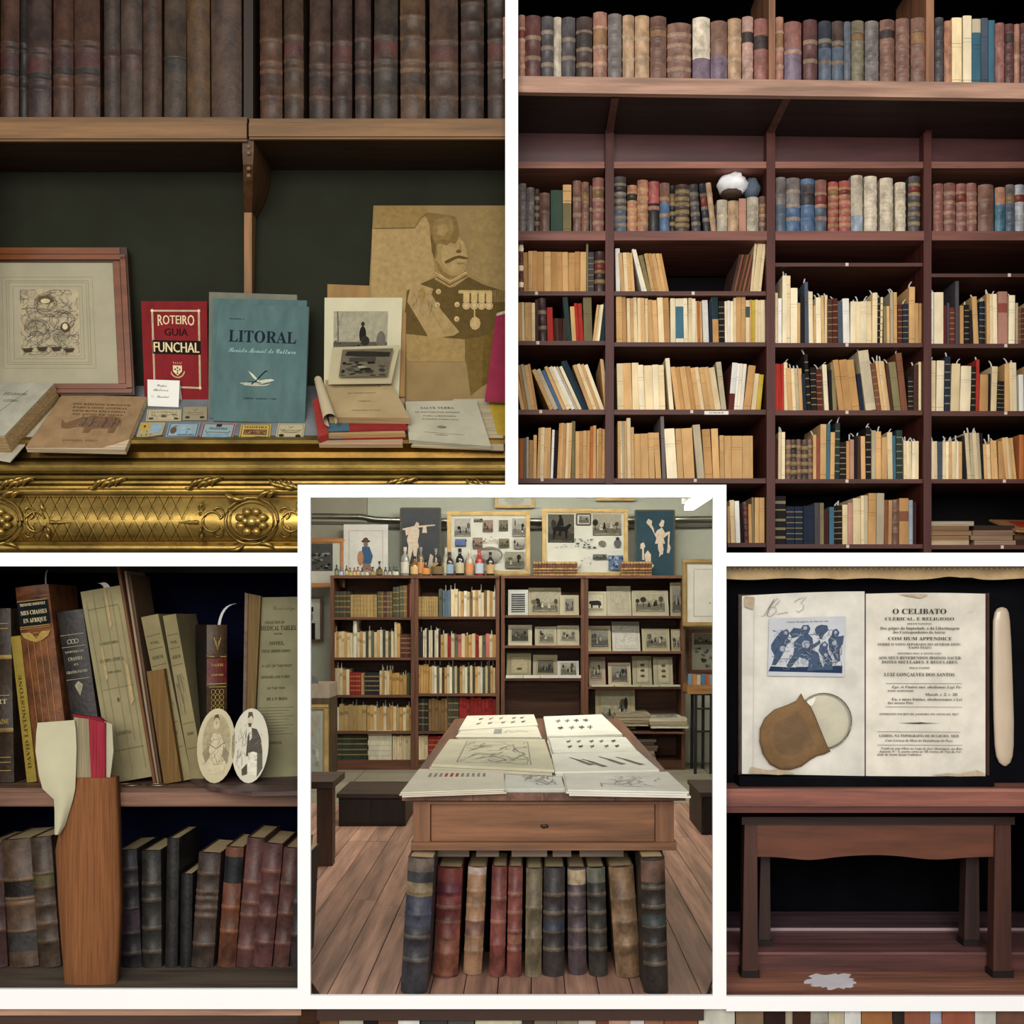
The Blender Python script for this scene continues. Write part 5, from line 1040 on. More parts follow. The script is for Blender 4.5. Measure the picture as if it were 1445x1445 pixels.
def far_books():
    mb = MB(); r = random.Random(77)
    A = (420, 685, .2076); B = (420, 870, .2076)
    G = {'o': '#8f7148', 'k': '#4a4638', 'g': '#5a5a48', 't': '#b89058', 'c': '#cfbd98', 'w': '#d6cfba', 'r': '#8a2c28', 'm': '#5a3634', 'b': '#5f7280', 'n': '#2c2c30', 'y': '#a58a5c', 'd': '#3a4034', 'p': '#b06a60', 'e': '#7a6040'}
    rows_ = [(A, 871, [(238, 358, 5, 720, 'k', 1), (360, 540, 8, 742, 'y', 1), (545, 645, 5, 722, 'gem', 1), (648, 692, 2, 690, 'kg', 1), (694, 745, 2, 680, 'ge', 1), (748, 775, 2, 658, 'mp', 0), (815, 955, 9, 755, 'y', 1), (960, 985, 1, 710, 'g', 0), (986, 1040, 3, 710, 'b', 0), (1042, 1090, 2, 700, 'c', 0), (1092, 1345, 13, 720, 'ctwce', 0)]),
             (B, 928, [(243, 375, 7, 105, 'ctc', 0), (378, 402, 1, 20, 'w', 0), (405, 655, 13, 100, 'ctwkcg', 0), (657, 698, 2, 45, 'ct', 0), (700, 782, 5, 120, 'm', 1)]),
             (B, 928, [(820, 850, 2, 110, 'n', 0), (852, 970, 9, 90, 'cwn', 0), (972, 1350, 16, 125, 'tcrcgpct', 0)]),
             (B, 981, [(240, 352, 5, 355, 'tcc', 0), (354, 430, 4, 380, 'r', 1), (432, 455, 2, 380, 'y', 0), (456, 555, 5, 380, 'n', 1), (557, 640, 5, 370, 'ctc', 0), (642, 742, 4, 390, 't', 0), (744, 780, 3, 380, 'gd', 0)]),
             (B, 979, [(818, 892, 4, 330, 't', 0), (894, 1345, 26, 340, 'tcwgck', 0)]),
             (B, 1032, [(245, 282, 3, 625, 'wk', 0), (284, 470, 6, 602, 'y', 0), (472, 782, 14, 612, 'ytc', 0)]),
             (B, 1032, [(818, 888, 3, 555, 'nk', 1), (890, 1020, 6, 562, 'e', 0), (1022, 1095, 4, 548, 'k', 1), (1098, 1350, 10, 555, 'r', 0)]),
             (B, 1073, [(250, 476, 4, 800, 'd', 1), (645, 782, 9, 812, 'c', 0)]), (B, 1073, [(816, 886, 3, 808, 'c', 0), (888, 1000, 6, 812, 'r', 1), (1002, 1300, 8, 800, 'nk', 0)])]
    slips = []
    for (ox, oy, s), base, segs in rows_:
        zb = bk(0, base).z + .0004
        for x0, x1, n, top, keys, banded in segs:
            for i in range(n):
                a, b = x0 + (x1 - x0) * i / n, x0 + (x1 - x0) * (i + 1) / n; y = YBK + .03 + r.uniform(0, .015)
                k = pxs(y); X0, X1 = (ox + a * s - PX) * k, (ox + b * s - PX) * k - .0012
                zt = P(0, oy + (top + r.uniform(-9, 9) * (0 if banded else 1)) * s, y).z; col = mulc(c(G[keys[i % len(keys)]]), r.uniform(.82, 1.12))
                mb.box(X0, X1, y, y + .2, zb, zt, col)
                if banded:
                    for q in (.2, .4, .62, .82): z = zb + (zt - zb) * q; mb.box(X0, X1, y - .002, y, z - .004, z + .004, mixc(col, c('#b49a60'), .5))
                elif r.random() < .5: z = zb + (zt - zb) * r.uniform(.6, .8); mb.box(X0 + .002, X1 - .002, y - .0008, y, z - .012, z + .012, mulc(col, .6))
                if not banded and r.random() < .35:
                    xx = r.uniform(X0, X1); mb.box(xx, xx + .006, y + .05, y + .051, zt, zt + r.uniform(.02, .05), c('#c9c6bc'))
    # stacked white books and flat books on a row
    for i in range(6):
        p, q = bk(519 - i % 2, 0), bk(552, 0); z = bk(0, 1080).z + .03; mb.box(p.x, q.x, YBK + .03, YBK + .2, z + i * .036, z + i * .036 + .034, c('#cfc8b0'))
    mb.build('shelved_books', 'paper_cover', None, 'rows of small old books on the two left rear bookcases', 'books', kind='stuff')
far_books()

def set_on_top(px0, px1, n, col, lab0):
    w = (px1 - px0) / n
    for i in range(n):
        y = YBK + .04; k = pxs(y); X = (px0 + (i + .5) * w - PX) * k; zb = bk(0, 816).z + 4 * KB + .0005
        cov, pag = book_geo(w * k * .95, P(0, 792.5, y).z - zb, .12, mulc(c(col), RC.uniform(.85, 1.1)), 'L', (.2, .38, .62, .8), [(.63, .78, c('#6a3c28'))], T=lean_T((X, y, zb), 0), band_col=c('#5a3a24'))
        o = cov.build('leather_book', 'leather_fine', None, '%s, %s from left' % (lab0, ordinal(i + 1)), 'book', 'small leather sets on top of the rear bookcases'); pag.build('page_block', 'pages', o)
set_on_top(752, 815, 16, '#a88a58', 'small tan leather volume in long set atop rear bookcase')
set_on_top(877, 920, 10, '#a88450', 'small tan leather volume in short set beside right dark panel')

def bottle(px, top, w, glass, lab, label, cap, shape='r', small=False):
    y = YBK + .13; k = pxs(y); zb = bk(0, 816).z + 4 * KB + .0005; X = (px - PX) * k; H = P(0, top, y).z - zb; r = w * k / 2
    if shape == 's': prof = [(r * .9, 0), (r, .03 * H), (r, .5 * H), (r * .85, .6 * H), (r * .35, .74 * H), (r * .3, .9 * H)]
    elif shape == 'f': prof = [(r * .8, 0), (r, .1 * H), (r * .95, .35 * H), (r * .5, .55 * H), (r * .25, .65 * H), (r * .22, .9 * H)]
    else: prof = [(r * .92, 0), (r, .02 * H), (r, .6 * H), (r * .8, .68 * H), (r * .36, .78 * H), (r * .32, .9 * H)]
    root = thing('bottle', (X, y, zb), label, 'bottle', 'bottles on top of the rear bookcases')
    mb = MB(); mb.lathe(prof, (X, y, zb), c(glass), 12); mb.build('glass_body', 'bottle_glass', root)
    mb = MB(); mb.lathe([(r * .4, .86 * H), (r * .4, H), (r * .1, H + .0005)], (X, y, zb), c(cap), 10); mb.build('cap', 'plain', root)
    mb = MB(); z0, z1 = .1 * H, .48 * H; arc = [math.radians(200 + 140 * i / 8) for i in range(9)]
    rr = r * 1.04 if shape != 'f' else r * 1.02
    mb.loft([[(X + rr * math.cos(a), y + rr * math.sin(a), zb + z0) for a in arc], [(X + rr * math.cos(a), y + rr * math.sin(a), zb + z1) for a in arc]], c(lab), closed=False); mb.build('paper_label', 'paper', root)
def bottles():
    small = [(475, 797, 6, '#4c5a34', '#8a8a6a', '#2c3424'), (481, 800, 6, '#6a6a8a', '#c4c4d4', '#6a6a8a'), (489, 798, 5, '#4a4a2c', '#b8b08c', '#3c4a2c'), (494, 801, 5, '#8a6a2c', '#c4ac6a', '#3a2c1c'), (500, 801, 5, '#9a5a24', '#d4b074', '#4a2c1c'), (505, 800, 6, '#8a7a5a', '#c4b48c', '#3a2c1c'), (511, 801, 5, '#5a4a34', '#c8bc9c', '#2a241c'), (518, 802, 5, '#8a8a7a', '#d4d0bc', '#3a3a34'), (526, 800, 9, '#6a5a3c', '#a8966c', '#3a3024'), (535.5, 792, 9, '#2c241c', '#7a6844', '#241c16'), (544, 800, 5, '#2c2c34', '#a8a490', '#3a3a44'), (550, 800, 5, '#2c3434', '#b4b4a4', '#2c3434'), (556, 799, 5, '#3a3a34', '#c4c0ac', '#3a3a3a'), (560, 800, 5, '#2c3c2c', '#d0ccb8', '#2c2c2c')]
    for i, (px, top, w, g, l, cp) in enumerate(small): bottle(px, top, w, g, l, 'miniature bottle, %s from left along the bookcase top' % ordinal(i + 1), cp, 's' if i not in (8, 9) else 'f', True)
    big = [(571.5, 772, 12, '#8a8a80', '#c8c4b4', '#b8b4a8', 'r', 'clear square bottle with white label left of the tan one'), (585, 785, 12, '#7a5a2c', '#d0b07c', '#3a2c1c', 's', 'squat bottle with tan label'), (594, 772, 10, '#6a5a44', '#c48a5c', '#8a8478', 'r', 'pale bottle behind the globe-shaped bottle'), (601, 790, 14, '#4a3424', '#c88a4c', '#241c16', 'f', 'globe bottle with round orange label'), (615, 774, 9, '#3a3430', '#a88c5c', '#8a8478', 'r', 'dark slim bottle behind the broad flask'), (618, 785, 19, '#241c16', '#7a6648', '#2c241c', 'f', 'broad dark flask with brown label'), (629, 773, 9, '#8a8474', '#b0a484', '#b0ac9c', 'r', 'pale bottle behind the blue-labelled bottle'), (634.5, 779, 12, '#3a2a20', '#8aa0b4', '#2a2624', 'r', 'dark bottle with blue and tan label'), (649, 774, 12, '#1c1c1c', '#b8ac90', '#1c1c1c', 'r', 'black bottle with cream label and black neck'), (662.5, 776, 11, '#a8a08c', '#d08a5c', '#c8c4b4', 'r', 'pale bottle with orange emblem label'), (676.5, 776, 12, '#9a3430', '#b0bcc4', '#a83c34', 'r', 'red-necked bottle with pale blue label'), (692, 779, 11, '#2a2620', '#c4a070', '#1c1a18', 'r', 'black bottle with yellow and red label at right')]
    for px, top, w, g, l, cp, sh, lab in big: bottle(px, top, w, g, l, lab, cp, sh)
bottles()

def board_quad(x0, y0, x1, y1, y, lean=.0): return Quad(P(x0, y1, y), P(x1, y1, y), P(x1, y0, y + lean), P(x0, y0, y + lean))
def framed(name, rect, y, fcol, fw, lab, draw, mat='gilt_wood', lean=0.0, paper='#c9c8bb', cat='picture'):
    Q = board_quad(*rect, y, lean); root = thing(name, Q.base(), lab, cat)
    du, dv = fw / (rect[2] - rect[0]), fw / (rect[3] - rect[1])
    for a in ((0, 0, 1, dv), (0, 1 - dv, 1, 1), (0, dv, du, 1 - dv), (1 - du, dv, 1, 1 - dv)):
        mb = MB(); Q.slab(mb, .025, c(fcol), .012, *a)
        w, h = a[2] - a[0], a[3] - a[1]
        if w > h: Q.slab(mb, .01, mulc(c(fcol), 1.15), .018, a[0], a[1] + h * .3, a[2], a[1] + h * .7)
        else: Q.slab(mb, .01, mulc(c(fcol), 1.15), .018, a[0] + w * .3, a[1], a[0] + w * .7, a[3])
        mb.build('frame_bar', mat, root)
    mb = MB(); Q.slab(mb, .012, c(paper), 0, du, dv, 1 - du, 1 - dv); mb.build('mount', 'paper', root)
    I = Ink(Q.sub(du, dv, 1 - du, 1 - dv), .002); I.step = .0002; draw(I); 
    if I.m.v: I.build('print', root)
    return root
def vignette(I, u0, v0, u1, v1, seed, bg='#8a8474', n=8):
    r = random.Random(seed); W_, H_ = u1 - u0, v1 - v0; b_ = c(bg); at = lambda u, v: (u0 + W_ * u, v0 + H_ * v)
    I.rect(u0, v0, u1, v1, b_); hz = r.uniform(.3, .5)
    I.poly([at(0, hz + .2)] + [at(i / 8, hz + .2 + r.uniform(-.06, .1)) for i in range(1, 8)] + [at(1, hz + .18), at(1, .1), at(0, .1)], mulc(b_, .75))
    I.poly([at(0, 0), at(1, 0)] + [at(1 - i / 8, hz + r.uniform(-.07, .07)) for i in range(9)], mulc(b_, .4))
    for i in range(max(2, n // 4)):
        u = r.choice([r.uniform(.06, .3), r.uniform(.7, .94)]); h = r.uniform(.2, .4); I.line([at(u, hz * .6), at(u, hz + h * .6)], .02 * W_ * I.Q.w, c('#26241f')); I.ell(*at(u, hz + h * .8), W_ * r.uniform(.06, .13), H_ * h * .5, mixc(c('#26241f'), b_, r.uniform(0, .3)), 9)
    for i in range(max(2, n // 3)):
        u = r.uniform(.25, .75); t = r.uniform(.1, .2); v = hz * r.uniform(.5, .9); q = r.choice([c('#1f1d1a'), mulc(b_, 1.35), c('#2f2c27')]); I.poly([at(u - .05, v), at(u + .06, v), at(u + .035, v + t * 1.3), at(u - .02, v + t * 1.3)], q); I.ell(*at(u + .005, v + t * 1.55), W_ * .03, H_ * .05, q, 8)
    I.poly([at(.05, .06), at(.4, .1), at(.7, .05), at(.95, .1), at(.9, .02), at(.1, .02)], mulc(b_, .8))
def wall_pictures():
    yw = YW - .03; yt = YBK + .2
    def d1(I):
        for (a, b, d, e, k) in ((.04, .62, .26, .95, 1), (.3, .88, .42, .95, 2), (.42, .7, .56, .92, 3), (.64, .72, .76, .92, 4), (.82, .62, 1, .95, 5), (.05, .44, .2, .58, 6), (.29, .4, .42, .6, 7), (.64, .42, .78, .58, 8), (.84, .4, .98, .58, 9)): vignette(I, a, b, d, e, k, ['#77705f', '#a8a498', '#8a8474', '#8f7a6c'][k % 4], 8)
        I.rect(.06, .46, .19, .56, c('#5a6c9a')); I.ring(.52, .28, .16, .14, .012, c('#77746a'), 18); I.ell(.52, .28, .13, .1, c('#9a978c')); I.blobs(.42, .5, .64, .64, 12, 4, [c('#a8806c'), c('#8f6c5c'), c('#c0a898')])
        vignette(I, .72, .05, .98, .34, 12, '#8a8776', 8)
    framed('gold_frame_picture', (631, 722, 748, 812), yt, '#9c8250', 6, 'gold-framed collection of small engravings left of the horse picture', d1, lean=.04)
    def d2(I):
        vignette(I, .02, .5, .36, .98, 3, '#5d594e', 5); hs = c('#1f1d1a')
        I.poly([(.08, .74), (.14, .78), (.24, .77), (.30, .82), (.33, .80), (.28, .72), (.27, .56), (.25, .56), (.24, .68), (.13, .69), (.10, .56), (.08, .56), (.09, .68)], hs); I.poly([(.13, .78), (.17, .92), (.21, .92), (.23, .78)], hs); I.ell(.18, .94, .02, .025, hs)
        I.frame(.39, .8, .57, .98, .012, c('#5a564c')); vignette(I, .42, .83, .55, .95, 5, '#8a8778', 6); vignette(I, .6, .62, .97, .98, 7, '#97917f', 14); I.blobs(.7, .66, .95, .8, 8, 3, [c('#4a463c')])
        I.blobs(.36, .4, .64, .56, 22, 9, [c('#4a4c50'), c('#77797c'), c('#2c2e32')], .04, .1); I.ell(.72, .48, .05, .05, c('#6a6a66')); I.ell(.92, .48, .05, .07, c('#5a5c60')); I.ell(.92, .56, .025, .03, c('#3a3a3a')); I.blobs(.04, .4, .34, .46, 8, 2, [c('#8a8a86'), c('#5a5a58')])
        I.blobs(.42, .1, .58, .28, 8, 6, [c('#a8a498'), c('#8a887c')]); vignette(I, .6, .22, .78, .3, 8, '#6a6a64', 8); I.rect(.8, .04, .99, .28, c('#5a6a80')); I.blobs(.8, .04, .99, .28, 14, 1, [c('#2c3c58'), c('#8a9ab0')], .06, .15)
    framed('gold_frame_picture', (765, 718, 886, 814), yt, '#9c8250', 6, 'gold-framed sheet with a horse and rider engraving', d2, lean=.04)
    framed('gold_frame_picture', (698, 660, 754, 717), yw, '#9c8250', 4, 'gold frame at top of wall above the left collection', lambda I: I.ell(.5, .2, .3, .2, c('#a8a898')), paper='#bcbcae')
    framed('gold_frame_picture', (841, 660, 895, 707), yw, '#9c8250', 4, 'gold frame cropped at top above the horse picture', lambda I: I.frame(.1, .1, .9, .9, .004, c('#8a8776')))
    def photo(I):
        I.rect(.0, .3, .8, .98, c('#4a4a46')); I.blobs(.0, .32, .8, .75, 30, 3, [c('#1f1f1f'), c('#6a6a66'), c('#2c2c2c'), c('#8a8a84')], .04, .12)
    framed('orange_frame_picture', (418, 760, 487, 829), yt + .02, '#a86c34', 6, 'orange-brown framed dark group photograph at left', photo, 'varnished_wood', .03, '#bcb9ac')
    def port(I): I.rect(0, 0, .7, .4, c('#1f1f20')); I.ell(.35, .55, .2, .18, c('#4a4640')); I.rect(.1, .68, .6, .8, c('#2c2a28'))
    framed('dark_frame_portrait', (424, 841, 456, 906), yw, '#5a2c1c', 4, 'small brown-framed portrait on the wall left of the bookcases', port, 'varnished_wood')
    def map_(I): I.frame(.2, .1, .98, .9, .006, c('#a8a498')); I.blobs(.55, .3, .9, .42, 7, 2, [c('#6a6654'), c('#8a8470')])
    framed('gold_frame_picture', (963, 789, 1025, 884), YBK - .02, '#9c8250', 6, 'gold-framed pale print leaning at right end of the bookcases', map_, paper='#ccc8bc')
    def patent(I): vignette(I, .08, .68, .9, .98, 4, '#8a8474', 10); I.blobs(.1, .05, .9, .6, 20, 8, [c('#6a675c'), c('#8f8c80'), c('#4a483f')], .04, .12)
    framed('brown_frame_picture', (971, 888, 1022, 950), YW - .05, '#7a4a2c', 5, 'brown-framed sheet of engravings right of the bookcases', patent, 'varnished_wood', paper='#b8b4a4')
    # white print of a man in a hat
    Q = board_quad(485, 740, 547.5, 815, yt, .05); root = thing('white_print', Q.base(), 'white mounted print of a man in hat and blue coat', 'print'); mb = MB(); Q.slab(mb, .008, c('#cfccc4')); mb.build('mount', 'paper', root)
    I = Ink(Q, .002); I.step = .0002; I.frame(.12, .1, .88, .88, .008, c('#c0b4a8')); I.ell(.5, .68, .1, .03, c('#4a4038')); I.ell(.5, .71, .055, .04, c('#5a4a3c')); I.ell(.5, .62, .05, .05, c('#7a6a5c')); I.poly([(.42, .58), (.58, .58), (.66, .4), (.62, .26), (.42, .26), (.4, .4)], c('#3f5a78')); I.ell(.38, .36, .07, .14, c('#a87c5c')); I.poly([(.44, .26), (.6, .26), (.64, .12), (.4, .12)], c('#8a6a5c')); I.build('print', root)
    # dark panels with pale figures
    fg = c('#c9b8a4')
    def panel(rect, lab, figs, col):
        Q = board_quad(*rect, yt + .01, .05); root = thing('figure_painting', Q.base(), lab, 'painting'); mb = MB(); Q.slab(mb, .012, c(col)); 
        mb.build('board', 'painted_board', root); I = Ink(Q, .002); I.step = .0003; I.frame(.01, .005, .99, .995, .012, c('#5a5648'))
        for f in figs: I.poly(f, fg)
        I.build('figure', root, 'pale cut-out figure')
    f1 = [[(.37, .72), (.42, .74), (.47, .68), (.46, .60), (.43, .52), (.46, .44), (.42, .40), (.40, .30), (.42, .18), (.38, .16), (.35, .28), (.30, .40), (.26, .28), (.22, .20), (.26, .18), (.20, .18), (.18, .30), (.2, .46), (.16, .54), (.2, .62), (.14, .60), (.12, .68), (.18, .72), (.28, .70)], [(.33, .72), (.4, .8), (.46, .78), (.46, .73), (.4, .70)], [(.05, .70), (.3, .735), (.7, .755), (.86, .76), (.86, .745), (.5, .72), (.06, .68)], [(.56, .74), (.64, .74), (.66, .64), (.54, .64)], [(.66, .12), (.74, .34), (.82, .3), (.84, .1), (.8, .03), (.7, .03)]]
    panel((565, 717, 622, 815), 'dark grey panel with pale figure carrying a tray, by the bottles', f1, '#45474a')
    f2 = [[(.5, .64), (.56, .70), (.68, .74), (.76, .66), (.84, .68), (.86, .65), (.72, .58), (.76, .5), (.7, .5), (.72, .42), (.70, .34), (.66, .34), (.60, .30), (.62, .36), (.58, .42), (.58, .5), (.5, .5), (.54, .58), (.42, .72), (.36, .76), (.4, .8), (.46, .74)], [(.6, .78), (.68, .86), (.74, .84), (.72, .76), (.66, .74)], [(.28, .82), (.34, .87), (.43, .84), (.42, .78), (.34, .77)], [(.84, .68), (.88, .68), (.86, .5), (.9, .44), (.86, .36), (.8, .36), (.82, .46)], [(.14, .5), (.22, .52), (.26, .46), (.22, .42), (.24, .26), (.18, .26), (.18, .42), (.13, .43)], [(.24, .34), (.32, .4), (.4, .34), (.4, .22), (.48, .18), (.4, .1), (.28, .14)]]
    panel((896, 720, 952, 815), 'dark teal panel with pale figure holding a spade', f2, '#2f4650')
wall_pictures()

def matted_prints():
    B = (700, 870, .2284); A = (700, 685, .2284)
    D_ = [(A, 75, 645, 198, 800, 868, .06, '#c4c4bc', (.1, .08, .9, .9), 'black textile-pattern sheet at left of the top shelf'), (A, 200, 632, 402, 795, 868, .08, '#a39a7e', (.12, .1, .9, .85), 'wide buff mount with fruit and animal drawing'), (A, 395, 678, 512, 795, 868, .05, '#a8a086', (.3, .2, .72, .8), 'buff mount with tiny dark vignette, top shelf'),
          (A, 562, 655, 685, 800, 869, .06, '#b4ac92', (.08, .2, .8, .85), 'cream print of a standing cow'), (A, 688, 622, 838, 798, 869, .1, '#a8a08a', (.2, .18, .85, .85), 'tall buff mount with faint pencil drawing'), (A, 842, 648, 1068, 798, 869, .06, '#aaa28a', (.1, .16, .9, .86), 'wide mount with dark stormy landscape'), (A, 1078, 600, 1172, 798, 869, .03, '#9a927a', (.15, .1, .85, .9), 'narrow mount at right end showing an animal'),
          (B, 75, 52, 222, 180, 911, .06, '#b4ac92', (.14, .2, .84, .78), 'landscape print in pale mount, second shelf left'), (B, 240, 62, 375, 172, 911, .07, '#a39a82', (.22, .15, .85, .85), 'print of standing figures in grey mount'), (B, 378, 55, 515, 160, 911, .05, '#a8a088', (.2, .25, .8, .78), 'print with small coach in buff mount'),
          (B, 568, 58, 712, 208, 919, .08, '#a59a7c', (.15, .15, .88, .88), 'buff print of leafy branches, curling at left'), (B, 720, 32, 892, 205, 919, .1, '#b8b4a8', (.15, .12, .88, .88), 'pale grey faint portrait sheet'), (B, 905, 75, 1075, 205, 919, .06, '#a0977a', (.15, .15, .88, .85), 'buff print of a large fish or lizard'), (B, 1085, 78, 1155, 205, 919, .04, '#a0977a', (.15, .1, .8, .9), 'narrow buff print at right of the second shelf'),
          (B, 65, 225, 216, 358, 957, .07, '#8f866a', (.2, .2, .84, .82), 'olive buff mount with faint centre motif'), (B, 228, 235, 380, 352, 957, .06, '#948b72', (.2, .2, .84, .76), 'buff mount with village view'), (B, 380, 275, 512, 350, 957, .04, '#b4b4ac', (.15, .12, .88, .9), 'small dark black-and-white photograph card'),
          (B, 575, 250, 678, 412, 969, .08, '#a08c7c', (.12, .25, .75, .88), 'pinkish mount with dark upright engraving'), (B, 695, 285, 835, 408, 969, .06, '#aa9c82', (.16, .2, .84, .84), 'pinkish mount with dark landscape engraving'), (B, 845, 245, 965, 405, 969, .07, '#9a927a', (.25, .15, .8, .88), 'grey mount with three small shells stacked'), (B, 975, 250, 1095, 405, 969, .06, '#989078', (.25, .15, .8, .88), 'grey mount with two dark shells'),
          (B, 615, 445, 862, 600, 1030, .06, '#9a8e72', (.16, .1, .85, .9), 'large mount with dark engraving of two seated women')]
    for i, ((ox, oy, s), x0, y0, x1, y1, shelf, dep, h, pr, lab) in enumerate(D_):
        y = YBK + .03 + (.02 if i % 2 else .0); zb = bk(0, shelf).z + .0006; k = pxs(y); k2 = pxs(y + dep)
        X0, X1 = (ox + x0 * s - PX) * k, (ox + x1 * s - PX) * k; zt = ZC - (oy + y0 * s - PY) * k2
        Q = Quad((X0, y, zb), (X1, y, zb), (X1, y + dep, zt), (X0, y + dep, zt)); root = thing('matted_print', (0.5 * (X0 + X1), y, zb), lab, 'print', 'matted prints propped on the rear shelves')
        mb = MB(); Q.slab(mb, .006, c(h)); mb.build('mount', 'paper', root)
        I = Ink(Q, .002); I.step = .0002; u0, v0, u1, v1 = pr
        I.frame(u0 - .04, v0 - .05, u1 + .04, v1 + .05, .004, mulc(c(h), .7))
        if i in (4, 11): I.rect(u0, v0, u1, v1, mulc(c(h), .92)); I.scribble(u0, v0, u1, v1, 14, i, mulc(c(h), .6), .003, .4)
        elif i == 3: I.rect(u0, v0, u1, v1, c('#b8b29c')); I.poly([(.15, .6), (.55, .62), (.7, .58), (.74, .42), (.66, .4), (.64, .24), (.6, .24), (.58, .42), (.3, .42), (.27, .25), (.22, .25), (.2, .45), (.1, .5)], c('#2c2a28')); I.rect(u0, v0, u1, v0 + .1, c('#8a8674'))
        elif i in (14, 19, 20): I.rect(u0, v0, u1, v1, mulc(c(h), 1.12)); [I.ell((u0 + u1) / 2, v0 + (q + 1) * (v1 - v0) / 4, .12, .05, c('#4a4438'), 10) for q in range(1 if i == 14 else 3)]
        elif i == 0:
            for q in range(9): I.rect(.15, .1 + q * .085, .85, .15 + q * .085, c('#3a3a3c') if q % 2 else c('#5c5c5c')); I.line([(.15, .1 + q * .085), (.85, .14 + q * .085)], .004, c('#2a2a2a'))
        else: vignette(I, u0, v0, u1, v1, i + 30, ['#8f8a78', '#97917c', '#77736a', '#5c584e'][i % 4], 14)
        I.build('print', root)
    # loose sheets lying along the shelves
    for j, (x0, x1, sh, sec) in enumerate([(714, 738, 957, 'left'), (739, 762, 957, 'centre left'), (763, 788, 957, 'centre right'), (789, 820, 957, 'right')]):
        y = YBK - .01; zb = bk(0, sh).z + .0006; p, q = P(x0, 0, y), P(x1, 0, y); mb = MB(); mb.box(p.x, q.x, y, y + .03, zb, zb + .02, c('#c9c6ba')); mb.build('sheet_bundle', 'paper', None, 'bundle of white sheets at %s edge of the print shelf' % sec, 'paper', 'sheet bundles on the shelf edge')
    for j, (x0, x1, sh) in enumerate([(835, 866, 969), (868, 902, 969), (905, 930, 969), (932, 960, 969)]):
        y = YBK - .015; zb = bk(0, sh).z + .0006; p, q = P(x0, 0, y), P(x1, 0, y); mb = MB(); mb.box(p.x, q.x, y, y + .04, zb, zb + .012, mulc(c('#b8b09a'), RC.uniform(.85, 1.1))); mb.build('sheet_bundle', 'paper', None, 'thin pile of sheets, %s from left below the shell prints' % ordinal(j + 1), 'paper', 'sheet piles below the shell prints')
matted_prints()

def folio_piles():
    def pile(x0, x1, base, n, t, y, cols, lab, dep=.26, support=None):
        for i in range(n):
            a = RC.uniform(-2.5, 2.5); p, q = P(x0 + a, base, y), P(x1 + a, base, y); zb = p.z + i * t
            mb = MB(); mb.box(p.x, q.x, y + RC.uniform(0, .02), y + dep, zb, zb + t - .001, mulc(c(cols[i % len(cols)]), RC.uniform(.85, 1.1))); o = mb.build('folio', 'pages_flat', None, '%s, %s from bottom' % (lab, ordinal(i + 1)), 'folio', 'piled folios in the right rear bookcase')
            if i == n - 1:
                Q = Quad((p.x, y + .01, zb + t), (q.x, y + .01, zb + t), (q.x, y + dep, zb + t), (p.x, y + dep, zb + t)); I = Ink(Q, .001); I.rect(.25, .15, .8, .8, c('#8a8678')); I.blobs(.28, .2, .78, .75, 8, 3, [c('#3f3f3c'), c('#b0ac9c')]); I.build('print', o)
    pile(868, 917, 1025, 4, .022, YBK - .1, ['#a89a7c', '#94866a', '#b8ad92'], 'buff folio in left pile on the projecting shelf', .34)
    pile(917, 970, 1028, 3, .024, YBK - .14, ['#c4bca4', '#a89a7c', '#bcb49c'], 'cream folio in right pile on the projecting shelf', .38)
    pile(884, 926, 1077, 8, .021, YBK + .02, ['#9a8070', '#a8988c', '#8a7468', '#b4a898'], 'worn book in stack inside the bookcase base', .2)
    mb = MB(); p, q = P(866, 1031, YBK - .14), P(966, 1026, YBK - .14); mb.box(p.x, q.x, YBK - .14, YBK, bk(0, 1030).z - .012, bk(0, 1030).z, mulc(CW, .9)); mb.build('projecting_shelf', 'wood_x', None, 'projecting board below the two folio piles', 'shelf')
folio_piles()

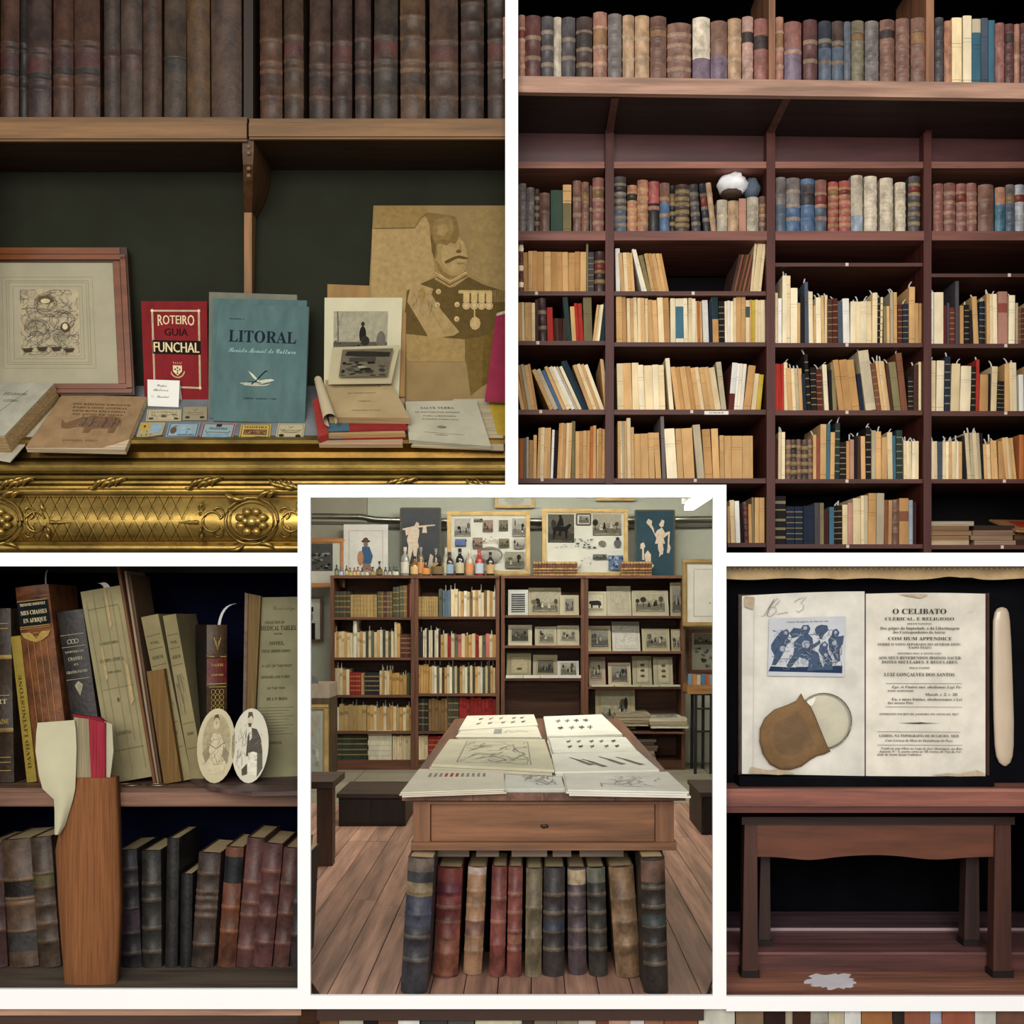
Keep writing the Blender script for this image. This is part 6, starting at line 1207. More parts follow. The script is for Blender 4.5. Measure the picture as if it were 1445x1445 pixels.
def side_things():
    # left: box of papers, leaning framed map, low bench, dark block in place of a shadow
    y = 3.9; 
    def mp(I): I.rect(.1, .08, .9, .92, c('#8a8c80')); I.blobs(.15, .1, .85, .9, 16, 5, [c('#a8a494'), c('#77796c'), c('#8f7f6c')])
    framed('leaning_map', (405, 995, 464, 1104), 3.86, '#9c8250', 7, 'gold-framed map leaning against the left bookcase', mp, lean=.25, paper='#9a968a')
    mb = MB(); a, b = P(420, 985, 4.2), P(465, 965, 4.2); mb.box(a.x, b.x, 4.2, 4.5, a.z, b.z, c('#a89888')); o = mb.build('paper_box', 'paper_cover', None, 'pinkish paper-filled box left of the bookcases', 'box')
    mb = MB(); mb.hexa([P(424, 965, 4.22), P(450, 965, 4.22), P(446, 955, 4.22), P(430, 950, 4.22)], [P(424, 965, 4.4), P(450, 965, 4.4), P(446, 955, 4.4), P(430, 950, 4.4)], c('#6a6a6c')); mb.build('crumpled_wrap', 'paper', o)
    mb = MB(); mb.box(a.x, b.x, 4.2, 4.5, ZFL, a.z - .001, c('#5a4a38')); mb.build('low_stand', 'wood_z', None, 'low wooden stand under the pinkish box', 'stand')
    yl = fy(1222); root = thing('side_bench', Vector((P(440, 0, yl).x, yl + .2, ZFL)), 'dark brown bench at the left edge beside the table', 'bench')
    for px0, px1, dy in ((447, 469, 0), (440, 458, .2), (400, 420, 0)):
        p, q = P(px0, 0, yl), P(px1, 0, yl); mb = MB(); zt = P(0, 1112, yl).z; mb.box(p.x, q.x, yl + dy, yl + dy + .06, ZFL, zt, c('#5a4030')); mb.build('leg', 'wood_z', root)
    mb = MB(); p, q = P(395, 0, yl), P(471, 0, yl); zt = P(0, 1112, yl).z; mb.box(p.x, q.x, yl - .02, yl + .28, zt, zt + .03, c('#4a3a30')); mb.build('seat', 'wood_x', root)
    for a, b, py0, py1, lab in ((478, 572, 1120, 1166, 'low dark block standing in for the shadow behind the bench on the left'), (990, 1040, 1118, 1178, 'low dark cabinet at the right edge of the room')):  # left one is an added dark block where a shadow lies
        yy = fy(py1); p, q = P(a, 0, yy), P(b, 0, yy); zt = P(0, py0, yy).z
        root = thing('low_dark_block', Vector(((p.x + q.x) / 2, yy + .2, ZFL)), lab, 'cabinet')
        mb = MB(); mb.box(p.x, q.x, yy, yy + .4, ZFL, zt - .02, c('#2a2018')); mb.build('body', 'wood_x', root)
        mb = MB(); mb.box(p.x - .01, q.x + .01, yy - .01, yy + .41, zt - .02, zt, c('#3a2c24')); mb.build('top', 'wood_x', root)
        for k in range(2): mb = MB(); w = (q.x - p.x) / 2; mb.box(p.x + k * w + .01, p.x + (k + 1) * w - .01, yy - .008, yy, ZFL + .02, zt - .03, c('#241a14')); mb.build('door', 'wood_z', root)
    # right: black stand with box of cards
    ys = 4.35; root = thing('metal_stand', Vector((P(990, 0, ys).x, ys, ZFL)), 'black metal stand carrying a box of cards at right', 'stand')
    zt = P(0, 981, ys).z
    for px, dy in ((981, 0), (1003, 0), (984, .25), (1000, .25)):
        p = P(px, 0, ys); mb = MB(); mb.tube([(p.x, ys + dy, ZFL), (p.x + .004, ys + dy, zt)], .011, c('#1c1c1e'), 8); mb.build('leg', 'plain', root)
    for pz in (1000, 1032): z = P(0, pz, ys).z; mb = MB(); mb.tube([(P(981, 0, ys).x, ys, z), (P(1003, 0, ys).x, ys, z)], .008, c('#1c1c1e'), 6); mb.build('crossbar', 'plain', root)
    mb = MB(); mb.box(P(976, 0, ys).x, P(1010, 0, ys).x, ys - .02, ys + .28, zt, zt + .01, c('#1c1c1e')); mb.build('tray', 'plain', root)
    root = thing('card_box', Vector((P(988, 0, ys).x, ys, zt + .01)), 'tan open box on the black metal stand', 'box')
    x0, x1 = P(969, 0, ys).x, P(1012, 0, ys).x; z0, z1 = zt + .0105, P(0, 966, ys).z
    for nm, b in (('front', (x0, x1, ys - .03, ys - .02)), ('back', (x0, x1, ys + .27, ys + .28)), ('side', (x0, x0 + .01, ys - .02, ys + .27)), ('side', (x1 - .01, x1, ys - .02, ys + .27)), ('bottom', (x0, x1, ys - .02, ys + .27))):
        mb = MB(); mb.box(*b, z0, z1 if nm != 'bottom' else z0 + .006, c('#9a6c3c')); mb.build(nm + '_panel', 'wood_x', root)
    cols = ['#6a8496', '#b87c4c', '#c0b49c', '#4c6c8a', '#a85c3c', '#8a9aa0']
    for i in range(6):
        xx = x0 + .014 + i * (x1 - x0 - .03) / 6; mb = MB(); mb.box(xx, xx + (x1 - x0 - .03) / 6 - .003, ys + .02 + .01 * (i % 3), ys + .03 + .01 * (i % 3), z0 + .008, P(0, 951 + i % 3, ys).z, c(cols[i])); mb.build('postcard', 'paper', None, '%s picture card, %s from left in the tan box' % (['blue', 'orange', 'cream', 'dark blue', 'red-brown', 'grey'][i], ordinal(i + 1)), 'card', 'picture cards in the tan box')
side_things()
# ================================================================== lower left niche: two shelves of old books
niche('wall_book_niche', [(-58, 790), (429, 790), (429, 1409), (-58, 1409)][::-1], .62, c('#12100f'), c('#0a0d22'), 'velvet')
Y1 = .14; Z1 = P(0, 1112, Y1).z; Z2 = P(0, 1401, .015).z
def bl_shelves():
    root = thing('old_shelves', Vector((P(185, 0, .3).x, .3, Z2 - .05)), 'dusty brown shelves holding leaning antique books', 'shelf')
    x0, x1 = P(-56, 0, .1).x, P(426, 0, .02).x
    mb = MB(); mb.tbox(-56, 427.5, Y1, .6, P(0, 1138, Y1).z, Z1, c('#6a4e3e')); mb.build('upper_board', 'wood_x', root)
    mb = MB(); mb.tbox(-56, 427.5, Y1 - .008, Y1, P(0, 1136, Y1).z, Z1 - .012, c('#795746')); mb.build('board_edge', 'wood_x', root)
    mb = MB(); mb.tbox(-56, 427.5, .02, .6, Z2 - .012, Z2, c('#5c5146')); mb.build('lower_board', 'wood_x', root)
    a = P(0, 808, .45).z; mb = MB(); mb.tbox(-56, 427.5, .46, .6, a, a + .02, c('#0c0b0e')); mb.build('top_rail', 'wood_x', root)
bl_shelves()
def std_book(x0, x1, lean, top, y, zb, col, lab, style='L', bands=(), labels=(), depth=.2, tw=0.0, name='leather_book', mat='leather', group='antique books on the dark blue shelves', **kw):
    k = pxs(y); H = ZC - (top - PY) * k - zb; lx = lean * k; ang = math.atan2(lx, H)
    w = (x1 - x0) * k * math.cos(ang); h = math.hypot(H, lx) - w / 2 * abs(math.sin(ang))
    base = Vector((((x0 + x1) / 2 - PX) * k, y, zb + .0006 + abs(math.sin(ang)) * w / 2)); T = lean_T(base, ang, tw)
    root = thing(name, Vector((base.x, y, zb)), lab, 'book', group)
    cov, pag = book_geo(w, h, depth, c(col), style, bands, [(a, b, c(q)) for a, b, q in labels], T=T, **kw)
    cov.build('cover', mat, root); pag.build('page_block', 'pages', root)
    b = kw.get('bulge') if kw.get('bulge') is not None else (min(.22 * w, .012) if style in 'LC' else min(.06 * w, .002))
    def spine(u0, u1, v0, v1): return Quad(*[T(Vector((-w / 2 + w * u, -b - .0012, h * v))) for u, v in ((u0, v0), (u1, v0), (u1, v1), (u0, v1))])
    return root, spine, T, w, h
def slip(root, T, w, h, x, ln, dx, col='#b9b9b4', wd=.007):
    mb = MB(); vs = []
    for t in range(8):
        q = t / 7; xx = x * w + dx * q ** 2; z = h - .015 + (ln + .015) * math.sin(q * 1.5); vs += [T(Vector((xx - wd / 2, .03, z))), T(Vector((xx + wd / 2, .025, z)))]
    mb.add(vs, [(2 * t, 2 * t + 1, 2 * t + 3, 2 * t + 2) for t in range(7)], c(col), True); mb.build('paper_slip', 'paper', root)
def bl_upper():
    y = .24; gold = c('#b39a52'); lt = c('#c9bd94')
    r, sp, T, w, h = std_book(-24, 20, -5, 859, y, Z1, '#3a2c20', 'dark brown gilt-ruled book at the left edge of upper shelf', bands=(.3, .72), band_col=c('#8f743a'), bulge=.006)
    I = Ink(sp(.1, .95, .02, .98)); [I.line([(0, v), (1, v)], .002, gold) for v in (.05, .1, .13, .5, .9, .93)]; I.text('ART', .3, .9, .45, .03, 'b', lt); I.text('LA RAINE', .2, .95, .33, .03, 'b', gold); I.build('gilt_tooling', r)
    r, sp, T, w, h = std_book(38, 52, -23, 898, y, Z1, '#8f7a32', 'narrow yellow book with vertical title', 'P', name='cloth_book', mat='cloth_cover')
    Q = sp(.15, .85, .08, .75); Qr = Quad(Q.p[1], Q.p[2], Q.p[3], Q.p[0]); I = Ink(Qr); I.text('DAVID LIVINGSTONE', .02, .98, .25, .5, 'b', c('#4f3f18')); I.build('lettering', r)
    r, sp, T, w, h = std_book(54, 101, -33, 827, y - .006, Z1, '#6d4226', 'tan brown book with black title label MES CHASSES EN AFRIQUE', bands=(.945,), bulge=.008, band_col=c('#5a3218'))
    I = Ink(sp(.04, .96, 0, 1)); bk = c('#15181a'); I.rect(0, .795, 1, .925, bk); I.line([(0, .925), (1, .925)], .0015, gold); I.line([(0, .795), (1, .795)], .0015, gold)
    I.text('THEODORE ROOSEVELT', .08, .92, .9, .014, 'b', lt); I.text('MES CHASSES', .08, .94, .855, .022, 'b', lt); I.text('EN AFRIQUE', .14, .9, .815, .022, 'b', lt)
    for u in (.2, .4, .62, .82): I.line([(u, .3), (u, .72)], .0012, c('#a3804a'))
    I.line([(0, .785), (1, .785)], .004, c('#8a5a34')); I.poly([(.02, .765), (.3, .765), (.5, .73), (.7, .765), (.98, .765), (.9, .74), (.7, .722), (.5, .712), (.3, .722), (.1, .74)], mixc(gold, c('#6d4226'), .35))
    for u in (.25, .5, .75): I.ring(u, .75, .12, .012, .0012, gold, 14)
    I.build('gilt_tooling', r); slip(r, T, w, h, .3, .045, .012)
    r, sp, T, w, h = std_book(113, 150, -33, 862, y, Z1, '#241f1c', 'black book with pale ornamental title between tan and cream books', bulge=.007)
    I = Ink(sp(.05, .95, 0, 1)); p = c('#a8a288')
    for v in (.86, .79, .6): I.line([(0, v), (1, v)], .0012, p)
    for u in (.35, .5, .65): I.ring(u, .82, .09, .012, .0016, p, 12)
    I.text('MERVEILLES', .1, .9, .755, .012, 'b', p); I.text('CHASSES', .2, .8, .71, .02, 'b', p); I.text('AUX', .4, .6, .68, .012, 'b', p); I.text('GRANDS FAUVES', .06, .94, .635, .016, 'b', p); I.poly([(.5, .59), (.68, .565), (.62, .54), (.5, .5), (.38, .54), (.32, .565)], mixc(p, c('#241f1c'), .4)); I.ring(.5, .555, .12, .022, .0015, p, 10); I.build('gilt_tooling', r)
    r, sp, T, w, h = std_book(158, 216, -46, 831, y - .01, Z1, '#8f8664', 'thick worn cream paper-covered book leaning left', 'P', name='paper_book', mat='foxed_paper', bulge=.004, inset=.0)
    I = Ink(sp(.02, .98, 0, 1)); g = c('#57503a')
    for u, v0, v1, d in ((.1, .05, .95, 1), (.3, .1, .98, 0), (.55, .02, .96, 1), (.75, .2, .97, 0), (.9, .05, .9, 1)): I.line([(u, v0), (u + .01 * d, (v0 + v1) / 2), (u, v1)], .0014, mulc(c('#8f8664'), .75))
    for u, v, a, b in ((.62, .9, .04, .12), (.3, .62, .04, .1), (.85, .5, .05, .12)): I.poly([(u - a, v - b), (u + a, v - b * .8), (u + a * .8, v + b * .7), (u - a * .5, v + b)], c('#a08a62'))
    I.text('A HISTORIA', .25, .75, .71, .014, 'b', g); I.text('CAMPO AFRICA', .2, .8, .62, .018, 'b', g); I.text('POR LISBOA', .35, .7, .56, .012, 'b', g); I.ell(.5, .42, .03, .012, g); I.text('LISBOA', .3, .7, .24, .018, 'b', g); I.line([(.05, .16), (.95, .165)], .0012, g); I.line([(.15, .48), (.95, .485)], .0008, g); I.line([(.1, .9), (.9, .905)], .001, g); I.build('lettering', r); slip(r, T, w, h, .1, .02, -.02, '#d0cdc4', .02)
    for i, (x0, x1, l, tp, col) in enumerate(((216, 220, -52, 797, '#6a4a34'), (221, 224, -46, 806, '#8f7a64'), (225, 228, -44, 812, '#5a4634'))):
        std_book(x0, x1, l, tp, y - .02 + i * .01, Z1, col, 'thin %s pamphlet leaning beside the thick cream book' % ['brown', 'pale pinkish', 'dark'][i], 'P', name='pamphlet', mat='paper_cover', depth=.16)
    r, sp, T, w, h = std_book(231, 256, -25, 946, y - .025, Z1, '#6f5532', 'short brown book with frayed top in front of the twin cream books', 'P', name='paper_book', mat='pages')
    for i, (x0, x1, l, tp) in enumerate(((246, 271, -48, 869), (271, 290, -42, 868))):
        r, sp, T, w, h = std_book(x0, x1, l, tp, y, Z1, '#857a58', '%s of the twin slim cream paper books' % ['left', 'right'][i], 'P', name='paper_book', mat='foxed_paper')
        I = Ink(sp(.05, .95, 0, 1)); g = c('#4f4732')
        for v in (.88, .8, .7, .35, .2): I.line([(.05, v), (.95, v + .004)], .001, g)
        I.text('ALBUM', .15, .85, .74, .02, 'b', g); I.text('VOL', .2, .8, .83, .016, 'b', g); I.text('1895', .25, .8, .28, .016, 'b', g); I.scribble(.1, .4, .9, .65, 14, i, g, .001, .5); I.build('lettering', r)
    r, sp, T, w, h = std_book(292, 320, 0, 882, y - .02, Z1, '#3f2c18', 'gilt leather book with red title label behind the oval portraits', bands=(.62, .8), labels=((.64, .79, '#5a1c18'),), bulge=.006, tw=.5, depth=.16, board=c('#1a1210'))
    I = Ink(sp(.08, .92, 0, 1)); 
    I.text('VALETE', .15, .85, .74, .016, 'b', gold); I.text('COSTUMES', .15, .85, .68, .012, 'b', gold)
    for v in (.61, .63, .8, .34): I.line([(0, v), (1, v)], .0015, gold)
    for q in range(7):
        for u in (.25, .5, .75): I.ring(u, .37 + q * .035, .12, .016, .001, gold, 8)
    I.line([(.3, .92), (.5, .84), (.7, .92)], .002, gold); I.line([(.4, .9), (.5, .86), (.6, .9)], .0015, gold); I.build('gilt_tooling', r); slip(r, T, w, h, .2, .065, .05)
    # open book at the right
    root = thing('open_book', Vector((P(385, 0, .2).x, .2, Z1)), 'opened cream book with MEDICAL TABLES title page at right', 'book')
    yl, yr = .25, .29; zz = Z1 + .001
    Q = Quad(Vector((P(353, 0, yl).x, yl, zz)), Vector((P(424, 0, yr).x, yr, zz)), P(424, 842, yr), P(369, 843, yl)); mb = MB(); Q.slab(mb, .004, c('#878264')); mb.build('title_leaf', 'foxed_paper', root)
    Q2 = Quad(Vector((P(344, 0, yl - .02).x, yl - .02, zz)), Vector((P(355, 0, yl - .02).x, yl - .02, zz)), P(368, 841, yl - .015), P(347, 837, yl - .015)); mb = MB(); Q2.slab(mb, .03, c('#6f5a3a')); mb.build('page_block', 'pages', root)
    mb = MB(); Q3 = Quad(Vector((P(341, 0, yl - .024).x, yl - .024, zz)), Vector((P(345.5, 0, yl - .024).x, yl - .024, zz)), P(350, 838, yl - .02), P(345.5, 836, yl - .02)); Q3.slab(mb, .04, c('#59402a')); mb.build('board', 'leather', root)
    I = Ink(Q); g = c('#3f3b2c'); I.text('Cambridge', .3, .85, .93, .025, 's', c('#6f6a50'))
    for t, a, b, v, hh, st in (('COLLECTION OF', .12, .6, .855, .016, 'b'), ('MEDICAL TABLES,', .02, .9, .82, .026, 'b'), ('WITH', .35, .55, .795, .01, 'b'), ('NOTES,', .25, .6, .74, .02, 'b'), ('TOTAL OBSERVATIONS', .08, .75, .7, .016, 'b'), ('A LIST OF THE MOST', .1, .8, .62, .014, 'n'), ('DISEASES AND CURES', .1, .75, .56, .014, 'b'), ('OF THE YEAR', .25, .65, .5, .012, 'n'), ('BY J. P. ROSS', .25, .7, .44, .016, 'b'), ('LONDON', .3, .6, .2, .016, 'b')): I.text(t, a, b, v, hh, st, g)
    for q in range(10): I.line([(.06, .4 - q * .016), (.85 - .1 * (q % 3), .4 - q * .016)], .0012, c('#6a654c'))
    I.build('lettering', root)
bl_upper()
def bl_front_items():
    # half-round wooden board with two oval portraits
    zs = Z1 + .001; t = .012
    def SPz(px, py): return P(px, py, (ZC - zs - t) * F / (py - PY) - D)
    mb = MB(); pts = [SPz(x, yv) for x, yv in ((258, 1088), (264, 1095), (276, 1102), (296, 1109), (322, 1114), (355, 1117), (390, 1117), (424, 1116), (424, 1080), (270, 1082))]
    mb.prism(pts, (0, 0, -t), c('#4f3a38')); mb.build('half_round_board', 'wood_x', None, 'dark half-round wooden board under the oval portraits', 'board')
    for i, (cx, rx) in enumerate(((305, 27), (353, 26))):
        y = .165; n = 28; k = pxs(y); ctr = P(cx, 1052, y); zb = zs + t + .0005; ry = (ctr.z - zb); col = c('#b5ab8c') if i == 0 else c('#c4bfac')
        f = lambda a, s_=1.0, o=0.0: Vector((ctr.x + rx * k * s_ * math.cos(a), y + .02 * math.sin(a) * s_ - o, ctr.z + ry * s_ * math.sin(a)))
        root = thing('oval_portrait', Vector((ctr.x, y, zb)), 'oval card portrait of a %s, %s of a pair' % (['seated woman in pale dress', 'standing man in dark coat'][i], ['left', 'right'][i]), 'card', 'oval portrait cards')
        mb = MB(); mb.prism([f(2 * math.pi * j / n) for j in range(n)], (0, .003, 0), col); mb.build('card', 'paper', root)
        Q = Quad(*[Vector((ctr.x + u * rx * k, y + .02 * v - .0005, ctr.z + v * ry)) for u, v in ((-1, -1), (1, -1), (1, 1), (-1, 1))]); I = Ink(Q); g, m_ = c('#4f4a3c'), c('#857c62')
        if i == 0:
            I.ell(.5, .56, .36, .36, c('#9c9172'), 24); I.poly([(.3, .5), (.4, .66), (.6, .66), (.74, .5), (.78, .3), (.72, .12), (.32, .12), (.22, .34)], c('#b8ad8e')); I.poly([(.15, .4), (.3, .5), (.36, .36), (.25, .26)], m_); I.poly([(.85, .4), (.7, .5), (.66, .36), (.8, .26)], m_); I.ell(.48, .8, .085, .085, c('#b3a686')); I.poly([(.4, .82), (.44, .91), (.52, .92), (.57, .83), (.52, .87), (.45, .87)], g); I.line([(.3, .52), (.5, .46), (.72, .54)], .002, g); I.scribble(.18, .25, .82, .65, 40, 5, c('#6a624c'), .0009, .25); I.ell(.485, .8, .012, .02, m_)
        else:
            I.poly([(.4, .36), (.42, .62), (.5, .74), (.66, .72), (.78, .6), (.84, .42), (.78, .26), (.7, .3), (.68, .42), (.6, .34)], c('#4f4b44')); I.poly([(.44, .1), (.46, .4), (.6, .42), (.7, .4), (.72, .1)], c('#cfcab8')); I.poly([(.72, .08), (.7, .4), (.84, .4), (.86, .2)], c('#5f5a50')); I.ell(.47, .84, .075, .085, c('#bdb59e')); I.poly([(.4, .86), (.42, .95), (.52, .95), (.56, .86), (.5, .9)], g); I.poly([(.42, .8), (.52, .8), (.5, .75), (.44, .75)], g); I.poly([(.46, .72), (.52, .74), (.54, .6), (.48, .56)], c('#cfcab8')); I.scribble(.12, .2, .38, .8, 26, 4, c('#77705f'), .0009, .3); I.poly([(.3, .18), (.44, .26), (.46, .12), (.32, .1)], g); I.scribble(.45, .3, .8, .68, 20, 2, g, .0009, .25)
        I.build('engraving', root)
    # a pair of thin wire rings lying on the shelf
    for i, (cx, cyy, rx, ry) in enumerate(((182, 1108, 18, 3.4), (222, 1108, 16, 3.4))):
        y0 = (ZC - Z1) * F / (cyy - PY) - D
        mb = MB(); ctr = P(cx, cyy, y0); ctr.z = Z1 + .002; n = 22
        for s_ in (1.0, .82): mb.tube([ctr + Vector((rx * pxs(y0) * s_ * math.cos(2 * math.pi * j / n), .02 * s_ * math.sin(2 * math.pi * j / n), 0)) for j in range(n + 1)], .0012, c('#9a8c7c'), 5)
        mb.build('lens_rim', 'metal', None, '%s thin oval wire rim lying on the shelf edge' % ['left', 'right'][i], 'lens', 'wire rims on the shelf edge')
bl_front_items()
def bl_lower():
    y = .235; G_ = 'old leather books on the lower shelf'
    L_ = [(-16, 11, -8, 1190, '#5a3430', 'reddish brown leather book at left edge of lower shelf', (.3, .5, .7), ()), (14, 55, -12, 1184, '#6a4c36', 'tan brown leather book with black label at left of lower shelf', (.28, .5, .54, .68), ((.55, .67, '#1c1614'), (.12, .27, '#3a3836'))), (56, 86, -14, 1181, '#55402e', 'brown leather book half hidden by the tall open book', (.2, .34, .48, .62, .72), ((.63, .71, '#4a4428'),)),
          (172, 200, -7, 1199, '#2f2830', 'dark purplish leather book right of the tall open book', (.12, .3, .5, .7, .84), ((.31, .49, '#3c2c38'),)), (201, 228, -1, 1200, '#35322a', 'dark olive leather book on the lower shelf', (.14, .34, .58, .72), ()), (233, 250, 3, 1183, '#292624', 'thin ragged dark book on the lower shelf', (), ()), (254, 270, 2, 1233, '#211f1f', 'short black book on the lower shelf', (), ()),
          (270, 301, 11, 1203, '#4c372e', 'brown leather book with worn bands leaning right', (.2, .45, .52, .6, .66, .82), ()), (307, 332, 12, 1195, '#7a3f26', 'orange brown book with black upper label', (.3, .5), ((.7, .92, '#191a1e'),)), (333, 358, 16, 1182, '#6d3c36', 'first reddish leather book leaning right after the black-labelled one', (.15, .4, .5, .66), ()), (356, 383, 17, 1190, '#6a3a36', 'second reddish leather book leaning right', (.2, .42, .6, .78), ()), (385, 407, 16, 1196, '#6b3b32', 'third reddish leather book leaning right', (.2, .45, .7), ()), (409, 424, 8, 1210, '#3a3334', 'dark leather book at right edge of lower shelf', (.3, .6), ())]
    def gg(h):
        v = [int(h[i:i + 2], 16) for i in (1, 3, 5)]; m = sum(v) / 3; return '#' + ''.join('%02x' % int((x * .72 + m * .28) * .88) for x in v)
    for x0, x1, l, tp, col, lab, bands, labs in L_: std_book(x0, x1, l, tp, y, Z2, gg(col), lab, 'L', bands, labs, group=G_, band_col=mixc(mulc(c(col), .75), c('#a08a70'), .12))
bl_lower()
def tall_open_book():
    y0 = .075; root = thing('tall_open_book', Vector((P(125, 0, y0).x, y0 + .02, Z2)), 'tall open book with orange page edges, red stripe and folded white page', 'book')
    rows_ = [(None, 89, 160), (1330, 84, 163), (1277, 80, 165), (1200, 76, 163), (1160, 84, 162), (1123, 96, 160), (1098, 104, 159)]
    rings = []
    for py, a, b in rows_:
        z = Z2 + .0008 if py is None else P(0, py, y0).z; xa, xb = P(a, 0, y0).x, P(b, 0, y0).x; d = .004
        rings.append([Vector((xa, y0 + .01, z)), Vector((xa + (xb - xa) * .25, y0 + .002, z)), Vector((xa + (xb - xa) * .6, y0, z)), Vector((xb, y0 + .008, z)), Vector((xb, y0 + .05, z)), Vector((xa, y0 + .05, z))])
    mb = MB(); mb.loft(rings, c('#805334'), smooth=True); mb.build('fore_edge', 'pages', root)
    def strip(nm, pts, y, col, t=.02, mat='pages'):
        mb = MB(); mb.prism([P(x, yv, y) for x, yv in pts], (0, t, 0), c(col)); mb.build(nm, mat, root)
    strip('gutter_leaves', [(106, 1110), (130, 1112), (127, 1015), (104, 1012)], y0 + .012, '#8f8468'); strip('red_edge', [(129, 1114), (148, 1114), (148, 1020), (125, 1014)], y0 + .006, '#8f2c38')
    strip('top_edge', [(104, 1012), (148, 1020), (140, 1013), (102, 1008)], y0 + .014, '#7a2430', .02); strip('rear_leaf', [(146, 1112), (154, 1108), (160, 1060), (158, 1022), (147, 1018)], y0 + .016, '#a8a58c', .003, 'paper')
    mb = MB(); rr = []
    for py, a, b in ((1178, 77, 84), (1165, 77, 92), (1145, 77, 98), (1128, 76, 103), (1113, 60, 106), (1095, 55, 107), (1060, 50, 108), (1035, 51, 107), (1020, 53, 105)):
        rr.append([P(a + (b - a) * j / 6, py - (4 * j / 6 if py < 1100 else 0), y0 - .012 - .012 * math.sin(math.pi * j / 6) + .012 * (j / 6)) for j in range(7)])
    mb.loft(rr, c('#b5b093'), closed=False); mb.loft([[p + Vector((0, .0012, 0)) for p in q][::-1] for q in rr], c('#8f8a72'), closed=False); mb.build('folded_page', 'paper', root)
tall_open_book()

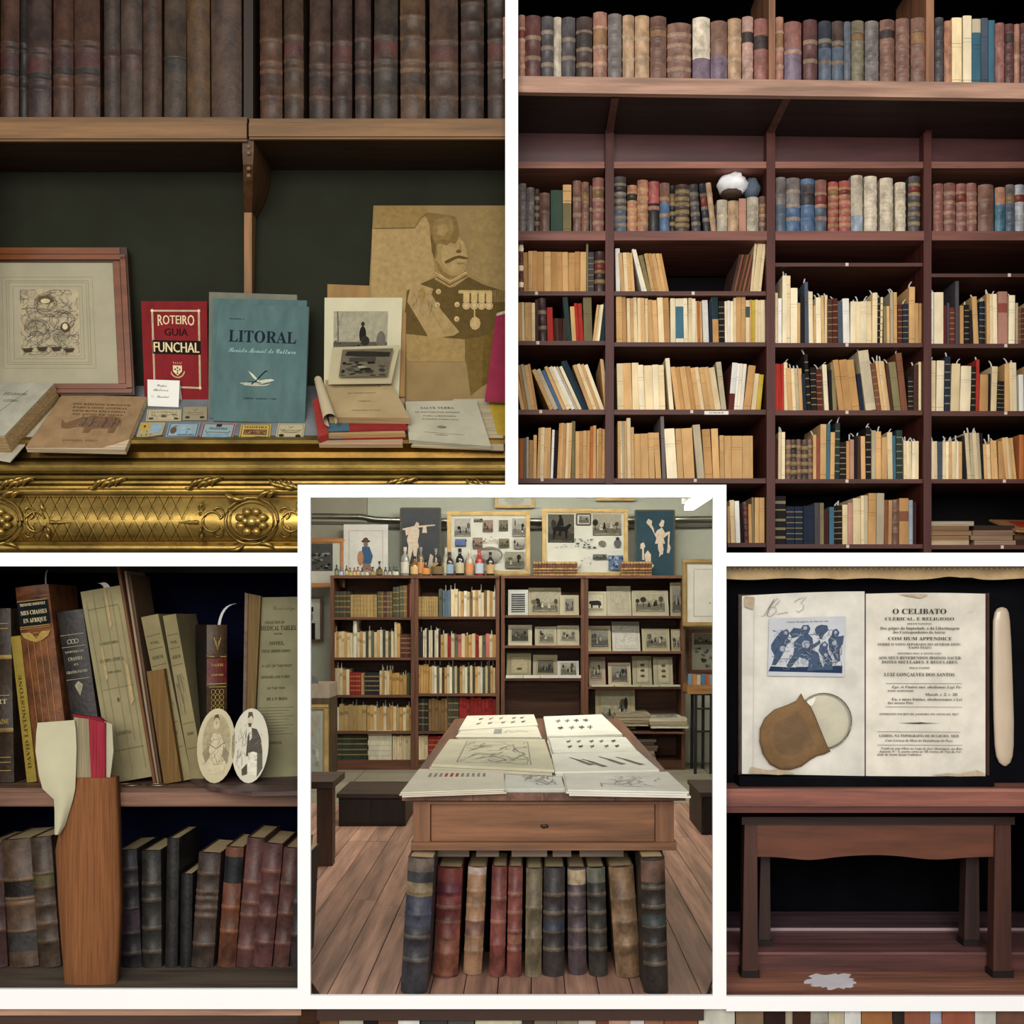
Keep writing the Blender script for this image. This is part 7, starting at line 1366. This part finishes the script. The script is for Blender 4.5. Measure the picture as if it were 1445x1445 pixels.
# ================================================================== lower right niche: open book above a bench
niche('wall_bench_niche', [(1016, 790), (1508, 790), (1508, 1416), (1016, 1416)][::-1], .66, c('#0d0b0c'), c('#08070b'), 'velvet')
def br_all():
    ys = .05; yb = .16
    x0, x1 = P(1018.5, 0, .02).x, P(1500, 0, .05).x
    zsh = P(0, 1113, ys).z
    root = thing('display_shelf', Vector(((x0 + x1) / 2, .15, P(0, 1147, ys).z)), 'reddish brown moulded shelf beneath the open book', 'shelf')
    for a, b, yy, col in ((1113, 1118, ys + .004, '#8a5a4c'), (1118, 1138, ys, '#7d4c40'), (1138, 1147, ys + .008, '#5a2e28')):
        p, q = P(0, b, yy), P(0, a, yy); mb = MB(); mb.tbox(1018, 1500, yy, .3, p.z, q.z, c(col)); mb.build('shelf_moulding', 'wood_x', root)
    p = P(1020, 0, yb); mb = MB(); mb.tbox(1018, 1500, yb, yb + .015, zsh, P(0, 796, yb).z, c('#0c0c10')); o = mb.build('velvet_board', 'velvet', None, 'black velvet board behind the open book', 'board')
    a, b = P(1042, 1109, .1), P(1400, 1098, .1); mb = MB(); mb.box(a.x, b.x, .085, yb, zsh + .0005, P(0, 1096, .1).z, c('#0c0c10')); mb.build('velvet_rest', 'velvet', None, 'low black velvet rest under the open book', 'stand')
    # open book
    yk = .12
    root = thing('open_book', Vector((P(1220, 0, yk).x, yk, P(0, 1096, yk).z)), 'old book opened at its O CELIBATO title page', 'book')
    cv = c('#4a2a20')
    for a, b, t0, t1 in ((1042, 1222, 839, 1097), (1218, 1396, 837, 1099)):
        Q = Quad(P(a, t1 - 2, yk + .02), P(b, t1, yk + .02), P(b, t0, yk + .02), P(a, t0, yk + .02)); mb = MB(); Q.slab(mb, .006, cv); mb.build('cover_board', 'leather', root)
    def leaf(nm, px0, px1, top0, top1, b0, b1, gut, col, t):
        n = 12; rings = []; fr = []
        for i in range(n + 1):
            u = i / n; d = (1 - u) if gut == 'l' else u          # distance factor: 1 at the gutter
            y = yk - .004 - t * (1 - d ** 6) * (.4 + .6 * d ** 1.5)
            px = px0 + (px1 - px0) * u
            fr.append((P(px, b0 + (b1 - b0) * u, y), P(px, top0 + (top1 - top0) * u - (2.5 * d * (1 - d) * 4 * .6), y)))
        mb = MB()
        vs = [q for f in fr for q in f] ; mb.add(vs, [(2 * i, 2 * i + 2, 2 * i + 3, 2 * i + 1) for i in range(n)], col, True)
        bk_ = [Vector((p.x, yk + .019, p.z)) for p in vs]; m = len(vs)
        mb.add(vs + bk_, [(2 * i + 1, 2 * i + 3, m + 2 * i + 3, m + 2 * i + 1) for i in range(n)] + [(2 * i + 2, 2 * i, m + 2 * i, m + 2 * i + 2) for i in range(n)] + [(0, 1, m + 1, m), (2 * n + 1, 2 * n, m + 2 * n, m + 2 * n + 1)], mulc(col, .7))
        mb.build(nm, 'foxed_paper', root)
        return Quad(fr[0][0], fr[-1][0], fr[-1][1], fr[0][1]), fr
    pg = c('#dcd6c8')
    QL, fl = leaf('left_page', 1047, 1220, 841, 834.5, 1092, 1095, 'r', c('#d6d2c8'), .012)
    QR, fr = leaf('right_page', 1222, 1390.5, 838, 838, 1095, 1096, 'l', pg, .016)
    mb = MB(); Quad(P(1390.5, 1094, yk + .004), P(1395, 1093, yk + .012), P(1395, 842, yk + .012), P(1390.5, 840, yk + .004)).slab(mb, .004, c('#4a342a')); mb.build('page_edge', 'pages', root)
    # flat printing planes slightly proud of the pages
    QLf = Quad(P(1047, 1092, yk - .0185), P(1220, 1095, yk - .0185), P(1220, 835, yk - .0185), P(1047, 841, yk - .0185))
    QRf = Quad(P(1222, 1095, yk - .0215), P(1390, 1096, yk - .0215), P(1390, 838, yk - .0215), P(1222, 838, yk - .0215))
    I = Ink(QRf); g = c('#3a352e')
    def V(y): return (1095.5 - (830 + y * .18687)) / 257.5
    def U(x): return (1220 + x * .18687 - 1222) / 168
    for t, a, b, y, hh, st in (('O CELIBATO', 212, 618, 193, 40, 'b'), ('CLERICAL, E RELIGIOSO', 155, 675, 242, 24, 'b'), ('DEFENDIDO', 322, 505, 274, 12, 'b'), ('Dos golpes da Impiedade, e da Libertinagem', 118, 715, 312, 22, 'b'), ('dos Correspondentes da Astréa.', 215, 612, 341, 20, 'b'), ('COM HUM APPENDICE', 178, 660, 392, 25, 'b'), ('SOBRE O VOTO SEPARADO DO SENHOR DEPU-', 100, 735, 432, 18, 'b'), ('TADO FEIJÓ', 330, 505, 456, 17, 'b'), ('OFFERECIDO, E DEDICADO', 250, 578, 498, 12, 'b'), ('AOS SEUS REVERENDOS IRMÃOS SACER-', 105, 735, 536, 22, 'b'), ('DOTES SECULARES, E REGULARES,', 130, 705, 568, 22, 'b'), ('PELO PADRE', 338, 493, 608, 13, 'b'), ('LUIZ GONÇALVES DOS SANTOS.', 148, 685, 664, 26, 'b'),
                                ('Ego, et Fratres mei, obediemus Legi Pa-', 205, 735, 755, 20, 'i'), ('trum nostrorum.', 175, 375, 781, 17, 'i'), ('Macab. c. 2. v. 20.', 458, 705, 811, 20, 'b'), ('Eu, e meus Irmãos, obedeceremos á Lei', 205, 735, 848, 20, 'b'), ('dos nossos Pais.', 175, 370, 874, 18, 'b'), ('IMPRESSO NO RIO DE JANEIRO NO ANNO DE 1827.', 112, 715, 958, 15, 'b'), ('LISBOA, NA TYPOGRAFIA DE BULHÕES. 1828.', 110, 715, 1124, 20, 'b'), ('Com Licença da Mesa do Desembargo do Paço.', 158, 668, 1158, 18, 'i'), ('Vende-se esta Obra na Loja de José Henriques, na Rua', 125, 735, 1218, 17, 'i'), ('Augusta N.º 1; assim como as 18 Cartas do Véo da Ver-', 105, 735, 1241, 17, 'i'), ('dade da Santa Igreja Catholica.', 95, 432, 1264, 17, 'i')):
        I.text(t, U(a), U(b), V(y), hh * .18687 / 257.5, st, g)
    for a, b, y in ((158, 735, 720), (158, 735, 897), (95, 722, 1085), (95, 735, 1185)): I.line([(U(a), V(y)), (U(b), V(y))], .0011, g)
    I.poly([(U(248), V(1018)), (U(400), V(1014)), (U(575), V(1019)), (U(400), V(1024))], g); I.blobs(U(370), V(1026), U(450), V(1012), 5, 2, [g], .1, .2)
    st_ = c('#9a7a52'); 
    for pts in ([(500, 1410), (620, 1395), (720, 1400), (850, 1370), (905, 1395), (905, 1415), (700, 1420)], [(250, 45), (330, 60), (420, 75), (480, 50), (440, 44)]): I.poly([(U(x), V(y)) for x, y in pts], mixc(st_, pg, .35))
    I.line([(U(770), V(190)), (U(785), V(180)), (U(800), V(185)), (U(828), V(160))], .0007, c('#9a948a'))
    I.build('title_page_print', root)
    I = Ink(QLf)
    def W(x, y): px, py = 1015 + x * .2976, 790 + y * .2976; return ((px - 1047) / 173, (1093.5 - py) / 255)
    pc = c('#6a665c')
    I.line([W(*p) for p in ((198, 262), (212, 262), (245, 205), (262, 182), (252, 200), (225, 262), (235, 225), (275, 180), (288, 190), (262, 218), (245, 222), (268, 225), (270, 245), (245, 265), (228, 262))], .0013, pc); I.line([W(*p) for p in ((275, 255), (325, 248))], .0013, pc); I.line([W(*p) for p in ((355, 200), (380, 185), (412, 178), (385, 210), (400, 215), (398, 235), (375, 250), (365, 240))], .0013, pc)
    for pts in ([(120, 165), (165, 170), (160, 230), (120, 215)], [(140, 1015), (150, 985), (230, 1000), (300, 995), (360, 1015), (280, 1022)]): I.poly([W(*p) for p in pts], mixc(c('#9a7a52'), c('#c2bcac'), .45))
    I.line([W(165, 170), W(160, 1010)], .0008, c('#a39c8a')); I.build('pencil_marks', root)
    # bookplate
    q = lambda x, y, o: P(1015 + x * .2976, 790 + y * .2976, o)
    yp = yk - .0195; Q = Quad(q(230, 550, yp), q(592, 555, yp), q(598, 268, yp), q(237, 278, yp)); root2 = thing('bookplate', Q.base(), 'pasted bookplate with blue engraving of seated figures on left page', 'bookplate'); mb = MB(); Q.slab(mb, .0012, c('#b9bcc2')); mb.build('sheet', 'paper', root2)
    I = Ink(Q); nv, n2 = c('#27364e'), c('#44546c'); I.text('Centro Antiquário do Alecrim Lda.', .23, .78, .915, .03, 'n', c('#22242c'))
    def w(l): return [((x - 233) / 362, (552 - y) / 280) for x, y in l]
    for pts in ([(235, 530), (245, 505), (330, 510), (450, 505), (585, 500), (585, 535), (400, 532)], [(245, 400), (262, 370), (290, 335), (320, 325), (332, 345), (322, 370), (340, 385), (320, 400), (300, 450), (270, 500), (250, 500), (262, 455), (245, 420)], [(330, 345), (350, 320), (385, 325), (380, 360), (345, 370)], [(355, 420), (352, 390), (385, 355), (380, 330), (395, 308), (420, 308), (430, 325), (420, 350), (440, 370), (445, 400), (475, 380), (480, 395), (440, 425), (470, 440), (480, 480), (500, 520), (420, 525), (425, 480), (380, 460), (350, 500), (330, 520), (320, 500), (350, 450)], [(450, 330), (460, 315), (480, 308), (510, 312), (515, 335), (495, 355), (485, 375), (475, 375), (470, 355), (455, 350)], [(470, 430), (480, 400), (500, 385), (515, 400), (512, 430), (535, 470), (540, 520), (500, 520), (490, 460)], [(515, 380), (530, 360), (535, 335), (555, 328), (568, 345), (562, 365), (590, 360), (585, 400), (570, 420), (575, 480), (550, 475), (535, 440), (520, 420)]): I.poly(w(pts), n2 if pts[0][0] != 235 else nv)
    lt = c('#aeb4bd')
    for cx_, cy_, r_ in ((312, 345, .03), (405, 322, .035), (498, 402, .03), (550, 345, .028), (410, 400, .07), (300, 420, .05), (545, 395, .04), (400, 480, .05), (290, 480, .03), (505, 450, .03)): I.ell(*w([(cx_, cy_)])[0], r_ * .8, r_, mixc(lt, n2, .25), 9)
    I.scribble(*w([(250, 520)])[0], *w([(580, 330)])[0], 90, 3, nv, .0011, .12); I.scribble(*w([(280, 510)])[0], *w([(560, 350)])[0], 50, 8, lt, .0009, .1); I.build('engraving', root2)
    # magnifying lens in a suede pouch
    yq = yk - .021; root3 = thing('pocket_magnifier', q(430, 980, yq), 'round pocket magnifier half inside a tan suede pouch', 'magnifier')
    mb = MB(); ctr = q(495, 765, yq - .004); R_ = 133 * .2976 * pxs(yq); mb.lathe([(R_ * .98, -.0015), (R_, 0), (R_ * .9, .0025), (R_ * .5, .004), (R_ * .02, .0045)], ctr, c('#ffffff'), 32, 'y'); mb.build('lens', 'clear_glass', root3)
    mb = MB(); mb.tube([ctr + Vector((R_ * math.cos(2 * math.pi * i / 36), 0, R_ * math.sin(2 * math.pi * i / 36))) for i in range(37)], .0012, c('#8a8674'), 6); mb.build('rim', 'metal', root3)
    out = [(388, 632), (402, 662), (432, 690), (455, 740), (485, 815), (512, 880), (528, 908), (500, 922), (465, 930), (430, 950), (390, 980), (340, 995), (290, 995), (240, 970), (205, 920), (190, 860), (192, 800), (215, 750), (260, 710), (320, 688), (365, 668)]
    cx_, cy_ = 345, 830; mb = MB(); rings = []
    for s_, o in ((1.0, -.001), (.985, .005), (.9, .0085), (.6, .0115), (.2, .0125)): rings.append([q(cx_ + (x - cx_) * s_, cy_ + (yv - cy_) * s_, yq - .002 - o) for x, yv in out][::-1])
    mb.loft(rings, [c('#6a5036'), c('#7a5f42'), c('#7a5f42'), c('#6f5942')], True, True, True); mb.build('pouch', 'suede', root3)
    # bone paper knife
    y4 = yb - .004; mb = MB(); rings = []
    prof = [(225, 1340, 8), (232, 1340, 24), (250, 1339, 34), (290, 1338, 41), (400, 1341, 45), (600, 1345, 48), (760, 1349, 49), (880, 1351, 46), (930, 1352, 40), (960, 1353, 28), (974, 1354, 12), (978, 1355, 3)]
    for yv, xc, hw in prof:
        ring = []
        for j in range(14): a = 2 * math.pi * j / 14; p = q(xc + hw * math.cos(a), yv, y4 - .006); ring.append(p + Vector((0, -.0085 * math.sin(a) * min(1, hw / 30), 0)))
        rings.append(ring)
    mb.loft(rings[::-1], c('#c6b39b')); mb.build('paper_knife', 'bone', None, 'ivory-coloured bone paper knife with rounded ends on black velvet', 'knife')
    # lace strip
    mb = MB(); n = 60; xs0, xs1 = 1019, 1500; fr = []
    for i in range(n + 1):
        px = xs0 + (xs1 - xs0) * i / n; yy = .06 + .006 * math.sin(i * .7) ; bot = 817 + 1.2 * math.sin(px * .055) - 2.2 * math.exp(-((px - 1165) / 14) ** 2) - 2.2 * math.exp(-((px - 1340) / 16) ** 2) - 2 * math.exp(-((px - 1370) / 10) ** 2)
        fr.append([P(px, bot, yy + .004), P(px, 808, yy), P(px, 796, yy + .002)])
    mb.loft(fr, c('#b49a72'), closed=False); mb.loft([[p + Vector((0, .003, 0)) for p in f][::-1] for f in fr], c('#b49a72'), closed=False); lace = mb.build('lace_cloth', 'cloth_cover', None, 'cream cloth edging with pinhole lace along the top', 'cloth')
    mb = MB()
    for i in range(64):
        px = 1022 + i * 7.4; yy = .0525; p = P(px, 802 + (i % 3 == 0) * .8, yy); mb.add([p + Vector((.0022 * math.cos(a), 0, .0022 * math.sin(a))) for a in [k * math.pi / 3 for k in range(6)]], [tuple(range(6))], c('#e0d6bc'))
    mb.build('lace_holes', 'paper', lace, kind='stuff')
    # bench, steps, floor
    zf = P(0, 1411, .015).z; xa, xb = P(1019, 0, .02).x, P(1500, 0, .05).x
    yr = .256; z1 = P(0, 1343, yr).z; y2 = .453; z2 = P(0, 1309, y2).z
    root = thing('floor_bench_niche', Vector(((xa + xb) / 2, .3, zf)), kind='structure')
    for i in range(3): mb = MB(); d0 = .016 + i * .08; mb.tbox(1018, 1500, d0, min(yr, d0 + .079), zf - .012, zf, mulc(c('#9a6854'), (.95, 1.08, .9)[i])); mb.build('plank', 'wood_x', root)
    root = thing('wooden_steps', Vector(((xa + xb) / 2, yr, zf)), 'dark reddish wooden steps behind the bench', 'steps')
    mb = MB(); mb.tbox(1018, 1500, yr, yr + .012, zf, z1 - .008, c('#54322e')); mb.build('riser', 'wood_x', root)
    mb = MB(); mb.tbox(1018, 1500, yr - .004, y2, z1 - .008, z1, c('#6f4a48')); mb.build('tread', 'wood_x', root)
    mb = MB(); mb.tbox(1018, 1500, y2, y2 + .012, z1, z2 - .006, c('#5c3e3a')); mb.build('riser', 'wood_x', root)
    mb = MB(); mb.tbox(1018, 1500, y2 - .004, .64, z2 - .006, z2, c('#5c444c')); mb.build('tread', 'wood_x', root)
    mb = MB(); mb.tbox(1018, 1500, y2 - .008, y2 - .004, z2 - .008, z2 + .001, c('#a08c90')); mb.build('nosing_strip', 'plain', root)
    root = thing('wooden_bench', Vector((P(1236, 0, .25).x, .27, zf)), 'low brown wooden bench with scalloped front rail', 'bench')
    bc = c('#46281f'); yl = .2
    def leg(a, b, top, y, zb, col, foot=True):
        p, q_ = P(a, top, y), P(b, top, y); zt = p.z; mb = MB(); w_ = q_.x - p.x
        rings = [[(p.x + i0, y, z), (q_.x - i0 * .4, y, z), (q_.x - i0 * .4, y + .045, z), (p.x + i0, y + .045, z)] for z, i0 in ((zb + .02, -.003), (zb + (zt - zb) * .5, 0), (zt, .004))]
        mb.loft(rings, col, smooth=False); o = mb.build('leg', 'wood_z', root)
        mb = MB(); mb.box(p.x - .006, q_.x + .006, y - .004, y + .049, zb + .0005, zb + .02, c('#17100e')); mb.build('foot', 'plain', o)
    leg(1049, 1069, 1163, yl, zf, bc); leg(1403, 1427, 1155, yl, zf, bc); leg(1072, 1087, 1200, .31, z1, c('#33201c')); leg(1362, 1382, 1200, .31, z1, c('#33201c'))
    n = 40; top, bot = [], []
    for i in range(n + 1):
        u = i / n; px = 1068 + 336 * u; s_ = 1209 + 4.5 * math.exp(-((u - .22) / .1) ** 2) + 4 * math.exp(-((u - .75) / .12) ** 2) - 2.5 * math.exp(-((u - .5) / .15) ** 2)
        top.append(P(px, 1163, yl + .01)); bot.append(P(px, s_, yl + .01))
    mb = MB(); vs = [p for ab in zip(bot, top) for p in ab]; m = len(vs); bk_ = [p + Vector((0, .02, 0)) for p in vs]
    mb.add(vs + bk_, [(2 * i, 2 * i + 2, 2 * i + 3, 2 * i + 1) for i in range(n)] + [(m + 2 * i + 2, m + 2 * i, m + 2 * i + 1, m + 2 * i + 3) for i in range(n)] + [(2 * i + 2, 2 * i, m + 2 * i, m + 2 * i + 2) for i in range(n)], c('#643826')); mb.build('front_rail', 'varnished_wood', root)
    p, q_ = P(1046, 1163, yl), P(1430, 1152, yl); mb = MB(); mb.box(p.x, q_.x, yl - .01, .36, p.z, q_.z, c('#2e1914')); mb.build('seat', 'wood_x', root)  # seat coloured darker to carry the shadow under the shelf
    r = random.Random(4)
    def FP(px, py): return P(px, py, (ZC - zf - .001) * F / (py - PY) - D)
    pts = []
    for i in range(44): a = 2 * math.pi * i / 44; k = r.uniform(.7, 1.12); pts.append(FP(1174 + 38 * k * math.cos(a), 1384 - 11.5 * k * math.sin(a)))
    mb = MB(); mb.prism(pts, (0, 0, -.0006), c('#e6e2e8')); mb.build('paint_spill', 'paper', None, 'white splash of paint on the floor before the bench', 'spill')
br_all()

# ================================================================== bottom strip: ledge and a row of books
niche('wall_strip_niche', [(-58, 1416), (1508, 1418), (1508, 1508), (-58, 1508)][::-1], .26, c('#1a1411'), c('#100c0a'), 'painted_board')
def strip():
    y = .03; zb = P(0, 1500, y).z
    mb = MB(); a, b = P(-56, 1433, y), P(425, 1420, y); mb.box(a.x, b.x, y, y + .1, a.z, b.z, c('#a3806a')); root = mb.build('wooden_ledge', 'wood_x', None, 'worn light wooden ledge at the bottom left corner', 'ledge')
    mb = MB(); a2 = P(0, 1503, y); mb.box(a.x, b.x, y + .012, y + .1, a2.z, a.z, c('#3a2a22')); mb.build('ledge_front', 'wood_x', root)
    mb = MB(); a3, b3 = P(426, 1505, y), P(1504, 1500, y); mb.box(a3.x, b3.x, y - .005, .24, a3.z, b3.z, c('#4a2c20')); mb.build('strip_shelf', 'wood_x', None, 'low shelf board below the bottom row of books', 'shelf')
    s = .5052
    segs = [(0, 830, 890, '#3c2618', 'dark brown'), (0, 890, 945, '#6a4a2c', 'golden brown'), (0, 945, 1015, '#a8a090', 'greyish cream'), (0, 1015, 1055, '#1c1a1a', 'black'), (0, 1055, 1110, '#5a3c2c', 'brown'), (0, 1110, 1172, '#cfd0cc', 'white'), (0, 1175, 1250, '#3a3836', 'charcoal'), (0, 1250, 1325, '#4a4844', 'dark grey'), (0, 1325, 1445, '#c0b69c', 'wide cream'), (715, 15, 42, '#b8b49c', 'pale cream'), (715, 42, 76, '#3a302a', 'dark brown'), (715, 76, 140, '#77695a', 'grey tan'), (715, 140, 200, '#857463', 'taupe'), (715, 200, 250, '#b8aca0', 'off-white'), (715, 250, 285, '#6a4434', 'brown'), (715, 285, 345, '#b08a74', 'peach'), (715, 345, 385, '#c4c0bc', 'white'), (715, 385, 440, '#8a6450', 'tan brown'), (715, 440, 535, '#84503c', 'rust'), (715, 535, 640, '#c4c2b4', 'wide cream'), (715, 640, 720, '#77604a', 'dark tan'), (715, 720, 780, '#2c1c16', 'blackish brown'), (715, 780, 800, '#a89a84', 'thin cream'), (715, 800, 850, '#3c241a', 'dark brown'), (715, 850, 900, '#9a968c', 'grey'), (715, 900, 945, '#b4aa90', 'cream'), (715, 945, 992, '#d4d4d0', 'white'), (715, 992, 1080, '#94623c', 'orange tan'), (715, 1080, 1112, '#2a2422', 'black'), (715, 1112, 1185, '#84503c', 'rust'), (715, 1185, 1217, '#9aa0b4', 'blue-grey'), (715, 1217, 1310, '#8a4f3c', 'rust red'), (715, 1310, 1370, '#bcbcb4', 'white'), (715, 1370, 1450, '#6a4a3c', 'brown'), (715, 1452, 1530, '#94705c', 'pinkish brown')]
    for i, (ox, a, b, h, nm) in enumerate(segs):
        yy = y + .004; k = pxs(yy); X0, X1 = ox + a * s, ox + b * s
        if X1 > 1504: X1 = 1504
        w = (X1 - X0) * k * .96; cov, pag = book_geo(w, P(0, 1419 + RC.uniform(-1, 3), yy).z - zb - .001, .17, c(h), 'L' if i % 3 == 0 else 'P', (.3, .7) if i % 3 == 0 else (), T=lean_T((((X0 + X1) / 2 - PX) * k, yy + .006, zb + .0006), 0), bulge=.004)
        o = cov.build('shelf_book', 'paper_cover', None, '%s book, %s from left in the bottom row' % (nm, ordinal(i + 1)), 'book', 'books in the bottom row'); pag.build('page_block', 'pages', o)
strip()
